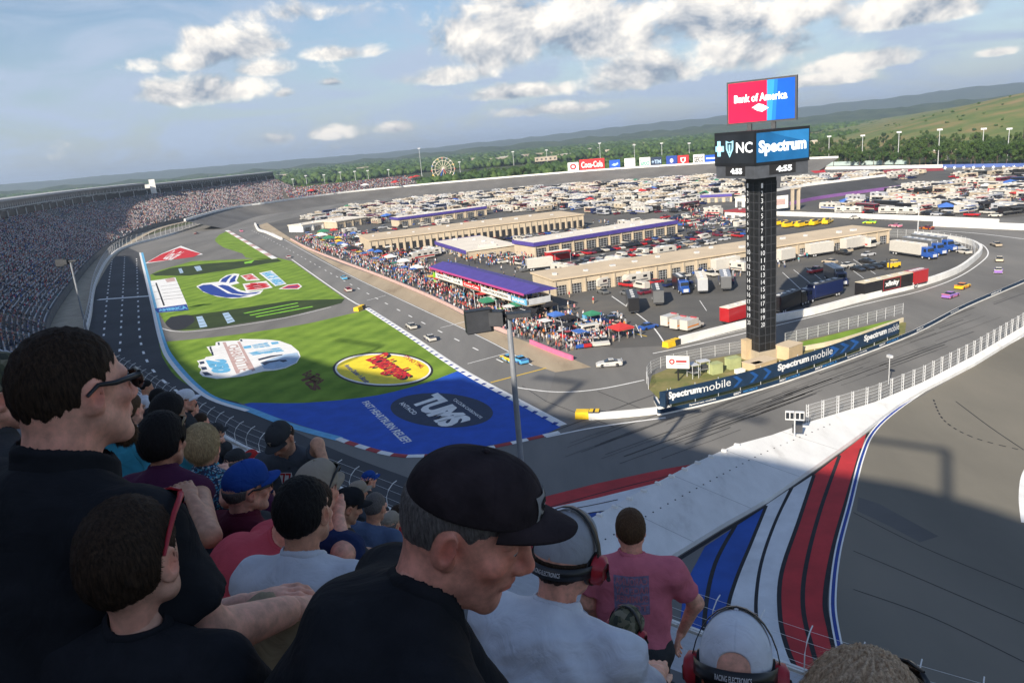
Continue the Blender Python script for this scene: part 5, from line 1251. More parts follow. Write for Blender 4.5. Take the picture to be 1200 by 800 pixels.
while len(P_)<60:
    a=random.uniform(.34,.75); d=random.uniform(820,1500); x,y=math.sin(a)*d,math.cos(a)*d
    if wob(np.array([x]),np.array([y]),.01,33)[0]>.25: P_.append((x,y,float(hill(np.array([x]),np.array([y]))[0])-.3))
canopy_mass('shrubs',P_,2.2,3.2,1,LEAF,'scattered shrubs on the grass hill')
# trees one can tell apart: the dark line on the right and some beyond the far turn
def tree_mesh(seed,nl,spread,tall):
    r=np.random.default_rng(seed); cl=[]
    for k in range(14):
        a=r.uniform(0,6.28); u=r.random()**.5; z=r.uniform(.28,1.0); rr=spread*u*(1.05-abs(z-.55)*1.1); cl.append((math.cos(a)*rr,math.sin(a)*rr,z*tall,r.uniform(.22,.4)*spread))
    cl=np.array(cl); ci=r.integers(0,len(cl),nl); d=r.normal(size=(nl,3)); d/=np.linalg.norm(d,axis=1)[:,None]; rad=r.random(nl)**.4
    C_=cl[ci,:3]+d*(cl[ci,3]*rad)[:,None]; s=r.uniform(.28,.6,nl)*spread/5.
    t1=r.normal(size=(nl,3)); t1/=np.linalg.norm(t1,axis=1)[:,None]; t2=np.cross(t1,d); t2/=np.linalg.norm(t2,axis=1)[:,None]+1e-6
    V=np.stack([C_+t1*s[:,None],C_+t2*s[:,None],C_-t1*s[:,None]],1).reshape(-1,3); F=np.arange(nl*3).reshape(-1,3); return npmesh('crown',V,F,[LEAF[seed%3]])
def trunk_mesh(tall):
    b=MB(); b.tube([(0,0,0),(.1,0,tall*.35),(0,.1,tall*.7)],[tall*.028,tall*.02,tall*.008],M('bark'),7)
    for a in range(5): b.tube([(0,0,tall*(.3+.07*a)),(math.cos(a*1.3)*tall*.16,math.sin(a*1.3)*tall*.16,tall*(.5+.07*a))],[tall*.012,tall*.004],M('bark'),5)
    return b.mesh('trunk')
TR=[(tree_mesh(s,1500,sp,tl),trunk_mesh(tl)) for s,sp,tl in ((0,4.6,11),(1,5.4,13),(2,4.0,12),(3,5.8,11.5),(4,4.8,14))]
def tree(p,k,s,label,group):
    t=empty('tree',p,random.uniform(0,6),label,'tree',group); t.scale=(s,s,s*random.uniform(.9,1.15)); link('crown',TR[k][0],t); link('trunk',TR[k][1],t)
trs=[]
for row,(d0,n) in enumerate(((0,52),(1,46),(2,40))):
    for k in range(n):
        px=950+k*(310/n)+random.uniform(-4,4); py=193-row*7.5-max(0,(px-1090))*.018*row*.6+random.uniform(-1.5,1.5)
        p=at(px,py,0); p.z=max(-.5,hill(np.array([p.x]),np.array([p.y]))[0]); trs.append((p,row))
for p,row in trs: tree(p,random.randrange(5),random.uniform(.75,1.35),['bushy tree in the front row of the dark tree line on the right','tree in the middle of the dark tree line on the right','tree at the back of the dark tree line under the grass hill'][row],'trees of the dark line on the right')
for k in range(64):
    px=random.uniform(490,900); p=None; d=far_lim(px)+random.uniform(45,150); h=ray(px,200); h=Vector((h.x,h.y,0)).normalized()*d; h.z=-.5
    tree(h,random.randrange(5),random.uniform(.8,1.3),'roundish tree standing close behind the far turn and its sign boards','trees close behind the far turn')
# far roofs and lots scattered among the woods
far_w=[mat('far_roof_white',(.62,.60,.55),.8,.1,.1),mat('far_roof_tan',(.42,.36,.28),.8,.1,.1),mat('far_roof_grey',(.30,.31,.33),.8,.1,.1)]
FB=[]
for k,(x,y,w,h) in enumerate(((600,186,60,9),(628,183,80,9),(585,188,40,8),(655,181,50,8),(690,177,70,9),(540,190,40,8),(560,187,34,8),(705,179,40,7),(330,195,60,9),(290,199,50,9),(250,205,40,8),(215,203,60,9),(150,212,50,8),(100,217,40,8),(60,220,60,8),(420,190,50,9),(470,187,40,8),(745,170,50,8),(665,184,60,8),(640,188,44,8),(955,170,20,6))):
    p=at(x,y+3,0); 
    if p.z>1 or p.length>4200 or p.y<0: 
        dr=ray(x,y); hh=Vector((dr.x,dr.y,0)).normalized()*2300; p=Vector((hh.x,hh.y,0))
    b=MB(); b.box((0,0,h/2+4),(w,w*.45,h),far_w[1]); b.box((0,0,h+4.3),(w*1.02,w*.47,.6),far_w[k%2]); 
    for i in range(5): b.box((-w*.4+w*.2*i,-w*.226,h*.5+4),(w*.08,.2,h*.4),M('door_dark'))
    o=b.build('warehouse',loc=p,rz=random.uniform(-.4,.4)); tag(o,'flat-roofed warehouse far off among the woods, tiny in the photo','warehouse','far warehouses among the woods')
# ---------------------------------------------------------------- vehicles
PAINT={}
def paint(n,c,rough=.3): 
    if n not in PAINT: PAINT[n]=mat('car_'+n,c,rough,.05,1.,spec=.5,coat=.4)
    return PAINT[n]
for n,c in (('white',(.57,.545,.49)),('silver',(.42,.43,.45)),('black',(.018,.018,.02)),('grey',(.13,.135,.14)),('red',(.42,.02,.025)),('blue',(.025,.09,.36)),('maroon',(.14,.015,.03)),('tan',(.42,.35,.26)),('navy',(.015,.025,.09)),('yellow',(.80,.52,.02)),('green',(.30,.72,.04)),('purple',(.30,.16,.50)),('pink',(.66,.20,.30)),('sky',(.10,.40,.66)),('orange',(.75,.24,.02)),('cream',(.52,.45,.34))): paint(n,c)
def loft(b,secs,m,cap=True):
    """secs: list of rings (same count)"""
    n=len(secs[0]); V=[p for r in secs for p in r]; F=[]
    for i in range(len(secs)-1):
        for k in range(n): F.append((i*n+k,i*n+(k+1)%n,(i+1)*n+(k+1)%n,(i+1)*n+k))
    if cap: F.append(tuple(reversed(range(n)))); F.append(tuple((len(secs)-1)*n+k for k in range(n)))
    b.add(V,F,m)
def ringbox(x,w,z0,z1,top=.9,bev=.12):
    h=w/2; t=h*top
    return [(x,-h*.96,z0),(x,-h,z0+bev*2),(x,-h,z1-bev*1.4),(x,-t,z1),(x,t,z1),(x,h,z1-bev*1.4),(x,h,z0+bev*2),(x,h*.96,z0)]
def wheels(b,xs,ys,r=.34,w=.26,m=None):
    for x in xs:
        for y in ys: b.cyl((x,y,r),r,w,m or M('tyre'),'y',12)
def race_car_parts(c1,c2,num,roof=None):
    """stock car facing +X: dictionary of part meshes"""
    P={}
    b=MB(); loft(b,[ringbox(-2.45,1.7,.30,.82),ringbox(-2.2,1.88,.18,.98),ringbox(-1.2,1.95,.16,1.0),ringbox(-.3,1.93,.16,.95),ringbox(.9,1.95,.16,.92),ringbox(1.7,1.92,.16,.82),ringbox(2.25,1.82,.16,.66),ringbox(2.5,1.5,.18,.5)],c1); P['body']=b.mesh('body',False)
    b=MB(); loft(b,[[(-1.65,-.72,.99),(-1.65,.72,.99),(-1.62,.72,1.0),(-1.62,-.72,1.0)],[(-.95,-.8,.97),(-.95,.8,.97),(-.75,.6,1.34),(-.75,-.6,1.34)],[(.25,-.82,.95),(.25,.82,.95),(.05,.6,1.36),(.05,-.6,1.36)],[(.95,-.76,.9),(.95,.76,.9),(.93,.74,.92),(.93,-.74,.92)]],M('glass_dark')); P['windows']=b.mesh('windows')
    b=MB(); loft(b,[[(-.85,-.62,1.3),(-.85,.62,1.3),(-.82,.58,1.365),(-.82,-.58,1.365)],[(.12,-.64,1.32),(.12,.64,1.32),(.08,.58,1.385),(.08,-.58,1.385)]],roof or c1)
    P['roof']=b.mesh('roof')
    b=MB(); b.box((-2.4,0,1.04),(.16,1.75,.16),c2); b.box((-2.36,0,.92),(.05,1.6,.16),M('black_paint')); P['spoiler']=b.mesh('spoiler')
    b=MB(); loft(b,[ringbox(-2.3,1.965,.2,.46,.99,.03),ringbox(-1.2,1.985,.2,.44,.99,.03),ringbox(1.6,1.985,.2,.44,.99,.03),ringbox(2.3,1.86,.2,.4,.99,.03)],c2); P['side_skirt']=b.mesh('side_skirt')
    b=MB(); text(b,num,[(-.62,.42,1.395),(-.62,-.42,1.395),(-.08,-.42,1.395),(-.08,.42,1.395)],c2,.004,.06)
    for s in (-1,1):
        q=[(-.45*s-.35,s*-.99,.46),(-.45*s+.35*1,s*-.99,.46),(-.45*s+.35,s*-.985,.86),(-.45*s-.35,s*-.985,.86)]
        if s<0: q=[q[1],q[0],q[3],q[2]]
        text(b,num,q,c2,.006,.06)
    P['race_number']=b.mesh('race_number')
    w=[]
    for x in (-1.42,1.38):
        for y in (-.84,.84):
            b=MB(); b.cyl((x,y,.35),.35,.3,M('tyre'),'y',14); b.cyl((x,y*1.03,.35),.2,.29,M('dark_steel'),'y',10); w.append(b.mesh('wheel'))
    P['wheel']=w; return P
def place_car(name,P,p,a,label,cat,group=None):
    t=empty(name,p,a,label,cat,group)
    for k,me in P.items():
        for q in (me if isinstance(me,list) else [me]): link(k,q,t)
    return t
def heading(p,q): a=at(*p); b_=at(*q); return math.atan2((b_-a).y,(b_-a).x)
pc=PAINT
RC=[((338,302),(330,296),'silver','red','4','silver race car far up pit road alone'),((403,327),(394,321),'sky','white','43','sky blue race car on pit road ahead of a white one'),((408,341),(399,335),'white','red','22','white and red race car just behind the sky blue one on pit road'),((482,384),(473,378),'white','black','12','white race car leading another white one beside the kerb'),((504,398),(495,392),'white','navy','2','second white race car following close beside the kerb'),
 ((596,422),(586,417),'yellow','sky','10','yellow and teal race car partly behind the lamp pole'),((609,424),(599,419),'sky','blue','17','bright blue race car right behind the yellow and teal one'),((714,428.5),(700,429.5),'white','silver','88','white and silver race car rounding the pit exit alone'),
 ((1019,262),(1005,262),'green','yellow','41','bright lime race car leading on the far infield road'),((1049,266),(1036,265),'pink','white','6','pink and white race car behind the lime one'),((1086,268.5),(1073,267.5),'maroon','orange','38','dark maroon race car behind the pink one before the white wall'),
 ((1167,288),(1156,284),'tan','black','3','tan race car at the top of the right hand bend'),((1171,305.5),(1170,297),'cream','black','9','cream race car in the middle of the right hand bend'),((1170,319),(1172,309),'purple','white','48','purple race car behind the cream one in the bend'),
 ((1128,337.5),(1142,332),'yellow','orange','18','yellow and orange race car beside a purple one above the banner'),((1114,348),(1128,343),'purple','pink','11','purple and pink race car below the yellow one in the bend'),
 ((230,274),(238,271),'maroon','white','19','dark race car far away at the exit of the last turn'),((283,271.5),(291,274),'pink','white','1','pale pink race car far away entering pit road')]
for p,q,c1,c2,num,lab in RC: place_car('race_car',race_car_parts(pc[c1],pc[c2],num,pc[c2] if num in('10','22','48','18') else None),at(*p,.06),heading(p,q),lab,'race car','race cars on the course')
# ordinary cars: one mesh each, tiny in the photo
def car_mesh(c,kind='car'):
    b=MB()
    if kind=='car':
        loft(b,[ringbox(-2.3,1.7,.3,.85),ringbox(-2.1,1.8,.22,.95),ringbox(0,1.84,.2,.98),ringbox(1.2,1.8,.2,.92),ringbox(2.2,1.7,.25,.72)],c)
        loft(b,[[(-1.75,-.75,.93),(-1.75,.75,.93),(-1.72,.75,.95),(-1.72,-.75,.95)],[(-1.1,-.72,.95),(-1.1,.72,.95),(-1.0,.58,1.42),(-1.0,-.58,1.42)],[(.3,-.74,.95),(.3,.74,.95),(.15,.6,1.42),(.15,-.6,1.42)],[(1.05,-.72,.92),(1.05,.72,.92),(1.02,.7,.94),(1.02,-.7,.94)]],M('glass_dark')); b.box((-.43,0,1.44),(1.2,1.18,.05),c)
    elif kind=='pickup':
        loft(b,[ringbox(-2.8,1.85,.45,1.1),ringbox(-.9,1.9,.4,1.12),ringbox(1.2,1.9,.4,1.15),ringbox(2.7,1.8,.45,1.05)],c); b.box((-1.75,0,1.14),(1.7,1.5,.05),M('black_paint'))
        loft(b,[[(-.85,-.85,1.1),(-.85,.85,1.1),(-.8,.7,1.82),(-.8,-.7,1.82)],[(.8,-.85,1.1),(.8,.85,1.1),(.5,.7,1.82),(.5,-.7,1.82)],[(1.3,-.8,1.1),(1.3,.8,1.1),(1.25,.78,1.13),(1.25,-.78,1.13)]],M('glass_dark')); b.box((-.15,0,1.85),(1.35,1.42,.06),c)
    elif kind=='van':
        loft(b,[ringbox(-2.7,1.9,.35,2.1),ringbox(1.4,1.95,.35,2.15),ringbox(1.9,1.9,.35,1.4),ringbox(2.7,1.8,.4,1.1)],c); b.box((1.72,0,1.75),(.4,1.7,.5),M('glass_dark'),top=(.3,.95)); 
        for y in (-.97,.97): b.box((-.2,y,1.6),(2.8,.03,.5),M('glass_dark'))
    wheels(b,(-1.5,1.5) if kind!='car' else (-1.35,1.35),(-.8,.8)); return b.mesh('body')
def rv_mesh(c,kind,trim):
    b=MB()
    if kind=='motorhome':
        L_=10.5; b.box((-1,0,3.56),(L_*.55,1.5,.06),pc['tan']); loft(b,[ringbox(-L_/2,2.5,.6,3.5,.95),ringbox(L_/2-.4,2.5,.6,3.5,.95),ringbox(L_/2,2.4,.7,2.6,.95)],c); b.box((L_/2-.05,0,2.35),(.3,2.2,1.1),M('glass_dark'))
        for y in (-1.262,1.262):
            b.box((-.5,y,1.35),(L_*.86,.03,.5),trim)
            for x in (-3.5,-1,1.8): b.box((x,y,2.3),(1.3,.035,.7),M('glass_dark'))
        b.box((-2,0,3.65),(1.1,.9,.3),M('white_wall')); b.box((1.5,0,3.62),(.9,.7,.24),M('white_wall')); b.box((0,-2.4,3.0),(5.5,2.2,.08),trim); wheels(b,(-3.2,3.6),(-1.05,1.05),.5,.3)
    elif kind=='trailer':
        L_=8.5; loft(b,[ringbox(-L_/2,2.4,.65,3.2,.95),ringbox(L_/2-1,2.4,.65,3.2,.95),ringbox(L_/2,2.3,1.0,2.6,.95)],c)
        for y in (-1.212,1.212):
            b.box((0,y,1.25),(L_*.8,.03,.4),trim)
            for x in (-2.4,1.6): b.box((x,y,2.2),(1.4,.035,.7),M('glass_dark'))
        b.box((-1,0,3.32),(1.,.8,.26),M('white_wall')); wheels(b,(-.9,.1),(-1.05,1.05),.38,.25); b.tube([(L_/2,0,.7),(L_/2+1.3,0,.6)],.08,M('dark_steel'),5)
    elif kind=='bus':
        L_=12; loft(b,[ringbox(-L_/2,2.5,.5,3.4,.95),ringbox(L_/2,2.5,.5,3.3,.95)],c)
        for y in (-1.262,1.262): b.box((0,y,2.45),(L_*.9,.03,.8),M('glass_dark')); b.box((0,y*.999,1.2),(L_*.95,.03,.35),trim)
        b.box((L_/2+.02,0,2.3),(.05,2.2,1.2),M('glass_dark')); wheels(b,(-3.6,4.2),(-1.05,1.05),.5,.3)
    return b.mesh('body')
FLEET=[]
for c,tr in (('white','grey'),('white','blue'),('cream','maroon'),('white','red'),('tan','grey'),('silver','navy'),('black','grey')):
    FLEET.append((rv_mesh(pc[c],'motorhome',pc[tr]),'motorhome','motorhome',c)); 
for c,tr in (('white','grey'),('cream','tan'),('white','navy'),('silver','black')): FLEET.append((rv_mesh(pc[c],'trailer',pc[tr]),'travel_trailer','caravan',c))
for c,tr in (('white','red'),('maroon','cream'),('navy','silver'),('black','silver')): FLEET.append((rv_mesh(pc[c],'bus',pc[tr]),'coach','coach',c))
for c in ('white','silver','black','grey','red','blue','maroon','tan'): FLEET.append((car_mesh(pc[c]),'parked_car','car',c))
for c in ('white','black','silver','navy','red'): FLEET.append((car_mesh(pc[c],'pickup'),'pickup_truck','pickup',c))
for c in ('white','grey','white'): FLEET.append((car_mesh(pc[c],'van'),'van','van',c))
WT=np.array([1.5,1.4,2.6,1.,2.,1.6,1.4, 1.3,1.8,1.1,1.5, .5,.6,.5,.8, 2.0,2.6,4.2,3.4,2,2.,1.4,1.4, 1.8,3.2,1.8,2.2,1.6, 1.2,1.2,.6]); WT/=WT.sum()
def inside(p,poly):
    x,y=p; c=False; j=len(poly)-1
    for i in range(len(poly)):
        if (poly[i][1]>y)!=(poly[j][1]>y) and x<(poly[j][0]-poly[i][0])*(y-poly[i][1])/(poly[j][1]-poly[i][1])+poly[i][0]: c=not c
        j=i
    return c
def pack(poly,a,pitch,dens,seed,skip=()):
    """rows of parked vehicles filling a photo polygon on the ground"""
    r=random.Random(seed); Pg=[at(*q) for q in poly]; ca,sa=math.cos(a),math.sin(a)
    us=[p.x*ca+p.y*sa for p in Pg]; vs=[-p.x*sa+p.y*ca for p in Pg]; out=[]
    v=min(vs); row=0
    while v<max(vs):
        u=min(us)+r.uniform(0,4)
        while u<max(us):
            x,y=u*ca-v*sa,u*sa+v*ca; X_,Y_=proj((x,y,0)); k=int(np.searchsorted(np.cumsum(WT),r.random())); k=min(k,len(FLEET)-1)
            ln={'motorhome':11.5,'travel_trailer':10.,'coach':13}.get(FLEET[k][1],6.)
            if y>20 and inside((X_,Y_),poly) and r.random()<dens and not any(inside((X_,Y_),s) for s in skip): out.append((x+r.uniform(-.5,.5),y+r.uniform(-.5,.5),a+(PI/2 if row%2 else 0)+r.uniform(-.12,.12)+(PI if r.random()<.4 else 0),k))
            u+=ln*.78 if row%2==0 else 4.0
        v+=pitch*(1.0 if row%2==0 else 1.25); row+=1
    return out
FIELD=[(352,258),(400,245),(470,236),(560,227.5),(640,220.5),(700,216.5),(760,212),(836,207),(872,207),(872,230),(838,228),(822,240),(815,246),(800,250),(770,250),(735,252),(690,252),(690,247),(610,249),(560,249),(500,256),(430,264),(395,262)]
cars=pack(FIELD,R(27),7.6,.86,1)
F2=[(918,213),(960,208),(1020,205),(1078,203),(1082,209),(1030,214),(960,221),(918,228)]
cars+=pack(F2,R(20),7.6,.9,2)
F3=[(948,247),(985,238),(1040,229),(1062,222),(1120,213),(1190,212),(1260,214),(1260,250),(1180,253),(1120,250),(1040,248)]
cars+=pack(F3,R(20),7.4,.78,3)
F4=[(1110,205),(1200,202),(1260,203),(1260,209),(1120,211)]
cars+=pack(F4,R(10),7.5,.8,4)
cars.sort(key=lambda c:c[0]**2+c[1]**2)
vis=[c for c in cars if -10<proj((c[0],c[1],1))[0]<1210]
indiv=vis[:300]; ids=set(id(c) for c in indiv)
for x,y,a,k in indiv:
    me,nm,cat,col=FLEET[k]; o=link(nm,me,None,(x,y,.02),a); tag(o,'%s %s parked in the packed infield camping field'%(col,cat),cat,'%s %ss in the infield camping field'%(col,cat))
# the rest of the field as one mass
VV=[];FF=[];MI=[];MT=[];off=0
cache={}
rest=[c for c in cars if id(c) not in ids]
bm_=MB()
for x,y,a,k in rest:
    me=FLEET[k][0]
    if k not in cache: cache[k]=([tuple(v.co) for v in me.vertices],[tuple(p.vertices) for p in me.polygons],[me.materials[p.material_index] for p in me.polygons])
    v,f,m=cache[k]; c,s=math.cos(a),math.sin(a); base=len(bm_.v); bm_.v.extend([(x+p[0]*c-p[1]*s,y+p[0]*s+p[1]*c,p[2]+.02) for p in v])
    for q,mm in zip(f,m): bm_.f.append(tuple(base+i for i in q)); bm_.m.append(bm_.mi(mm))
tag(bm_.build('camping_vehicles'),'hundreds of farther campers and cars packed across the infield','vehicles',kind='stuff')
# tents among the campers
for k in range(110):
    px=random.uniform(380,870); py=random.uniform(211,262)
    if not inside((px,py),FIELD): continue
    m=random.choice([cwht,cblk,cblk,cblu,cred,cwht,cgrn,cblk]); put_canopy(at(px,py,.02),random.choice([4,6]),m,'%s canopy between campers in the infield field'%CN[m.name],'%s canopies in the infield camping field'%CN[m.name],random.uniform(0,1.5))
for k in range(24):
    px=random.uniform(960,1195); py=random.uniform(216,250)
    if not inside((px,py),F3): continue
    m=random.choice([cwht,cblk,cblu,cred]); put_canopy(at(px,py,.02),random.choice([4,6]),m,'%s canopy among the vehicles right of the pylon'%CN[m.name],'%s canopies right of the pylon'%CN[m.name],random.uniform(0,1.5))
# rows of parked cars round the garages
def row(p0,p1,n,a_off,kinds,label,group,jit=.3):
    A,B=at(*p0,.02),at(*p1,.02); a=math.atan2((B-A).y,(B-A).x)
    for k in range(n):
        if random.random()<.08: continue
        p=A.lerp(B,(k+.5)/n); i=random.choice(kinds); me,nm,cat,col=FLEET[i]
        o=link(nm,me,None,p+Vector((random.uniform(-jit,jit),random.uniform(-jit,jit),0)),a+a_off+random.uniform(-.06,.06)+(PI if random.random()<.5 else 0)); tag(o,'%s %s %s'%(col,cat,label),cat,'%s %ss %s'%(col,cat,group))
CARS=list(range(15,28)); VANS=[28,29,30,23,15,15]
row((450,300),(690,268),30,PI/2,CARS,'parked before the farthest garage','before the farthest garage')
row((640,306),(800,279),24,PI/2,CARS,'parked below the purple-fringed garage','below the purple-fringed garage')
row((655,316),(830,283),22,PI/2,CARS+VANS,'parked behind the hauler yard garage','behind the hauler yard garage')
row((690,330),(730,322),5,PI/2,VANS,'by the left doors of the hauler yard garage','by the left doors of the hauler yard garage')
row((730,287),(830,272),12,PI/2,CARS,'in the lot right of the purple-fringed garage','right of the purple-fringed garage')
row((760,266),(870,262),10,.2,CARS+[28],'scattered by the infield road crossing','by the infield road crossing',1.5)
row((790,256),(850,250),8,PI/2,CARS,'beside the infield road left of the pylon','beside the infield road left of the pylon',1.)
row((665,407),(712,402),6,PI/2,[15,20,15,19,16],'parked by the pink end of the pit wall','by the pink end of the pit wall')
row((645,398),(668,392),3,.4,[23,15,20],'behind the pink pit wall','behind the pink pit wall')
row((1105,285),(1132,298),6,.4,CARS,'parked inside the near infield curve','inside the near infield curve')
row((1000,318),(1042,312),4,PI/2,[17,18,23],'in the hauler yard beside the yellow forklift','in the hauler yard')
row((985,250),(1170,254),16,.05,CARS+[28,7],'along the white wall of the far infield road','along the white wall of the far infield road',.8)
for p,a,k,l in (((760,385),.5,20,'maroon car next to an ambulance in the hauler yard'),((1002,256.5),.1,15,'white car alone on the dark road right of the pylon')): me,nm,cat,col=FLEET[k]; tag(link(nm,me,None,at(*p,.02),a),l,cat)
# everything else that stands about between the garages
for poly,n,lab in (([(455,302),(560,288),(690,270),(690,280),(600,292),(520,300),(470,312)],46,'standing about before the farthest garage'),([(655,322),(690,305),(800,282),(830,270),(870,262),(872,276),(800,296),(700,318)],64,'in the crowded lot between the two nearer garages'),([(670,338),(740,330),(812,312),(870,304),(870,318),(820,330),(760,345),(700,350)],22,'along the doors of the hauler yard garage'),([(690,268),(760,258),(830,250),(880,250),(880,262),(800,268),(720,276)],48,'in the lot by the infield road left of the pylon'),([(395,276),(440,268),(560,250),(575,258),(470,272),(430,290)],40,'near the sheds and the purple-edged shop row'),([(655,385),(720,368),(735,378),(705,400),(668,402)],12,'behind the pink end of the pit wall'),([(560,296),(600,290),(640,310),(690,318),(650,325),(600,315)],18,'behind the purple-roofed pit suite'),([(915,300),(1000,285),(1040,288),(1035,305),(985,315),(925,330)],10,'in the hauler yard right of the pylon shaft')):
    c_=0; xs=[q[0] for q in poly]; ys=[q[1] for q in poly]; used=[]; tries=0
    while c_<n and tries<4000:
        tries+=1; x,y=random.uniform(min(xs),max(xs)),random.uniform(min(ys),max(ys))
        if not inside((x,y),poly): continue
        p=at(x,y,.02)
        if any((p-u).length<4.2 for u in used): continue
        used.append(p); k=random.choice(CARS+CARS+[28,29,30,7,9,3]); me,nm,cat,col=FLEET[k]; o=link(nm,me,None,p,R(27)+random.choice([0,PI/2,PI,-PI/2])+random.uniform(-.15,.15)); tag(o,'%s %s %s'%(col,cat,lab),cat,'%s %ss %s'%(col,cat,lab)); c_+=1
# white campers lined up behind the rim of the big stand
for k in range(64):
    f=k/64.; i=2+f*(len(Fs)*.93-2); q=Fs[int(i)]+NS[int(i)]*(D0+38+random.uniform(-5,6)); me,nm,cat,col=FLEET[random.choice([0,1,7,0,3,9])]
    o=link(nm,me,None,(q.x,q.y,9.5+random.uniform(0,1.2)),random.uniform(0,6)); o.scale=(1.3,1.3,1.3); tag(o,'pale %s on the raised lot behind the rim of the big stand'%cat,cat,'campers behind the rim of the big stand')
b=MB(); I=range(nsec); b.ribbon([Fs[i]+NS[i]*(D0+22)+Z0*-1 for i in I],[Fs[i]+NS[i]*(D0+24)+Z0*9.4 for i in I],M('land')); b.ribbon([Fs[i]+NS[i]*(D0+24)+Z0*9.4 for i in I],[Fs[i]+NS[i]*(D0+66)+Z0*9.4 for i in I],M('paddock')); b.ribbon([Fs[i]+NS[i]*(D0+66)+Z0*9.4 for i in I],[Fs[i]+NS[i]*(D0+90)+Z0*-1 for i in I],M('land')); tag(b.build('raised_lot'),kind='structure')
# transporters
def hauler(p,a,c,roof,label,txt=None,cabc=None,L_=14.,awning=None,cab=True,tcol=None):
    t=empty('transporter',p,a,label,'transporter truck')
    b=MB(); b.box((0,0,2.55),(L_,2.6,3.0),c); b.box((0,0,.9),(L_*.94,2.3,.5),M('dark_steel')); tr_=b.build('trailer',t)
    b=MB(); b.box((0,0,4.1),(L_+.05,2.64,.1),roof); 
    for k in range(4): b.box((-L_*.35+L_*.23*k,0,4.22),(.9,.8,.18),M('galv'))
    b.build('roof_panel',tr_)
    if txt:
        b=MB(); q=[(-L_*.12,-1.31,1.25),(L_*.24,-1.31,1.25),(L_*.24,-1.31,3.95),(-L_*.12,-1.31,3.95)]; shape(b,[(0,0),(1,0),(1,1),(0,1)],q,tcol[0],.01); shape(b,[(.03,.05),(.97,.05),(.97,.95),(.03,.95)],q,tcol[1],.02); text_in(b,txt,q,M('white_paint'),(.1,.2,.9,.8),.03,.05,keep=False); b.build('side_lettering',tr_)
    if awning:
        b=MB(); b.box((0,-2.9,3.6),(L_*.7,3.2,.1),awning)
        for x in (-L_*.33,L_*.33): b.cyl((x,-4.4,1.8),.05,3.6,M('galv'),n=5)
        b.build('awning',t)
    for x in (-L_*.36,-L_*.27):
        for y in (-1.05,1.05): b=MB(); b.cyl((x,y,.5),.5,.35,M('tyre'),'y',12); b.cyl((x,y*1.05,.5),.26,.34,M('galv'),'y',10); b.build('wheel',t)
    if cab:
        cc=cabc or c; x0=L_/2+.4
        b=MB(); loft(b,[ringbox(x0,2.4,.7,3.5,.92),ringbox(x0+1.9,2.4,.7,3.4,.92),ringbox(x0+2.3,2.3,.7,2.0,.92),ringbox(x0+3.8,2.0,.7,1.75,.9)],cc); cb=b.build('cab',t)
        b=MB(); b.box((x0+2.2,0,2.65),(.35,2.1,.9),M('glass_dark'),top=(.3,.95)); 
        for y in (-1.21,1.21): b.box((x0+1.3,y,2.5),(.9,.04,.8),M('glass_dark'))
        b.build('window',cb)
        b=MB(); b.box((x0+3.83,0,1.2),(.1,1.3,.8),M('galv'))
        for y in (-1.0,1.0): b.cyl((x0-.15,y,2.6),.09,2.6,M('galv'),n=8)
        b.build('grille_and_stacks',cb)
        for x in (x0+.5,x0+3.0):
            for y in (-1.0,1.0): b=MB(); b.cyl((x,y,.5),.5,.35,M('tyre'),'y',12); b.cyl((x,y*1.05,.5),.26,.34,M('galv'),'y',10); b.build('wheel',t)
    return t
def H(p,q,*a,**k): P_=at(*p,.02); Q_=at(*q,.02); return hauler((P_+Q_)/2,math.atan2((Q_-P_).y,(Q_-P_).x),*a,**k)
H((853,381),(884,372),pc['red'],M('white_roof'),'red and black transporter left of the pylon foot behind the wall',cab=False,L_=11)
H((912,367),(930,360),pc['black'],M('dark_steel'),'black transporter emerging right of the pylon foot',cabc=pc['black'],L_=9)
H((1002,352.5),(1068,337),pc['black'],M('cream_wall') if 'cream_wall' in _M else M('white_roof'),'black and red transporter with a framed logo facing the wall','xfinity',cab=False,L_=17,tcol=(pc['red'],pc['black']))
b=MB(); p=at(1073,336,.02); 
hauler(at(1073,335.5,.02),heading((1068,337),(1078,334.5)),pc['red'],pc['red'],'short red trailer end joined to the framed-logo transporter',cab=False,L_=5.5)
H((978,346),(955,352),pc['navy'],M('dark_steel'),'dark blue transporter in shade between two black ones',L_=10,cabc=pc['navy'])
H((964,322),(990,337),pc['grey'],M('steel'),'grey-roofed transporter standing in the pylon shadow',L_=9,cabc=pc['navy'])
for k,(p,q) in enumerate((((1046,297),(1082,302.5)),((1060,292.5),(1094,298)),((1072,289),(1104,293.5)))):
    H(p,q,pc['white'] if k==0 else pc['grey'],M('steel') if k else M('white_roof'),['white-sided transporter with blue cab, nearest of three side by side','grey transporter with blue cab, middle of three side by side','grey transporter with blue cab, farthest of three side by side'][k],cabc=pc['blue'],L_=12)
H((738,353),(745,374),pc['black'],M('dark_steel'),'black transporter end-on at the left of the hauler yard',L_=11,cab=False)
H((768,344),(774,366),pc['grey'],M('dark_steel'),'dark grey transporter end-on, second in the hauler yard',L_=10,cab=False)
H((818,330),(826,351),pc['silver'],M('white_roof'),'silver transporter end-on with pale roof in the hauler yard',L_=12,cabc=pc['cream'],cab=False)
H((847,327),(853,349),pc['grey'],M('steel'),'grey transporter end-on left of the pylon shaft',L_=11,cab=False)
H((790,335),(803,345),pc['black'],M('dark_steel'),'small dark trailer with blue cab between end-on transporters',L_=6,cabc=pc['blue'])
H((700,321),(718,318),pc['white'],M('white_roof'),'white box trailer by the left end of the tan-roofed garage',L_=6,cab=False)
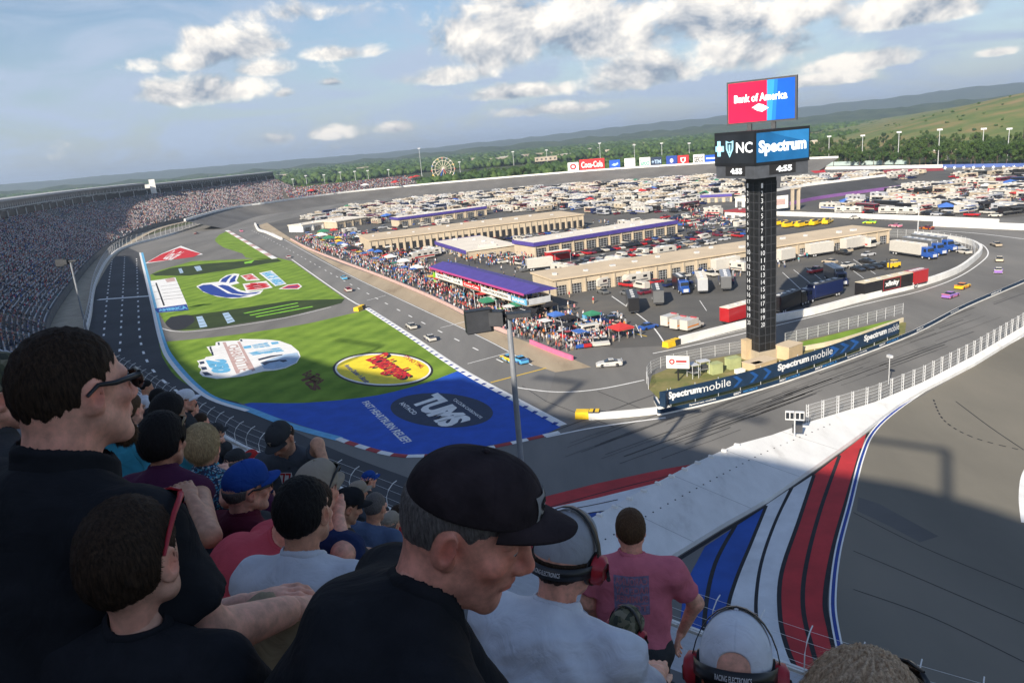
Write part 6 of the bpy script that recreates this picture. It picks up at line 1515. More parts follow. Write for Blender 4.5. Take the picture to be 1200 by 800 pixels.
for k,(p,q) in enumerate((((828,322),(872,314)),((910,309),(930,305)),((944,302),(976,297)),((984,296),(1014,290)))): H(p,q,pc['white'],M('white_roof'),['white trailer along the garage left of the pylon shaft','white trailer just right of the pylon shaft by the garage','white trailer with awning by the middle garage doors','white trailer near the right end of the garage'][k],cab=False,L_=9 if k!=1 else 6)
H((615,318),(650,314),pc['white'],M('white_roof'),'white coach-like trailer behind the purple roof',L_=9,cab=False)
H((640,309),(668,305),pc['red'],M('white_roof'),'red and black trailer behind the white coach',L_=9,cab=False,awning=cblk)
H((560,300),(584,297),pc['white'],M('white_roof'),'white trailer beside the pavilion',L_=7,cab=False)
# ambulances in a row by the wall
def ambulance(p,a,label):
    t=empty('ambulance',p,a,label,'ambulance','ambulances by the hauler yard wall'); b=MB(); b.box((-.9,0,1.55),(3.8,2.1,2.1),pc['white']); loft(b,[ringbox(1.0,1.95,.45,1.9),ringbox(1.7,1.95,.45,1.8),ringbox(2.2,1.9,.45,1.2),ringbox(3.0,1.8,.5,1.05)],pc['white']); b.build('body',t)
    b=MB(); 
    for y in (-1.06,1.06): b.box((-.9,y,1.2),(3.7,.03,.3),pc['orange'])
    b.build('stripe',t); b=MB(); b.box((1.95,0,1.5),(.4,1.7,.5),M('glass_dark'),top=(.4,.95)); b.build('windscreen',t); b=MB(); b.box((.6,0,2.68),(.4,1.5,.16),pc['red']); b.build('light_bar',t)
    for x in (-1.6,2.0):
        for y in (-.9,.9): b=MB(); b.cyl((x,y,.4),.4,.28,M('tyre'),'y',12); b.build('wheel',t)
for p,l in (((788,381),'ambulance nearest the maroon car in the yard'),((799,384.5),'ambulance in the middle of the row of three'),((811,386),'ambulance nearest the red transporter')): ambulance(at(*p,.02),heading((780,388),(805,380)),l)
# yellow plant by the far road
def forklift(p,a,c,label,name='forklift'):
    t=empty(name,p,a,label,'work vehicle'); b=MB(); b.box((0,0,1.1),(3.4,1.7,1.2),c); b.build('body',t); b=MB(); b.box((.1,0,2.4),(1.6,1.5,.12),c)
    for x in (-.6,.8):
        for y in (-.65,.65): b.cyl((x,y,2.),.05,.8,M('dark_steel'),n=5)
    b.build('cage',t); b=MB(); b.box((2.,-.5,1.6),(.2,.2,2.8),M('dark_steel')); b.box((2.,.5,1.6),(.2,.2,2.8),M('dark_steel')); b.box((2.6,0,.4),(1.2,1.2,.1),M('dark_steel')); b.build('mast',t)
    for x in (-1.1,1.2):
        for y in (-.8,.8): b=MB(); b.cyl((x,y,.45),.45,.4,M('tyre'),'y',12); b.build('wheel',t)
forklift(at(1047,314.5,.02),R(200),pc['yellow'],'yellow work truck behind the framed-logo transporter')
for k,(px,py,l) in enumerate(((921,263,'yellow jet dryer truck nearest the pylon shaft'),(933,265,'yellow jet dryer truck, second in the yellow row'),(946,264.5,'yellow jet dryer truck in the middle of the yellow row'),(960,262.5,'yellow jet dryer truck near the right end of the yellow row'),(972,261,'yellow jet dryer truck at the right end of the yellow row'))):
    t=empty('jet_dryer',at(px,py,.02),R(15+k*9),l,'work vehicle','yellow jet dryers'); link('cab',FLEET[23][0].copy(),t); me=t.children[0].data
    for i,m in enumerate(me.materials):
        if m==pc['white']: me.materials[i]=pc['yellow']
    b=MB(); b.box((-5,0,1.2),(3.6,2.3,1.4),pc['yellow']); b.cyl((-5,-.5,2.1),.42,3.2,M('dark_steel'),'x',10); b.box((-5.2,.45,2.2),(2.2,.9,.8),pc['yellow']); wheels(b,(-5,),(-1.,1.),.45); b.build('turbine_trailer',t)
# pit stalls: carts, tool boxes, canopies and crews
PITL=resample(spline([p+Vector((1.6,3.0,0)) for p in GP([(345,280),(367,293),(445,323),(509,350),(570,381),(640,409),(662,418)])],8),1.)
PN=len(PITL)
pn=Vector((.79,.61,0))
crew_pts=[]
def pit_pos(f,d): 
    i=min(int(f*PN),PN-2); t=(PITL[i+1]-PITL[i]).normalized(); return PITL[i]+Vector((-t.y,t.x,0))*d*(1 if Vector((-t.y,t.x,0)).dot(Vector((.6,.8,0)))>0 else -1), math.atan2(t.y,t.x)
for k in range(46):
    f=(k+.3)/46.; p,a=pit_pos(f,4.2+random.uniform(0,1.5)); m=random.choice([cblk,cblk,cwht,cred,cblu,cyel,cgrn,cblk])
    t=empty('pit_cart',p,a,'%s pit cart with a small roof among the pit crews'%CN[m.name],'pit cart','%s pit carts along the pit wall'%CN[m.name])
    c=random.choice(list(pc.values())); b=MB(); b.box((0,0,.75),(2.4,1.3,1.3),c); b.box((0,0,1.43),(2.5,1.4,.08),M('dark_steel')); b.build('cabinet',t)
    b=MB(); b.box((0,.1,2.9),(3.2,2.2,.1),m); 
    for x in (-1.1,1.1):
        for y in (-.5,.5): b.cyl((x,y,2.1),.05,1.5,M('galv'),n=5)
    b.build('canopy',t)
    b=MB(); wheels(b,(-.9,.9),(-.55,.55),.28,.2); b.build('wheels',t)
    if k%3==0:
        q,_=pit_pos(f+.006,9+random.uniform(-2,6)); m2=random.choice([cwht,cblu,cyel,cblk,cgrn,cred]); put_canopy(q,random.choice([3,4,6]),m2,'%s canopy behind the pit carts'%CN[m2.name],'%s canopies behind the pit wall'%CN[m2.name],a)
for k in range(60):
    f=random.uniform(.0,.97); p,a=pit_pos(f,random.uniform(7,30)*(1-.45*f)); 
    X_,Y_=proj(p)
    if k%2: 
        c=random.choice(list(pc.values())); b=MB(); h=random.uniform(.9,2.); b.box((0,0,h/2),(random.uniform(1,2.5),random.uniform(.8,1.6),h),c); b.box((0,0,h+.03),(random.uniform(.8,1),random.uniform(.6,.8),.1),M('dark_steel')); o=b.build('tool_chest',None,loc=p,rz=a); tag(o,'painted tool chest among the pit crowd','tool chest','tool chests among the pit crowd')
    else:
        m2=random.choice([cwht,cblu,cyel,cblk,cgrn,cred,cblk]); put_canopy(p,random.choice([3,3,4]),m2,'%s canopy in the crowd behind the pits'%CN[m2.name],'%s canopies in the crowd behind the pits'%CN[m2.name],a)
pts=[];drs=[]
for k in range(2300):
    f=random.random()**.85; w_=34*(1-.62*f)+4; d=abs(random.gauss(0,.42))*w_+ (1.0 if random.random()<.5 else -2.4)
    p,a=pit_pos(f,d); dd=random.uniform(0,6.28); pts.append((p.x,p.y,.86)); drs.append((math.sin(dd),math.cos(dd)))
# people on the suite balcony and by the farther garages
t_,Ln_,dp_,z1_,a_,A_=PS
for k in range(150):
    u=random.uniform(.02,.98)*Ln_; v=random.uniform(.3,dp_-1)*random.random()**.7; c,s=math.cos(a_),math.sin(a_); pts.append((A_.x+u*c-v*s,A_.y+u*s+v*c,z1_+.86)); drs.append((random.uniform(-1,1),-1))
for poly,n in (([(520,296),(600,296),(680,300),(640,312),(560,312)],170),([(690,262),(800,256),(850,252),(870,266),(800,276)],110),([(655,385),(720,370),(735,380),(720,402),(670,402)],60),([(800,245),(870,252),(880,268),(840,262)],90),([(800,318),(870,308),(960,300),(860,335)],60),([(362,258),(700,228),(840,214),(860,226),(700,240),(450,262)],420),([(960,240),(1200,215),(1200,250)],260)):
    c_=0; xs=[q[0] for q in poly]; ys=[q[1] for q in poly]
    while c_<n:
        x,y=random.uniform(min(xs),max(xs)),random.uniform(min(ys),max(ys))
        if inside((x,y),poly): p=at(x,y); pts.append((p.x,p.y,.88)); dd=random.random()*6.28; drs.append((math.sin(dd),math.cos(dd))); c_+=1
o_=sorted(range(len(pts)),key=lambda i:pts[i][0]**2+pts[i][1]**2); ind=[i for i in o_ if pts[i][2]<.87 and proj(pts[i])[0]>440][:130]; si=set(ind)
keep=[i for i in range(len(pts)) if i not in si]
o=link('pit_crowd',crowd_mesh('pit_crowd',[pts[i] for i in keep],[drs[i] for i in keep],1.0,False,[.2,.12,.1,.2,.14,.1,.05,.05,.03,.03])); tag(o,'crowd of tiny crew members and visitors along pit road and the garages','crowd',kind='stuff')
for i in ind:
    k=int(rng.choice(20,p=np.array([.1,.06,.05,.1,.07,.05,.02,.02,.015,.015]*2))); x,y,z=pts[i]; o=link('person',TS[k],None,(x,y,.87),math.atan2(-drs[i][0],drs[i][1])); tag(o,'tiny standing person in %s top among the carts along the pit wall'%COLN[k%10],'person','people along the pit wall')
# a crew in orange-red suits lined up at the wall and the posts with netting
for k in range(14):
    p,a=pit_pos(.80+.006*k,-.2); o=link('person',TS[4],None,(p.x,p.y,.87),a-PI/2); tag(o,'crew member in red suit in the row lined up behind the lamp pole','person','crew in red suits lined up at the pit wall')
for k in range(4):
    p,a=pit_pos(.83+.05*k,1.6); b=MB(); t=empty('pit_post',p,a,['slim grey post with crossbar behind the pit wall, leftmost of four','slim grey post with crossbar behind the pit wall, second from left','slim grey post with crossbar behind the pit wall, third from left','slim grey post with crossbar near the end of the pit wall'][k],'post'); b.cyl((0,0,2.6),.08,5.2,M('galv'),n=6); b.build('post',t); b=MB(); b.box((-1.2,0,5.1),(2.4,.1,.1),M('galv')); b.build('crossbar',t)
# ---------------------------------------------------------------- implicit bodies turned into one continuous mesh
f32=np.float32
def V3(*a): return np.array(a,f32)
def seg(p,a,b,ra,rb):
    a=np.asarray(a,f32); b=np.asarray(b,f32); ab=b-a; q=p-a; t=np.clip((q@ab)/max(1e-9,float(ab@ab)),0,1).astype(f32)
    d=q-t[:,None]*ab; return np.sqrt(np.einsum('ij,ij->i',d,d))-(ra+(rb-ra)*t)
def elli(p,c,r,Rm=None):
    q=p-np.asarray(c,f32)
    if Rm is not None: q=q@Rm
    r=np.asarray(r,f32); k0=np.sqrt((((q/r)**2).sum(1))); k1=np.sqrt(((q/(r*r))**2).sum(1))+1e-9
    return k0*(k0-1)/k1
def smin(a,b,k):
    h=np.clip(.5+.5*(b-a)/k,0,1); return b+(a-b)*h-k*h*(1-h)
def smax(a,b,k): return -smin(-a,-b,k)
def rot(yaw=0,pitch=0,roll=0):
    """head frame: yaw clockwise from +Y, pitch nose down, roll towards the right ear"""
    return Matrix.Rotation(-yaw,3,'Z')@Matrix.Rotation(-pitch,3,'X')@Matrix.Rotation(roll,3,'Y')
def surface_nets(f,lo,hi,h):
    lo=np.asarray(lo,float); n=np.maximum(4,np.ceil((np.asarray(hi)-lo)/h).astype(int)+1)
    K=5; n=((n+K-1)//K)*K; nb_=n//K
    # coarse pass: only blocks near the surface are sampled finely
    cx_=[(lo[i]+h*(K*np.arange(nb_[i])+(K-1)/2)).astype(f32) for i in range(3)]
    cg=np.stack(np.meshgrid(*cx_,indexing='ij'),-1).reshape(-1,3); cv=np.asarray(f(cg)).reshape(nb_)
    act_=np.abs(cv)<K*h*.87*1.7+.012
    v=np.repeat(np.repeat(np.repeat(np.where(cv<0,-1.,1.).astype(f32),K,0),K,1),K,2)
    bi=np.argwhere(act_); sub=np.stack(np.meshgrid(*[np.arange(K)]*3,indexing='ij'),-1).reshape(-1,3)
    gi=(bi[:,None,:]*K+sub[None]).reshape(-1,3); g=(lo+h*gi).astype(f32); r_=np.empty(len(g),f32)
    for s in range(0,len(g),150000): r_[s:s+150000]=f(g[s:s+150000])
    v[gi[:,0],gi[:,1],gi[:,2]]=r_
    v=v.reshape(n); v[v==0]=1e-6
    ins=v<0
    c=[ins[i:n[0]-1+i,j:n[1]-1+j,k:n[2]-1+k] for i in (0,1) for j in (0,1) for k in (0,1)]
    s_=sum(x.astype(np.int8) for x in c); act=(s_>0)&(s_<8); idx=-np.ones(act.shape,np.int64); cells=np.argwhere(act); idx[act]=np.arange(len(cells))
    if len(cells)==0: return np.zeros((0,3)),np.zeros((0,4),int)
    acc=np.zeros((len(cells),3)); cnt=np.zeros(len(cells))
    cor=[(i,j,k) for i in (0,1) for j in (0,1) for k in (0,1)]
    vals={q:v[cells[:,0]+q[0],cells[:,1]+q[1],cells[:,2]+q[2]] for q in cor}
    for q in cor:
        for a in range(3):
            if q[a]==0:
                r=list(q); r[a]=1; r=tuple(r); va,vb=vals[q],vals[r]; m=(va<0)!=(vb<0); t=va[m]/(va[m]-vb[m]); P=np.tile(np.array(q,float),(m.sum(),1)); P[:,a]+=t; acc[m]+=P; cnt[m]+=1
    Vv=lo+h*(cells+acc/cnt[:,None]); F=[]
    for a in range(3):
        b_,c_=(a+1)%3,(a+2)%3
        s0=[slice(None)]*3; s1=[slice(None)]*3; s0[a]=slice(0,n[a]-1); s1[a]=slice(1,n[a]); A=ins[tuple(s0)]; B=ins[tuple(s1)]
        for flip,mask in ((0,A&~B),(1,~A&B)):
            E=np.argwhere(mask); E=E[(E[:,b_]>0)&(E[:,c_]>0)&(E[:,b_]<n[b_]-1)&(E[:,c_]<n[c_]-1)]
            if not len(E): continue
            def ix(db,dc):
                q=E.copy(); q[:,b_]-=db; q[:,c_]-=dc; return idx[q[:,0],q[:,1],q[:,2]]
            Q=np.stack([ix(1,1),ix(0,1),ix(0,0),ix(1,0)],1); F.append(Q if not flip else Q[:,::-1])
    return Vv,np.concatenate(F)
def ripple(p,fx,s=0.):
    return np.sin(p[:,0]*fx+1.3*np.sin(p[:,1]*fx*.7+s)+s)*np.sin(p[:,2]*fx*.8+1.1*np.sin(p[:,0]*fx*.6+s*2))
# ---------------------------------------------------------------- head
def head_sdf(p,H):
    """p in the head frame (origin between the ears, +Y face)"""
    ax=np.abs(p[:,0]); m=p.copy(); m[:,0]=ax
    fat=H.get('jowl',0.)
    d=elli(p,(0,-.012,.030),(.0765,.0975,.090))
    d=smin(d,elli(p,(0,-.035,-.005),(.068,.070,.070)),.03)
    d=smin(d,elli(p,(0,.034,-.040),(.060+fat,.060,.082)),.03)
    d=smin(d,seg(m,(.054+fat,-.002,-.058),(.018,.070,-.106),.020,.017),.028)
    d=smin(d,elli(p,(0,.073,-.107),(.020+fat*.5,.017,.016)),.018)
    d=smin(d,seg(m,(.012,.089,.018),(.046,.072,.017),.0105,.010),.014)     # brow
    d=smin(d,elli(m,(.046,.062,-.027),(.020,.018,.016)),.02)               # cheekbone
    d=smin(d,seg(p,(0,.090,.010),(0,.110,-.030),.0085,.0115),.014)         # nose
    d=smin(d,elli(p,(0,.114,-.036),(.012,.012,.0105)),.010)
    d=smin(d,elli(m,(.0130,.1005,-.040),(.0085,.0125,.0085)),.010)
    d=smax(d,-elli(m,(.031,.098,-.003),(.0165,.014,.0115)),.010)           # eye socket
    d=smin(d,elli(m,(.031,.079,-.003),(.0135,.0125,.0125)),.006)           # lid bulge
    d=smax(d,-seg(m,(.020,.0955,-.0035),(.041,.088,-.0045),.0016,.0016),.004) if H.get('closed',1) else d
    d=smin(d,elli(p,(0,.0880,-.064),(.024,.014,.013)),.014)
    d=smin(d,seg(m,(.0,.0975,-.0655),(.018,.0905,-.069),.0055,.0035),.006)
    d=smin(d,seg(m,(.0,.0955,-.0765),(.016,.0895,-.0735),.0065,.004),.006)
    d=smax(d,-seg(m,(.0,.1035,-.0708),(.022,.0930,-.0712),.0016,.0016),.004)
    d=smax(d,-seg(m,(.021,.0985,-.050),(.031,.0885,-.066),.0012,.0012),.005)   # fold
    # ears
    Re=np.array(Matrix.Rotation(R(-22),3,'Z')@Matrix.Rotation(R(-12),3,'X'),f32)
    e=elli(m,(.0800,-.014,-.010),(.0065,.0195,.033),Re)
    e=smin(e,elli(m,(.0765,-.004,-.030),(.007,.011,.014)),.008)
    e=smax(e,-elli(m,(.0870,-.008,-.006),(.0065,.0115,.022),Re),.004)
    d=smin(d,e,.006)
    return d
def neck_sdf(p,T,shrink=0.):
    return seg(p,T['nk0'],T['nk1'],T['nr']-shrink,T['nr']*1.05-shrink)
# ---------------------------------------------------------------- figure skeleton in its own frame (pelvis at 0, +Y front, +Z up)
def skeleton(S):
    s=S.get('s',1.); L=R(S.get('lean',8)); w=S.get('w',1.)
    T={}; up=V3(0,math.sin(L),math.cos(L)); L2=L*1.12; up2=V3(0,math.sin(L2),math.cos(L2))
    T['pelvis']=V3(0,0,.02); T['belly']=up*.20+V3(0,.02,0); T['chest']=up*.36; T['neck']=up*.36+up2*.165
    hp=S.get('headoff',(0,.045,.145)); T['head']=T['neck']+V3(hp[0],hp[1]+.04*math.sin(L),hp[2])
    sw=.178*w
    for sd,sg in (('L',-1),('R',1)):
        T['sh'+sd]=T['neck']+V3(sg*sw,-.01,-.075)+V3(*S.get('sh'+sd,(0,0,0)))
        if S.get('stand'):
            T['hip'+sd]=V3(sg*.09,0,-.02); T['kn'+sd]=V3(sg*.11,.03,-.44); T['an'+sd]=V3(sg*.13,-.01,-.84); T['toe'+sd]=V3(sg*.16,.15,-.885)
        else:
            T['hip'+sd]=V3(sg*.09,.0,.0); T['kn'+sd]=V3(sg*.15,.42,.03); T['an'+sd]=V3(sg*.15,.40,-.38); T['toe'+sd]=V3(sg*.17,.56,-.42)
        T['el'+sd]=T['sh'+sd]+(V3(sg*.08,.06,-.27) if S.get('stand') else V3(sg*.06,.12,-.25)); T['wr'+sd]=T['el'+sd]+(V3(-sg*.03,.16,-.18) if S.get('stand') else V3(-sg*.10,.22,-.06))
    for k in T: T[k]=T[k]*s
    T['s']=s; T['w']=w
    return T
def torso_sdf(p,T,g=0.):
    s=T['s']; w=T['w']; fat=T.get('fat',1.)
    d=elli(p,T['pelvis'],V3(.165*w,.125*fat,.13)*s+g)
    d=smin(d,elli(p,T['belly'],V3(.155*w*fat**.5,.125*fat,.17)*s+g),.07*s)
    d=smin(d,elli(p,T['chest']+V3(0,.005,.0),V3(.165*w,.118,.17)*s+g),.06*s)
    for sd in 'LR':
        d=smin(d,seg(p,T['neck']+V3(0,-.015,-.05)*s,T['sh'+sd]+V3(0,0,.0),.072*s+g,.066*s+g),.05*s)
    d=smin(d,seg(p,T['neck']+V3(0,-.02,-.03)*s,T['neck']*.85+T['head']*.15,.068*s+g*.6,.056*s+g*.3),.03*s)
    return d
def arm_sdf(p,T,sd,g=0.,k=.03):
    s=T['s']; a=T.get('armr',1.)
    d=seg(p,T['sh'+sd],T['el'+sd],.056*s*a+g,.043*s*a+g)
    return smin(d,seg(p,T['el'+sd],T['wr'+sd],.042*s*a+g,.028*s*a+g),k*s)
def leg_sdf(p,T,sd,g=0.):
    s=T['s']; d=seg(p,T['hip'+sd],T['kn'+sd],.088*s+g,.060*s+g); return smin(d,seg(p,T['kn'+sd],T['an'+sd],.058*s+g,.038*s+g),.03*s)
def hand_sdf(p,T,sd):
    s=T['s']*1.0; W=T['wr'+sd]; E_=T['el'+sd]; d=W-E_; d=d/np.linalg.norm(d); sg=1 if sd=='R' else -1
    n=T.get('palm'+sd); n=np.asarray(n if n is not None else (0,0,-1),f32); n=n-d*(n@d); n=n/np.linalg.norm(n); t=np.cross(d,n)*sg     # t: towards the thumb
    if T.get('thumb_up'+sd): t=-t
    C_=W+d*.055*s; Bm=np.stack([t,d,n],1).astype(f32)
    r=elli(p,C_,V3(.040,.050,.017)*s,Bm); r=smin(r,seg(p,W-d*.03*s,W+d*.02*s,.026*s,.026*s),.02*s)
    cu=T.get('curl'+sd,.5)
    for i,(o,l) in enumerate(((.028,.078),(.010,.088),(-.009,.082),(-.027,.064))):
        a=W+d*.092*s+t*o*s; dd=d; q=a; ang=0
        for k,fr in enumerate((.45,.32,.25)):
            ang+=cu*(.6 if k==0 else .8); dd=d*math.cos(ang)+n*math.sin(ang)+t*o*1.2; dd=dd/np.linalg.norm(dd); q2=q+dd*l*fr*s; r=smin(r,seg(p,q,q2,(.0088-.0008*k)*s,(.0082-.0008*k)*s),.006*s); q=q2
    q=W+d*.025*s+t*.026*s; dd=d*.72+t*.62+n*.3*cu; dd=dd/np.linalg.norm(dd); q2=q+dd*.048*s; r=smin(r,seg(p,q,q2,.0135*s,.0105*s),.012*s); dd=dd*.8+d*.45+n*.45*cu; dd=dd/np.linalg.norm(dd); r=smin(r,seg(p,q2,q2+dd*.034*s,.0100*s,.0085*s),.005*s)
    return r
def bounds(pts,m):
    A=np.array(pts); return A.min(0)-m,A.max(0)+m
def smooth_obj(name,V,F,m,parent=None):
    me=npmesh(name,V,F,[m] if not isinstance(m,list) else m,smooth=True); return link(name,me,parent)
# ---------------------------------------------------------------- skin, hair and cloth
def skin(name,c,c2=None):
    c=tuple(x*1.62 for x in c); c2=tuple(x*1.62 for x in c2) if c2 else None
    m=mat('skin_'+name,c,.5,.24,30.,.10,420.,spec=.35,col2=c2,coord='obj',detail=6,sss=0.)
    nt=m.node_tree; b=nt.nodes['Principled BSDF']; src=b.inputs['Base Color'].links[0].from_socket; at_=N(nt,'ShaderNodeAttribute'); at_.attribute_name='flush'; mx=N(nt,'ShaderNodeMix'); mx.data_type='RGBA'; mx.blend_type='MULTIPLY'; mx.inputs['Factor'].default_value=1.
    nt.links.new(src,mx.inputs['A']); nt.links.new(at_.outputs['Color'],mx.inputs['B']); nt.links.new(mx.outputs['Result'],b.inputs['Base Color']); return m
SK_fair=skin('fair',(.44,.225,.155),(.50,.245,.17)); SK_red=skin('ruddy',(.42,.185,.130),(.50,.22,.155)); SK_boy=skin('boy',(.47,.26,.18)); SK_dark=skin('brown',(.20,.105,.065)); SK_tan=skin('tan',(.36,.19,.12))
def hairmat(name,c,c2):
    m=bpy.data.materials.new('hair_'+name); m.use_nodes=True; nt=m.node_tree; b=nt.nodes['Principled BSDF']; b.inputs['Roughness'].default_value=.62; b.inputs['Specular IOR Level'].default_value=.14
    tcn=N(nt,'ShaderNodeTexCoord'); mp=N(nt,'ShaderNodeMapping'); mp.inputs['Scale'].default_value=(1,1,.16); nt.links.new(tcn.outputs['Object'],mp.inputs[0]); n=N(nt,'ShaderNodeTexNoise',Scale=230.,Detail=4,Roughness=.7); nt.links.new(mp.outputs[0],n.inputs['Vector'])
    r=N(nt,'ShaderNodeValToRGB'); r.color_ramp.elements[0].position=.35; r.color_ramp.elements[0].color=(*c,1); r.color_ramp.elements[1].position=.68; r.color_ramp.elements[1].color=(*c2,1); nt.links.new(n.outputs['Fac'],r.inputs[0]); nt.links.new(r.outputs[0],b.inputs['Base Color'])
    bp=N(nt,'ShaderNodeBump',Strength=.8,Distance=.004); nt.links.new(n.outputs['Fac'],bp.inputs['Height']); nt.links.new(bp.outputs[0],b.inputs['Normal']); return m
HB=hairmat('black',(.008,.007,.007),(.02,.018,.017)); HD=hairmat('dark_brown',(.014,.009,.006),(.062,.037,.022)); HR=hairmat('brown',(.05,.027,.014),(.12,.068,.035)); HG=hairmat('grey',(.07,.06,.055),(.20,.18,.165)); HBL=hairmat('blonde',(.27,.18,.085),(.70,.52,.28)); HT=hairmat('ash',(.28,.18,.105),(.80,.60,.40))
def cloth(name,c,bs=900.,var=.08,rough=.9,sheen=.0):
    m=bpy.data.materials.new('cloth_'+name); m.use_nodes=True; nt=m.node_tree; b=nt.nodes['Principled BSDF']; b.inputs['Roughness'].default_value=rough; b.inputs['Specular IOR Level'].default_value=.15
    if sheen: b.inputs['Sheen Weight'].default_value=sheen
    tcn=N(nt,'ShaderNodeTexCoord'); n=N(nt,'ShaderNodeTexNoise',Scale=14.,Detail=6); nt.links.new(tcn.outputs['Object'],n.inputs['Vector']); r=N(nt,'ShaderNodeValToRGB'); r.color_ramp.elements[0].position=.3; r.color_ramp.elements[1].position=.7
    r.color_ramp.elements[0].color=(*[x*(1-var) for x in c],1); r.color_ramp.elements[1].color=(*[min(1,x*(1+var)) for x in c],1); nt.links.new(n.outputs['Fac'],r.inputs[0]); nt.links.new(r.outputs[0],b.inputs['Base Color'])
    n1=N(nt,'ShaderNodeTexNoise',Scale=9.,Detail=4,Distortion=1.2); nt.links.new(tcn.outputs['Object'],n1.inputs['Vector']); n2=N(nt,'ShaderNodeTexNoise',Scale=bs,Detail=1); nt.links.new(tcn.outputs['Object'],n2.inputs['Vector'])
    b1=N(nt,'ShaderNodeBump',Strength=.45,Distance=.03); nt.links.new(n1.outputs['Fac'],b1.inputs['Height']); b2=N(nt,'ShaderNodeBump',Strength=.2,Distance=.001); nt.links.new(n2.outputs['Fac'],b2.inputs['Height']); nt.links.new(b1.outputs[0],b2.inputs['Normal']); nt.links.new(b2.outputs[0],b.inputs['Normal']); return m
CB=cloth('black',(.016,.017,.020),var=.2); CBK2=cloth('soft_black',(.019,.020,.024),var=.2); CW=cloth('white',(.70,.73,.78)); CWG=cloth('pale_grey',(.58,.61,.66)); CR=cloth('coral',(.60,.085,.11)); CP=cloth('pink',(.62,.17,.22)); CG=cloth('slate',(.075,.085,.10)); CT=cloth('teal',(.05,.30,.42)); CM=cloth('maroon',(.10,.015,.03)); CPU=cloth('plum',(.07,.018,.05)); CN_=cloth('navy',(.02,.035,.10)); CBL=cloth('royal',(.02,.07,.30)); CK=cloth('khaki',(.30,.235,.15)); CTN=cloth('stone_cap',(.33,.28,.22)); CGR=cloth('charcoal',(.045,.047,.05)); CSK=cloth('denim',(.09,.13,.22)); CGC=cloth('grey_cap',(.34,.35,.37)); CWC=cloth('white_cap',(.72,.74,.78)); CRD=cloth('red',(.42,.03,.03)); CDC=cloth('washed_black',(.034,.025,.027),var=.45)
def pattern_cloth(name,cols,scale):
    m=bpy.data.materials.new('cloth_'+name); m.use_nodes=True; nt=m.node_tree; b=nt.nodes['Principled BSDF']; b.inputs['Roughness'].default_value=.9
    tcn=N(nt,'ShaderNodeTexCoord'); v=N(nt,'ShaderNodeTexVoronoi',Scale=scale); nt.links.new(tcn.outputs['Object'],v.inputs['Vector']); s=N(nt,'ShaderNodeSeparateColor'); nt.links.new(v.outputs['Color'],s.inputs[0]); r=N(nt,'ShaderNodeValToRGB'); r.color_ramp.interpolation='CONSTANT'
    e=r.color_ramp.elements
    while len(e)<len(cols): e.new(.5)
    for i,c in enumerate(cols): e[i].position=i/len(cols); e[i].color=(*c,1)
    nt.links.new(s.outputs[0],r.inputs[0]); nt.links.new(r.outputs[0],b.inputs['Base Color']); return m
CFL=pattern_cloth('floral',[(.02,.03,.08),(.04,.18,.34),(.42,.48,.52),(.02,.04,.10),(.07,.28,.36),(.03,.03,.05),(.02,.03,.07)],120.); CAM=pattern_cloth('camo',[(.07,.075,.04),(.14,.13,.08),(.04,.045,.03),(.20,.18,.12)],42.)
EYE=mat('eye_white',(.55,.52,.50),.2,.03,50.,coord='obj'); IRIS=mat('iris',(.03,.05,.06),.15,.1,50.,coord='obj'); PLAST=mat('black_plastic',(.012,.012,.013),.35,.1,8.,coord='obj',spec=.5); REDP=mat('red_plastic',(.42,.02,.03),.35,.1,8.,coord='obj',spec=.5); LENS=mat('dark_lens',(.008,.009,.010),.06,.1,8.,coord='obj',spec=.7); BRASS=mat('amber_frame',(.20,.13,.05),.35,.2,30.,coord='obj',spec=.5); LTR=mat('white_lettering',(.70,.70,.70),.6,.05,10.,coord='obj')
CLOTHN={}
# ---------------------------------------------------------------- strands of hair over a hair mesh
def strands(name,V,F,n,L_,m,parent,flow,seed=1,wid=.0009,spread=.35,lift=.25):
    r=np.random.default_rng(seed); tri=V[F]; c=tri.mean(1); nn=np.cross(tri[:,2]-tri[:,0],tri[:,3]-tri[:,1]); ar=np.linalg.norm(nn,axis=1); nn=nn/(ar[:,None]+1e-12)
    k=r.choice(len(F),n,p=ar/ar.sum()); uv=r.random((n,2,1)); q=tri[k]; P=(q[:,0]*(1-uv[:,0])+q[:,1]*uv[:,0])*(1-uv[:,1])+(q[:,3]*(1-uv[:,0])+q[:,2]*uv[:,0])*uv[:,1]
    d=flow(P,nn[k])+r.normal(size=(n,3))*spread; d=d-nn[k]*(np.einsum('ij,ij->i',d,nn[k]))[:,None]; d/=np.linalg.norm(d,axis=1)[:,None]+1e-9; d=d*(1-lift)+nn[k]*lift
    sd=np.cross(d,nn[k]); sd/=np.linalg.norm(sd,axis=1)[:,None]+1e-9; ln=(L_*r.uniform(.6,1.3,n))[:,None]
    A=P-sd*wid; B=P+sd*wid; C_=P+d*ln-nn[k]*ln*.12
    W=np.stack([A,B,C_],1).reshape(-1,3); me=npmesh(name,W,np.arange(n*3).reshape(-1,3),[m]); return link(name,me,parent)
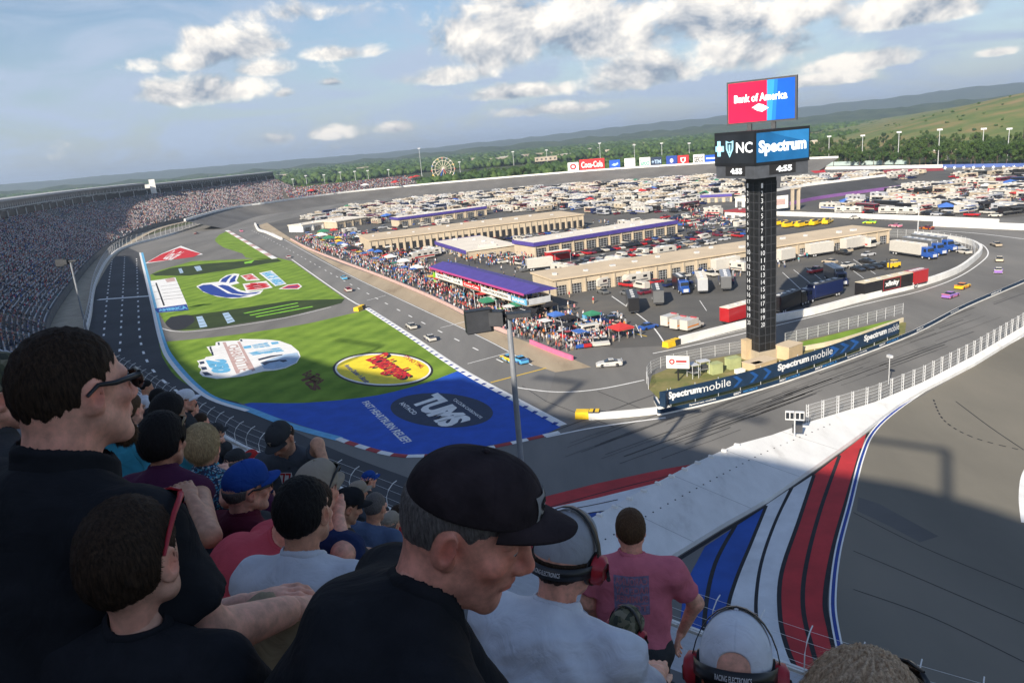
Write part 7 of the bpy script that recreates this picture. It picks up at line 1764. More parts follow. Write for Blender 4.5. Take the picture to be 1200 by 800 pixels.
# ---------------------------------------------------------------- a whole person
def person(S):
    T=skeleton(S); s=T['s']; T['fat']=S.get('fat',1.); T['armr']=S.get('armr',1.)
    yaw=R(S['yaw']); hy=R(S.get('hyaw',S['yaw'])); dist=S['dist']
    Rb=Matrix.Rotation(-yaw,3,'Z'); hw=along(S['px'][0],S['px'][1],dist)
    base=hw-Rb@Vector([float(x) for x in T['head']])
    def to_local(px,py,d): q=Rb.inverted()@(along(px,py,d)-base); return V3(*q)
    for k in ('shL','shR','elL','elR','wrL','wrR'):
        if k+'_px' in S: T[k]=to_local(*S[k+'_px'])
    for k in ('palmL','palmR','curlL','curlR','thumb_upL','thumb_upR'):
        if k in S: T[k]=S[k]
    Hm=rot(hy-yaw,R(S.get('pitch',5)),R(S.get('roll',0))); Hn=np.array(Hm,f32)   # columns: head axes in body frame
    hs=S.get('hs',1.)*s; hc=T['head']
    zl=S.get('zl',1.)
    def toh(p):
        q=((p-hc)@Hn/hs).astype(f32); q[:,2]=np.where(q[:,2]<0,q[:,2]/zl,q[:,2]); return q
    T['nk0']=hc+Hn@V3(0,-.028,-.045)*hs; T['nk1']=T['neck']+V3(0,-.015,-.06)*s; T['nr']=S.get('neck',.056)*s
    hb=max(.0026,dist*.0012); bb=max(.008,dist*.0024)
    def f_head(p): 
        q=toh(p); d=head_sdf(q,S)*hs; d=smin(d,neck_sdf(p,T),.022*s)
        if S.get('creases'):
            mk=np.clip((-.055-q[:,2])/.03,0,1)*np.clip((.045-q[:,1])/.03,0,1)
            d=d+mk*S['creases']*(np.abs(np.sin(q[:,1]*75+q[:,2]*62+1.5*np.sin(q[:,2]*60)))**.5-.7)
        return d
    lo,hi=bounds([hc+Hn@V3(*c)*hs for c in ((.1,0,0),(-.1,0,0),(0,.14,0),(0,-.12,0),(0,0,.135),(0,0,-.14))]+[T['nk1']],.035*s)
    Vh,Fh=surface_nets(f_head,lo,hi,hb)
    if globals().get('TESTN'): print('HEADB',lo,hi,Vh.min(0),Vh.max(0),hc,len(Vh))
    def f_body(p):
        d=torso_sdf(p,T,-.006); d=smin(d,neck_sdf(p,T,.004),.02)
        for sd in 'LR':
            d=smin(d,arm_sdf(p,T,sd),.03*s); d=smin(d,leg_sdf(p,T,sd),.04*s)
            d=smin(d,seg(p,T['an'+sd]+V3(0,-.02,-.03)*s,T['toe'+sd],.036*s,.03*s),.03*s)
        return d
    lo,hi=bounds([T[k] for k in T if isinstance(T[k],np.ndarray) and T[k].shape==(3,) and k[:2] in('pe','be','ch','ne','sh','hi','kn','an','to','el','wr')],.19*s)
    Vb,Fb=surface_nets(f_body,lo,hi,bb*1.25)
    Vs=[Vh,Vb]; Fs_=[Fh,Fb+len(Vh)]; off=len(Vh)+len(Vb)
    for sd in 'LR':
        if S.get('hands',1):
            l2,h2=bounds([T['wr'+sd]],.20*s)
            Vx,Fx=surface_nets(lambda p:hand_sdf(p,T,sd),l2,h2,max(.0032,dist*.0013)); Vs.append(Vx); Fs_.append(Fx+off); off+=len(Vx)
    body=smooth_obj('person',np.concatenate(Vs),np.concatenate(Fs_),S['skin']); body.location=base; body.rotation_euler=(0,0,-yaw)
    tag(body,S['label'],'person')
    # natural colouring of the face: ruddy nose, cheeks and ears, lips, beard shadow
    q=toh(Vh.astype(f32)); ax=np.abs(q[:,0]); mq=q.copy(); mq[:,0]=ax; col=np.ones((off,4),f32)
    def gs(c,r): return np.exp(-((mq-np.array(c,f32))**2).sum(1)/(r*r))[:,None]
    fl=np.clip(gs((0,.115,-.035),.022)+.8*gs((.048,.068,-.03),.026)+gs((.085,-.01,-.01),.024)+.5*gs((.03,-.05,-.11),.05),0,1)
    lp=np.clip(gs((0,.098,-.066),.011)+gs((.012,.094,-.071),.012),0,1); st=np.clip((-.048-q[:,2:3])/.02,0,1)*np.clip((q[:,1:2]+.005)/.02,0,1)*np.clip((q[:,2:3]+.150)/.02,0,1)*(1-lp)*S.get('stubble',.35); sk_=gs((.031,.092,-.003),.017)
    c=(1-fl)+fl*np.array([1.08,.74,.70]); c=c*((1-lp)+lp*np.array([.86,.56,.56])); c=c*((1-st)+st*np.array([.62,.66,.72])); c=c*((1-sk_)+sk_*np.array([.84,.74,.74])); col[:len(Vh),:3]=c
    at_=body.data.color_attributes.new('flush','FLOAT_COLOR','POINT'); 
    if len(body.data.vertices)==off: at_.data.foreach_set('color',col.ravel())
    else: at_.data.foreach_set('color',np.ones((len(body.data.vertices),4),f32).ravel())
    # clothes
    fold=S.get('fold',.006); sl=S.get('sleeve',.62); gs_=.013
    def f_shirt(p):
        d=torso_sdf(p,T,gs_)
        for sd in 'LR':
            if sl>0:
                a,b_=T['sh'+sd],T['el'+sd]; dv=(b_-a)/np.linalg.norm(b_-a); e=seg(p,a,b_,.062*s*T['armr']+gs_,.052*s*T['armr']+gs_*1.4)
                if sl>1: e=smin(e,seg(p,b_,T['wr'+sd],.05*s+gs_,.036*s+gs_),.03); e=np.maximum(e,(p-(T['wr'+sd]))@((T['wr'+sd]-b_)/np.linalg.norm(T['wr'+sd]-b_)))
                else: e=np.maximum(e,(p-(a+(b_-a)*sl))@dv)
                d=smin(d,e,.035*s)
        # neck opening
        q=seg(p,T['nk0'],T['nk1']+V3(0,.02,.0)*s,T['nr']+.004,T['nr']+.010); d=smax(d,-q,.012)
        w1=np.sin(p@V3(9,14,31)*1.0+2.2*np.sin(p@V3(11,7,-6))+S.get('seed',0)); w2=np.sin(p@V3(-17,22,38)+2.0*np.sin(p@V3(9,-13,8))+S.get('seed',0)*2)
        return d+fold*(.55*w1*np.abs(w1)+.45*w2*np.abs(w2))
    lo,hi=bounds([T[k] for k in ('pelvis','belly','chest','neck','shL','shR')]+[T['shL']+(T['elL']-T['shL'])*min(1,sl+.1),T['shR']+(T['elR']-T['shR'])*min(1,sl+.1)]+([T['wrL'],T['wrR'],T['elL'],T['elR']] if sl>1 else []),.2*s)
    V_,F_=surface_nets(f_shirt,lo,hi,bb); sh=smooth_obj('shirt',V_,F_,S['shirt'],body)
    # collar: a folded polo collar or a ribbed neckline
    ca,cb=T['nk0'],T['nk1']+V3(0,.02,.0)*s; hi_=.022*s if S.get('collar') else .004*s; rr_=.016 if S.get('collar') else .0105
    def f_col(p): return np.maximum(np.abs(seg(p,ca,cb,T['nr']+rr_,T['nr']+rr_+.008))-.0062,f_shirt(p)-hi_)
    lo,hi=bounds([T['nk1'],T['neck']],.12*s); V_,F_=surface_nets(f_col,lo,hi,max(.0036,dist*.0016))
    if len(F_) and dist<5: smooth_obj('collar',V_,F_,S['shirt'],body)
    nd=np.array(T['nk0']-T['nk1'])/np.linalg.norm(T['nk0']-T['nk1']); 
    def f_pants(p):
        d=elli(p,T['pelvis']+V3(0,0,-.01),V3(.172*T['w'],.132*T['fat'],.135)*s+.012)
        for sd in 'LR':
            e=leg_sdf(p,T,sd,.014)
            if S.get('shorts'): e=np.maximum(seg(p,T['hip'+sd],T['kn'+sd],.105*s,.09*s),(p-T['kn'+sd])@((T['kn'+sd]-T['hip'+sd])/np.linalg.norm(T['kn'+sd]-T['hip'+sd])))
            d=smin(d,e,.04*s)
        return d+.004*np.sin(p@V3(20,31,17)+2*np.sin(p@V3(9,-13,11)))
    lo,hi=bounds([T[k] for k in ('pelvis','hipL','hipR','knL','knR','anL','anR')],.19*s)
    V_,F_=surface_nets(f_pants,lo,hi,bb*1.25); smooth_obj('shorts' if S.get('shorts') else 'trousers',V_,F_,S.get('pants',CGR),body)
    b=MB()
    for sd in 'LR':
        a=T['an'+sd]; t_=T['toe'+sd]; b=MB(); b.tube([a+V3(0,-.05,-.05)*s,a+V3(0,.02,-.04)*s,t_+V3(0,-.02,0.0)*s,t_+V3(0,.05,-.0)*s],[.035*s,.05*s,.045*s,.03*s],CGR,10); b.build('shoe',body,True)
    def hp(x,y,z): return Vector([float(q) for q in hc+Hn@V3(x,y,z)*hs])
    HT_=Matrix.Translation(Vector([float(q) for q in hc]))@Hm.to_4x4()@Matrix.Scale(hs,4)
    def hobj(b,name,smooth=True,par=None):
        o=b.build(name,par or body,smooth); 
        if par is None: o.matrix_local=HT_
        return o
    # eyes
    if S.get('eyes',1) and dist<4:
        for sg in (-1,1):
            b=MB(); bmv,bmf=ico(2); b.add([(sg*.031+v[0]*.0118,.0795+v[1]*.0118,-.003+v[2]*.0118) for v in bmv],[tuple(f) for f in bmf],EYE); hobj(b,'eye')
            q=Vector(S.get('gaze',(0,1,-.35))).normalized(); b=MB(); b.add([(sg*.031+q.x*.0068+v[0]*.0062,.0795+q.y*.0068+v[1]*.0062,-.003+q.z*.0068+v[2]*.0062) for v in bmv],[tuple(f) for f in bmf],IRIS); hobj(b,'iris')
    # hair
    c0=S.get('capz',.030); tl=S.get('captilt',.12); ch=S.get('caph',.0)
    hm=S.get('hair')
    if hm:
        th=S.get('hthick',.008); ha,hbk=S.get('hline',(-.004,.80))
        def f_hair(p):
            q=toh(p); nz=(.0011*np.sin(q@V3(190,130,40)+3*np.sin(q@V3(60,-110,40)))+.0012*np.sin(q@V3(-90,210,60)+3*np.sin(q@V3(130,40,-50))))*S.get('hnoise',.8)
            d=elli(q,(0,-.012,.030),(.0765+th,.0975+th,.090+th*S.get('htop',1.2))); d=smin(d,elli(q,(0,-.035,-.005),(.068+th,.070+th,.070+th)),.03)
            cut=(ha+hbk*q[:,1]-q[:,2])/math.sqrt(1+hbk*hbk)
            cut=cut+.004*np.sin(q[:,0]*70.)
            if S.get('long'):
                lz=S['long']; d=smin(d,elli(q,(0,-.03,-.03),(.094,.098,.12+lz)),.04); d=smin(d,seg(np.stack([np.abs(q[:,0]),q[:,1],q[:,2]],1),(.062,-.0,.0),(.070,.005,-.09-lz*.6),.036,.026),.03)
                face=np.maximum(.042-q[:,1],np.abs(q[:,0])-.072); face=np.maximum(face,q[:,2]-.062); cut=np.maximum(-.02-q[:,2]-.12-lz,-face*1.0)
                nz=nz*2+.0035*np.sin(np.arctan2(q[:,0],-q[:,1])*26+4*np.sin(q[:,2]*22))
            ear=elli(np.stack([np.abs(q[:,0]),q[:,1],q[:,2]],1),(.082,-.010,-.014),(.022,.026,.037)) if not S.get('long') else np.full(len(q),9.)
            d=d+(th+.001)*(1-np.clip(-cut/.028,0,1))*(0 if S.get('long') else 1)
            if S.get('cap'): cut=np.maximum(cut,q[:,2]-(c0+tl*(-1 if S.get('backward') else 1)*q[:,1])-.004)
            return smax(smax(d+nz,cut,.008),-ear,.006)*hs
        lo,hi=bounds([hc+Hn@V3(*c)*hs for c in ((.12,0,0),(-.12,0,0),(0,.12,0),(0,-.14,0),(0,0,.15),(0,0,-.14-S.get('long',0)*1.6))],.03*s)
        V_,F_=surface_nets(f_hair,lo,hi,max(.003,dist*.0012)); ho=smooth_obj('hair',V_,F_,hm,body)
        ns_=S.get('nstr',0)
        if ns_:
            Hi=Hn.T
            def flow(P,n): 
                q=((P-hc)@Hn/hs); d=np.stack([q[:,0]*.6,-q[:,1]*0-.25+0*q[:,0],-.9+0*q[:,0]],1); 
                if S.get('comb')=='fwd': d=np.stack([q[:,0]*2.,.8+0*q[:,0],-.15-(.12-q[:,2])*4],1)
                return d@Hn.T
            strands('hair_strands',V_,F_,ns_,S.get('strl',.014)*hs,hm,ho,flow,seed=len(S['label']),wid=S.get('strw',.0007),spread=S.get('strs',.35),lift=S.get('lift',.25))
    if S.get('beard'):
        bm_,(bx,by,bz) ,br=S['beard']
        def f_b(p): q=toh(p); return np.maximum(elli(q,(bx,by,bz),br)+.002*np.sin(q@V3(260,180,120)+2*np.sin(q@V3(90,-150,80))),-(head_sdf(q,S)+.004))*hs
        lo,hi=bounds([hc+Hn@V3(bx,by,bz)*hs],.075); V_,F_=surface_nets(f_b,lo,hi,.0032); bo=smooth_obj('beard',V_,F_,bm_,body)
        strands('beard_strands',V_,F_,1400,.016*hs,bm_,bo,lambda P,n:np.tile(np.array([0,.2,-1.])@Hn.T,(len(P),1)),3,.0007,.35,.3)
    if S.get('brow') and dist<3:
        b=MB(); r=random.Random(4)
        for sg in (-1,1):
            for k in range(150):
                u=r.random(); x=.013+.034*u; y=.1005-.020*u*u-.004*u; z=.0175+.006*math.sin(u*2.4)+r.uniform(-.003,.003); l=.007
                b.add([(sg*x,y,z),(sg*(x+.0005),y,z+.0007),(sg*(x+l),y-.002-.006*u,z+.001+.002*(1-u))],[(0,1,2)],S['brow'])
        hobj(b,'eyebrow',False)
    # cap
    if S.get('cap'):
        cm=S['cap']; c0=S.get('capz',.030); tl=S.get('captilt',.12); ch=S.get('caph',.0)
        def f_cap(p):
            q=toh(p); bk=-1 if S.get('backward') else 1
            d=elli(q,(0,-.008,.030),(.0845,.1055,.100+ch)); d=smin(d,elli(q,(0,bk*.035,.058),(.064,.068,.072+ch)),.03)
            se=.0012*(np.abs(np.sin(np.arctan2(q[:,0],q[:,1]+.008)*3))<.05)
            d=smax(d+se,(c0+tl*-bk*q[:,1]*-1*-1-q[:,2]),.004) if 0 else smax(d+se,c0-tl*q[:,1]*-bk*-1*-1-q[:,2],.004)
            d=smax(d,-elli(q,(0,-.010,.020),(.0790,.0995,.094)),.002)
            if S.get('backward') or S.get('opening'):
                y0=.115 if S.get('backward') and False else -.115
                d=smax(d,-elli(q,(0,y0,.030),(.040,.03,.030)),.004)
            return d*hs
        lo,hi=bounds([hc+Hn@V3(*c)*hs for c in ((.1,0,0),(-.1,0,0),(0,.13,0),(0,-.13,0),(0,0,.16+ch),(0,0,0))],.01)
        V_,F_=surface_nets(f_cap,lo,hi,max(.0026,dist*.0011)); co=smooth_obj('cap',V_,F_,cm,body)
        bl=S.get('brim',.078)
        if bl and not S.get('backward'):
            nu,nv=25,9; ring=[]; VV=[]; fl=S.get('brimdrop',.030)
            for top in (0,1):
                for iv in range(nv):
                    v=iv/(nv-1)
                    for iu in range(nu):
                        u=-1+2*iu/(nu-1); th=u*R(S.get('brimang',62)); ix,iy=.0835*math.sin(th),-.008+.1045*math.cos(th); ln=bl*(1-abs(u)**2.8*.985)
                        x=ix*(1+.04*v); y=iy+ln*v; z=c0+.004+tl*iy-.005*v*bl/.08-fl*(abs(u)**2.0)*v+(.0028 if top else 0)+.010*(1-u*u)*math.sin(v*1.5)*.6; VV.append((x,y,z))
            FF=[]; n1=nu*nv
            for iv in range(nv-1):
                for iu in range(nu-1):
                    a=iv*nu+iu; FF.append((a,a+nu,a+nu+1,a+1)); FF.append((n1+a,n1+a+1,n1+a+nu+1,n1+a+nu))
            for iu in range(nu-1): a=(nv-1)*nu+iu; FF.append((a,n1+a,n1+a+1,a+1))
            b=MB(); b.add(VV,FF,S.get('brimmat',cm)); o=hobj(b,'cap_brim'); 
        bq,bf=ico(1); b=MB(); b.add([(v[0]*.007,-.008+v[1]*.007,.134+ch+v[2]*.004) for v in bq],[tuple(f) for f in bf],cm); hobj(b,'cap_button')
        for (txt,x0,x1,z0,z1,m,bg) in S.get('capmark',[]):
            b=MB(); nseg=12
            def onf(x,z): 
                yy=-.008+.1095*math.sqrt(max(.02,1-(x/.0885)**2-((max(z,.03)-.03)/(.106+ch))**2))*.965; y2=.035+.0695*math.sqrt(max(.0,1-(x/.0655)**2-((z-.058)/(.0735+ch))**2)); return (x,max(yy,y2)+.0032,z)
            if bg is not None:
                Vb_=[];Fb_=[]
                for i in range(nseg+1):
                    for j in range(nseg+1): Vb_.append(onf(x0+(x1-x0)*i/nseg,z0+(z1-z0)*j/nseg))
                for i in range(nseg):
                    for j in range(nseg): a=i*(nseg+1)+j; Fb_.append((a,a+nseg+1,a+nseg+2,a+1))
                b.add(Vb_,Fb_,bg)
            if txt:
                V_,F_,_=glyphs(txt,.04); mx=.12*(x1-x0); mz=.12*(z1-z0); b.add([(lambda q:(q[0],q[1]+.0014,q[2]))(onf(x1-mx-(x1-x0-2*mx)*u,z0+mz+(z1-z0-2*mz)*v)) for u,v in V_],F_,m)
            hobj(b,'cap_patch',False)
    # glasses
    g=S.get('glasses')
    if g:
        fm,lm,up=g; dz=.0 if not up else .085; dy=.0 if not up else -.012; sc_=1. if not up else 1.0
        for sg in (-1,1):
            b=MB(); n=16; V0=[];V1=[]
            for k in range(n):
                a=2*PI*k/n; x=.033+.028*math.cos(a); z=-.004+.0215*math.sin(a); y=.110-.18*(x-.01)**1*max(0,x-.01)*14
                V0.append((sg*x,y+dy,z+dz)); V1.append((sg*x,y+dy+.002,z+dz))
            b.add(V0+V1,[tuple(range(n)),tuple(range(n,2*n))]+[(k,(k+1)%n,n+(k+1)%n,n+k) for k in range(n)],lm); lens=hobj(b,'lens',True)
            b=MB(); b.tube([(sg*.058,.098+dy,.006+dz),(sg*.074,.075+dy,.008+dz),(sg*.0835,.030+dy*.6,.007+dz*.8),(sg*.0855,-.005,.012+dz*.42),(sg*.083,-.028,-.004+dz*.2)],[.0062,.0062,.0054,.0046,.0035],fm,6); hobj(b,'temple_arm')
        b=MB(); b.tube([(-.06,.098+dy,.012+dz),(-.03,.111+dy,.014+dz),(0,.114+dy,.008+dz),(.03,.111+dy,.014+dz),(.06,.098+dy,.012+dz)],.0036,fm,6); hobj(b,'glasses_frame')
    # ear defenders with a band behind the head
    hsn=S.get('headset')
    if hsn:
        cup=hsn; nb=17; b=MB(); Vb_=[];
        zc=S.get('bandz',-.008)
        for k in range(nb):
            a=R(-100)+R(200)*k/(nb-1); x=.098*math.sin(a); y=-.010-.122*math.cos(a)
            for z in (-.0165,.0165):
                Vb_.append((x,y,zc+z)); Vb_.append((x*.96,y*.96,zc+z))
        F_=[]
        for k in range(nb-1):
            a=k*4; c=a+4; F_+=[(a,c,c+2,a+2),(a+1,a+3,c+3,c+1),(a+2,c+2,c+3,a+3),(a,a+1,c+1,c)]
        b.add(Vb_,F_,PLAST); bd=hobj(b,'head_band')
        V_,F2,_=glyphs('RACING ELECTRONICS',.02); b=MB()
        def onb(u,v): a=R(-24)+R(48)*u; return (.0990*math.sin(a),-.010-.1232*math.cos(a),zc-.007+.013*v)
        b.add([onb(u,v) for u,v in V_],F2,LTR); hobj(b,'band_lettering',False)
        for sg in (-1,1):
            b=MB(); b.tube([(sg*.076,.004,-.012),(sg*.086,.004,-.012),(sg*.112,.004,-.012),(sg*.122,.004,-.012)],[.036,.043,.040,.024],cup,18); c_=hobj(b,'ear_cup')
            b=MB(); b.tube([(sg*.076,.004,-.012),(sg*.090,.004,-.012)],[.047,.047],PLAST,18); b.tube([(sg*.12,.012,-.012),(sg*.122,.035,-.045)],[.008,.006],PLAST,8); hobj(b,'ear_cushion')
        b=MB(); Vb_=[];n2=15
        for k in range(n2):
            a=PI*k/(n2-1); x=.105*math.cos(a); z=-.012+.158*math.sin(a)
            for y in (-.012,.012): Vb_.append((x,y,z)); Vb_.append((x*.98,y,z*.985))
        F_=[]
        for k in range(n2-1):
            a=k*4; c=a+4; F_+=[(a,a+2,c+2,c),(a+1,c+1,c+3,a+3),(a,c,c+1,a+1),(a+2,a+3,c+3,c+2)]
        b.add(Vb_,F_,PLAST); hobj(b,'top_strap')
    # mark on the shirt
    for (where,txts,w_,h_,m,dz,bgm) in S.get('shirtmark',[]):
        # project lettering onto the chest or back by marching the cloth surface
        sgn=-1 if where=='back' else 1; V_=[];F_=[];
        axis=V3(0,sgn,0); b=MB()
        def onto(x,z,lift):
            p0=np.tile(T['chest']+V3(x,0,z+dz),(60,1)).astype(f32); ys=np.linspace(.34,0,60)*sgn; p0[:,1]+=ys; d=f_shirt(p0); j=int(np.argmax(d<0)) if (d<0).any() else 59; y=p0[j,1]
            if j>0: t_=d[j-1]/(d[j-1]-d[j]); y=p0[j-1,1]+(p0[j,1]-p0[j-1,1])*t_
            return (float(p0[0,0]),float(y)+sgn*lift,float(p0[0,2]))
        if bgm is not None:
            n=14; Vg=[onto((-.5+i/n)*w_,(-.5+j/n)*h_,.003) for i in range(n+1) for j in range(n+1)]; b.add(Vg,[(i*(n+1)+j,(i+1)*(n+1)+j,(i+1)*(n+1)+j+1,i*(n+1)+j+1) for i in range(n) for j in range(n)],bgm)
        nl=len(txts)
        for i,tx in enumerate(txts):
            V2,F2,_=glyphs(tx,.02); z1=h_*(.46-.92*i/nl); z0=h_*(.46-.92*(i+.78)/nl); b.add([onto(sgn*-1*-1*((-.46+.92*u)*w_)*(-1 if where!='back' else 1)*1,z0+(z1-z0)*v,.0055) for u,v in V2],F2,m)
        b.build('shirt_print',body)
    # the plank this person sits or stands on
    if 'ns' in globals():
        bz=base.z; rz=math.atan2(-.62,.78)*1.; 
        ye=base.y+.8*base.x; deck=40.3-.56*(max(.3,ye)-.3) if ye<7.5 else bz-.6
        b=MB()
        if not S.get('stand'):
            b.box((base.x,base.y,bz-.155*s),(.62,.28,.05),alu,rz)
            hgt=max(.1,bz-.18*s-deck+.5)
            for o in (-.24,.24): b.box((base.x+o*math.cos(rz),base.y+o*math.sin(rz),bz-.18*s-hgt/2),(.05,.2,hgt),M('galv'),rz)
            q=base+Rb@Vector((0,.48*s,0)); b.box((q.x,q.y,bz-.49*s),(.62,.34,.05),alu,-yaw)
        else: b.box((base.x,base.y,bz-.95*s),(.7,.6,.05),alu,rz)
        b.build('bench',ns)
        if globals().get('VERB'): print('SEAT',S['label'][:40],round(bz-.13*s-(deck+.43),2))
    S['_body']=body; S['_T']=T; S['_base']=base; S['_Rb']=Rb; return body
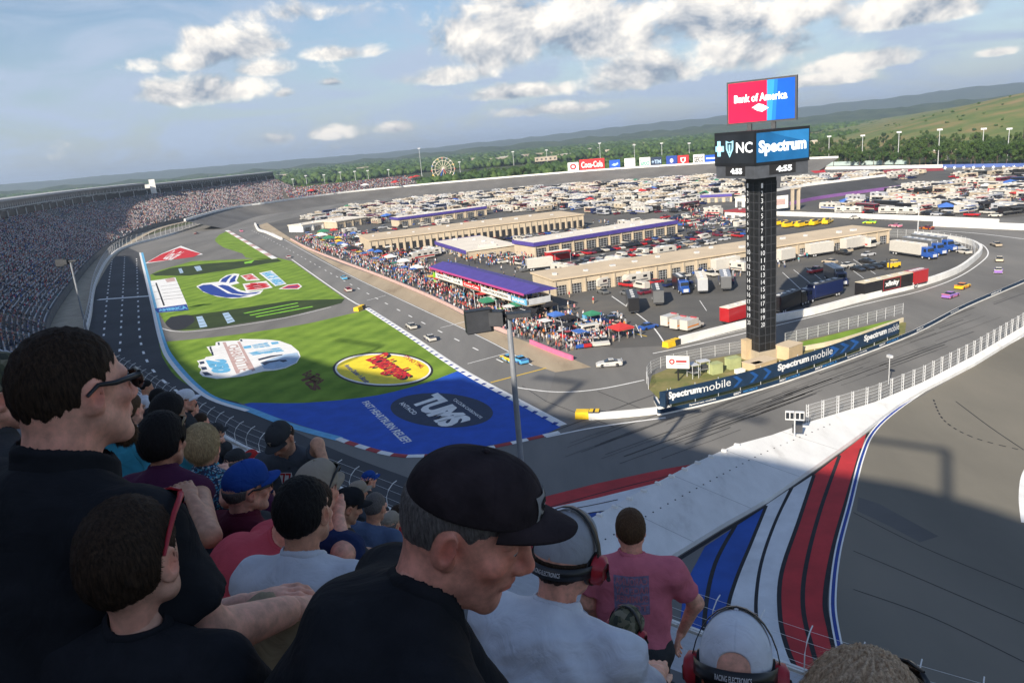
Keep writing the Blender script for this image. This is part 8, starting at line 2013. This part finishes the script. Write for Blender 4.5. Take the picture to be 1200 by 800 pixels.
# ---------------------------------------------------------------- the people around the camera
PEOPLE=[
 dict(label='big man in black collared shirt with sunglasses and goatee at the left edge',px=(87,456),dist=1.45,yaw=28,hyaw=29,pitch=3,roll=-3,s=1.04,hs=.97,stubble=.2,w=1.12,fat=1.25,lean=12,skin=SK_fair,shirt=CB,hair=HD,hthick=.0025,htop=1.0,nstr=11000,strl=.008,strw=.0006,glasses=(PLAST,LENS,False),beard=(HR,(0,.080,-.110),(.027,.024,.030)),brow=HD,pants=CK,shorts=1,neck=.064,armr=1.18,headoff=(0,.06,.15),
      elR_px=(238,748,1.42),wrR_px=(335,716,1.62),elL_px=(150,760,1.75),wrL_px=(285,712,1.75),sleeve=.72,collar=1,seed=1),
 dict(label='boy with dark hair and red sunglasses pushed up on his head',px=(158,654),dist=1.30,yaw=12,hyaw=10,pitch=6,roll=-4,s=.80,hs=1.16,skin=SK_boy,shirt=CBK2,stubble=0,hair=HD,hthick=.004,htop=1.0,nstr=14000,strl=.012,strw=.0007,glasses=(REDP,LENS,True),neck=.046,brow=HD,lean=6,w=.9,headoff=(0,.03,.17),hline=(-.012,.80),comb='fwd',strs=.25,lift=.10,seed=2),
 dict(label='man in washed black cap looking down to the right, black shirt',px=(549,609),dist=1.25,yaw=74,hyaw=101,pitch=23,roll=2,s=1.0,hs=1.035,creases=.0022,stubble=.45,brimang=54,elR_px=(560,900,1.2),wrR_px=(640,960,1.3),elL_px=(600,880,1.5),wrL_px=(650,960,1.5),sleeve=.95,zl=1.15,w=1.08,fat=1.2,lean=34,skin=SK_red,shirt=CB,hair=HG,hthick=.0022,hnoise=.3,nstr=6000,strl=.004,strw=.0005,lift=.5,cap=CDC,capz=.040,captilt=.10,caph=-.006,brim=.070,brimdrop=.022,neck=.060,brow=HG,headoff=(0,.085,.135),hline=(-.012,.62),pants=CGR,gaze=(0,1,-.7),capmark=[('SI',-.026,.026,.052,.096,CB,mat('patch_grey',(.32,.31,.30),.8,.15,60.,coord='obj'))],seed=3),
 dict(label='man with black hair and white T-shirt turned away',px=(356,600),dist=2.45,yaw=15,hyaw=12,pitch=7,roll=-3,s=.98,skin=SK_tan,shirt=CWG,hair=HB,hthick=.006,htop=1.2,nstr=7000,strl=.012,lean=14,neck=.054,headoff=(0,.05,.15),hline=(-.012,.80),seed=4),
 dict(label='person in coral red shirt bent far forward beside the white T-shirt',px=(357,600),dist=2.85,yaw=70,hyaw=60,pitch=30,s=1.06,w=1.2,fat=1.6,skin=SK_fair,shirt=CR,hair=HD,lean=44,headoff=(0,.09,.11),seed=5,pants=CSK),
 dict(label='man in royal blue cap and maroon shirt facing right',px=(289,571),dist=3.55,yaw=35,hyaw=50,pitch=4,s=1.,skin=SK_fair,shirt=CM,hair=HG,hthick=.004,cap=CBL,capz=.02,brim=.072,brimdrop=.026,lean=10,glasses=(PLAST,LENS,False),seed=6),
 dict(label='woman with blonde bob and blue floral shirt holding a phone',px=(238,524),dist=3.9,yaw=0,hyaw=-8,pitch=8,s=.93,hs=1.04,skin=SK_fair,shirt=CFL,hair=HBL,long=.0,nstr=9000,strl=.045,strw=.0008,lift=.03,strs=.14,hthick=.016,lean=12,neck=.046,w=.95,seed=7,elR_px=(268,585,3.75),wrR_px=(262,556,3.95)),
 dict(label='dark-haired woman in plum top with sunglasses on her head',px=(192,517),dist=3.3,yaw=12,hyaw=8,pitch=10,s=.95,hs=1.02,skin=SK_tan,shirt=CPU,hair=HB,hthick=.020,htop=1.3,nstr=4000,strl=.02,glasses=(BRASS,LENS,True),lean=10,sleeve=.0,neck=.046,w=.92,elR_px=(246,628,2.9),wrR_px=(225,585,3.05),seed=8,hline=(-.045,.6)),
 dict(label='person with black hair just beyond the woman with raised sunglasses',px=(199,486),dist=4.6,yaw=20,hyaw=20,s=.97,skin=SK_dark,shirt=CT,hair=HB,hthick=.024,htop=1.4,lean=8,seed=9),
 dict(label='brown-haired person in teal shirt in front of the big man',px=(152,480),dist=5.3,yaw=20,hyaw=15,s=.95,skin=SK_fair,shirt=CT,hair=HR,hthick=.014,lean=8,seed=10),
 dict(label='man in white T-shirt far down the stand beyond the sunglasses man',px=(172,453),dist=13.5,yaw=60,hyaw=60,pitch=12,s=1.,skin=SK_tan,shirt=CW,hair=HB,stand=1,hands=0,seed=11),
 dict(label='standing man in slate grey T-shirt and dark cap facing the camera',px=(329,513),dist=5.5,yaw=192,hyaw=200,pitch=32,s=1.03,w=1.1,fat=1.15,skin=SK_tan,shirt=CG,hair=HD,cap=CGR,capz=.022,brim=.07,lean=20,stand=1,pants=CGR,shorts=1,seed=12,shirtmark=[('front',['77'],.10,.12,CRD,-.02,LTR)],capmark=[('T',-.02,.02,.05,.09,CTN,None)],elL_px=(372,520,5.3),wrL_px=(383,548,5.2)),
 dict(label='man in tan cap with sunglasses on it, navy sleeves, behind the black-haired head',px=(371,574),dist=3.25,yaw=30,hyaw=25,pitch=10,s=1.,skin=SK_fair,shirt=CN_,hair=HB,hthick=.006,cap=CTN,capz=.02,brim=.07,glasses=(PLAST,LENS,True),lean=12,elR_px=(402,650,3.1),wrR_px=(396,604,3.25),curlR=.8,seed=13),
 dict(label='man with grey and white cap and ear defenders, white shirt',px=(663,652),dist=2.35,yaw=35,hyaw=30,pitch=14,roll=4,s=1.05,hs=1.05,w=1.18,fat=1.3,skin=SK_fair,shirt=CW,hair=HD,hthick=.004,cap=CGC,capz=.012,captilt=0.,brim=.07,headset=REDP,lean=26,fold=.011,headoff=(0,.075,.14),seed=14),
 dict(label='standing man in pink T-shirt with a print on its back',px=(739,620),dist=4.4,yaw=12,hyaw=8,pitch=8,s=1.08,hs=.94,w=1.18,fat=1.15,skin=SK_fair,shirt=CP,hair=HR,hthick=.009,nstr=2500,strl=.012,lean=6,stand=1,pants=CGR,seed=15,shirtmark=[('back',['CAROLINA','RACE DAY','SUMMER','TOUR'],.20,.22,mat('print_pink',(.42,.16,.20),.9,.2,60.,coord='obj'),.03,mat('print_blue',(.20,.17,.27),.9,.35,40.,coord='obj'))],elR_px=(815,706,4.5),wrR_px=(800,738,4.6),elL_px=(690,705,4.5),wrL_px=(715,745,4.7)),
 dict(label='child in camouflage cap with ear defenders between two men',px=(733,738),dist=3.6,yaw=40,hyaw=40,pitch=8,s=.72,hs=1.2,skin=SK_boy,shirt=CGR,hair=HT,hthick=.006,cap=CAM,capz=.012,brim=.06,headset=REDP,seed=16),
 dict(label='person in white mesh cap and ear defenders at the bottom of the picture',px=(862,784),dist=2.2,yaw=24,hyaw=20,pitch=26,s=1.,hs=1.22,skin=SK_fair,shirt=CN_,hair=HD,hthick=.004,cap=CWC,capz=.0,captilt=0.,caph=.006,brim=.07,opening=1,headset=REDP,bandz=.006,lean=12,seed=17),
 dict(label='ash blonde woman with sunglasses on her hair at the bottom right',px=(1012,850),dist=1.38,yaw=40,hyaw=48,pitch=10,s=.96,hs=1.08,skin=SK_fair,shirt=CGR,hair=HT,long=.03,nstr=26000,strl=.05,strw=.0006,lift=.05,hthick=.018,strs=.15,glasses=(PLAST,LENS,True),lean=12,seed=18),
 dict(label='person in dark camouflage cap cut off by the left edge',px=(-6,462),dist=2.4,yaw=35,hyaw=40,pitch=6,s=1.,skin=SK_fair,shirt=CGR,hair=HD,hthick=.004,cap=CAM,capz=.02,brim=.07,lean=10,seed=19),
 dict(label='grey-haired man in blue-grey shirt low in the crowd left of the cap man',px=(440,594),dist=6.4,yaw=30,hyaw=20,pitch=20,s=1.02,w=1.12,fat=1.2,skin=SK_tan,shirt=CSK,hair=HG,hthick=.006,lean=28,seed=20),
 dict(label='person in dark cap near the front rails left of the cap man',px=(419,576),dist=8.6,yaw=40,hyaw=60,pitch=10,s=1.,skin=SK_tan,shirt=CG,hair=HR,cap=CTN,hands=0,seed=21),
 dict(label='man in grey cap low in the crowd right of the blonde woman',px=(276,541),dist=7.4,yaw=30,hyaw=40,s=1.,skin=SK_fair,shirt=CGR,hair=HG,cap=CGR,hands=0,seed=22),
 dict(label='person in bright red cap near the white front rails',px=(294,540),dist=8.8,yaw=30,hyaw=20,s=1.,skin=SK_fair,shirt=CN_,hair=HD,cap=CRD,hands=0,seed=23),
 dict(label='person in white cap near the rails beside the blonde woman',px=(261,533),dist=9.5,yaw=30,hyaw=50,s=1.,skin=SK_fair,shirt=CP,hair=HD,cap=CWC,hands=0,seed=24),
 dict(label='person in dark cap with a white front beyond the black-haired heads',px=(217,469),dist=8.5,yaw=50,hyaw=70,s=1.,skin=SK_fair,shirt=CGR,hair=HD,cap=CWC,hands=0,seed=25),
 dict(label='person in black top far down the stand by the white T-shirt man',px=(186,466),dist=9.5,yaw=40,hyaw=40,s=1.,skin=SK_tan,shirt=CB,hair=HB,hands=0,seed=26),
 dict(label='dark-shirted person leaning on the lower rows in front of the tan cap',px=(407,592),dist=5.2,yaw=55,hyaw=60,pitch=25,s=1.,skin=SK_tan,shirt=CGR,hair=HD,cap=CB,lean=35,seed=27),
]
for k,(x,y,d,sh,hr,cp,lab) in enumerate(((236,494,10.,CW,HD,None,'tiny dark-haired person in white far down the stand past the blonde woman'),(252,508,9.,CSK,HD,CGR,'small person in denim blue and charcoal cap beyond the blonde woman'),(312,560,7.,CPU,HR,None,'small brown-haired person in plum between the blue cap and the standing man'),(348,552,8.5,CTN,HD,CWC,'small person in stone shirt and white cap beside the standing man in slate'),(458,614,7.6,CW,HG,CTN,'small person in white with stone cap near the rails left of the cap man'),(466,602,9.5,CRD,HD,None,'tiny person in red near the rails left of the cap man'),(432,562,10.5,CGR,HD,CBL,'tiny person in charcoal with blue cap by the white rails'),(452,640,6.6,CBL,HG,CGR,'small person in royal blue shirt and charcoal cap beside the cap man shoulder'),(142,446,12.,CRD,HD,None,'tiny person in red far down the stand right of the big man face'),(225,478,11.,CGR,HB,None,'tiny person in charcoal shirt far down the stand near the curved track edge'))):
    PEOPLE.append(dict(label=lab,px=(x,y),dist=d,yaw=random.uniform(15,60),hyaw=random.uniform(10,70),pitch=6,skin=[SK_fair,SK_tan,SK_dark][k%3],shirt=sh,hair=hr,hthick=.008,lean=random.uniform(6,22),hands=0,seed=30+k,**({'cap':cp} if cp else {})))
for S in PEOPLE[:globals().get('TESTN',99)]: person(S)
# ---------------------------------------------------------------- the air
vm=bpy.data.materials.new('haze'); vm.use_nodes=True; nt=vm.node_tree; nt.nodes.clear()
pv=nt.nodes.new('ShaderNodeVolumePrincipled'); pv.inputs['Color'].default_value=(.62,.76,.95,1); pv.inputs['Density'].default_value=HAZE if 'HAZE' in globals() else .00011; pv.inputs['Anisotropy'].default_value=.2
oo=nt.nodes.new('ShaderNodeOutputMaterial'); nt.links.new(pv.outputs[0],oo.inputs['Volume'])
b=MB(); b.box((0,6000,95),(30000,17500,205),vm); tag(b.build('haze'),'thin pale summer haze over the whole place','haze',kind='stuff')
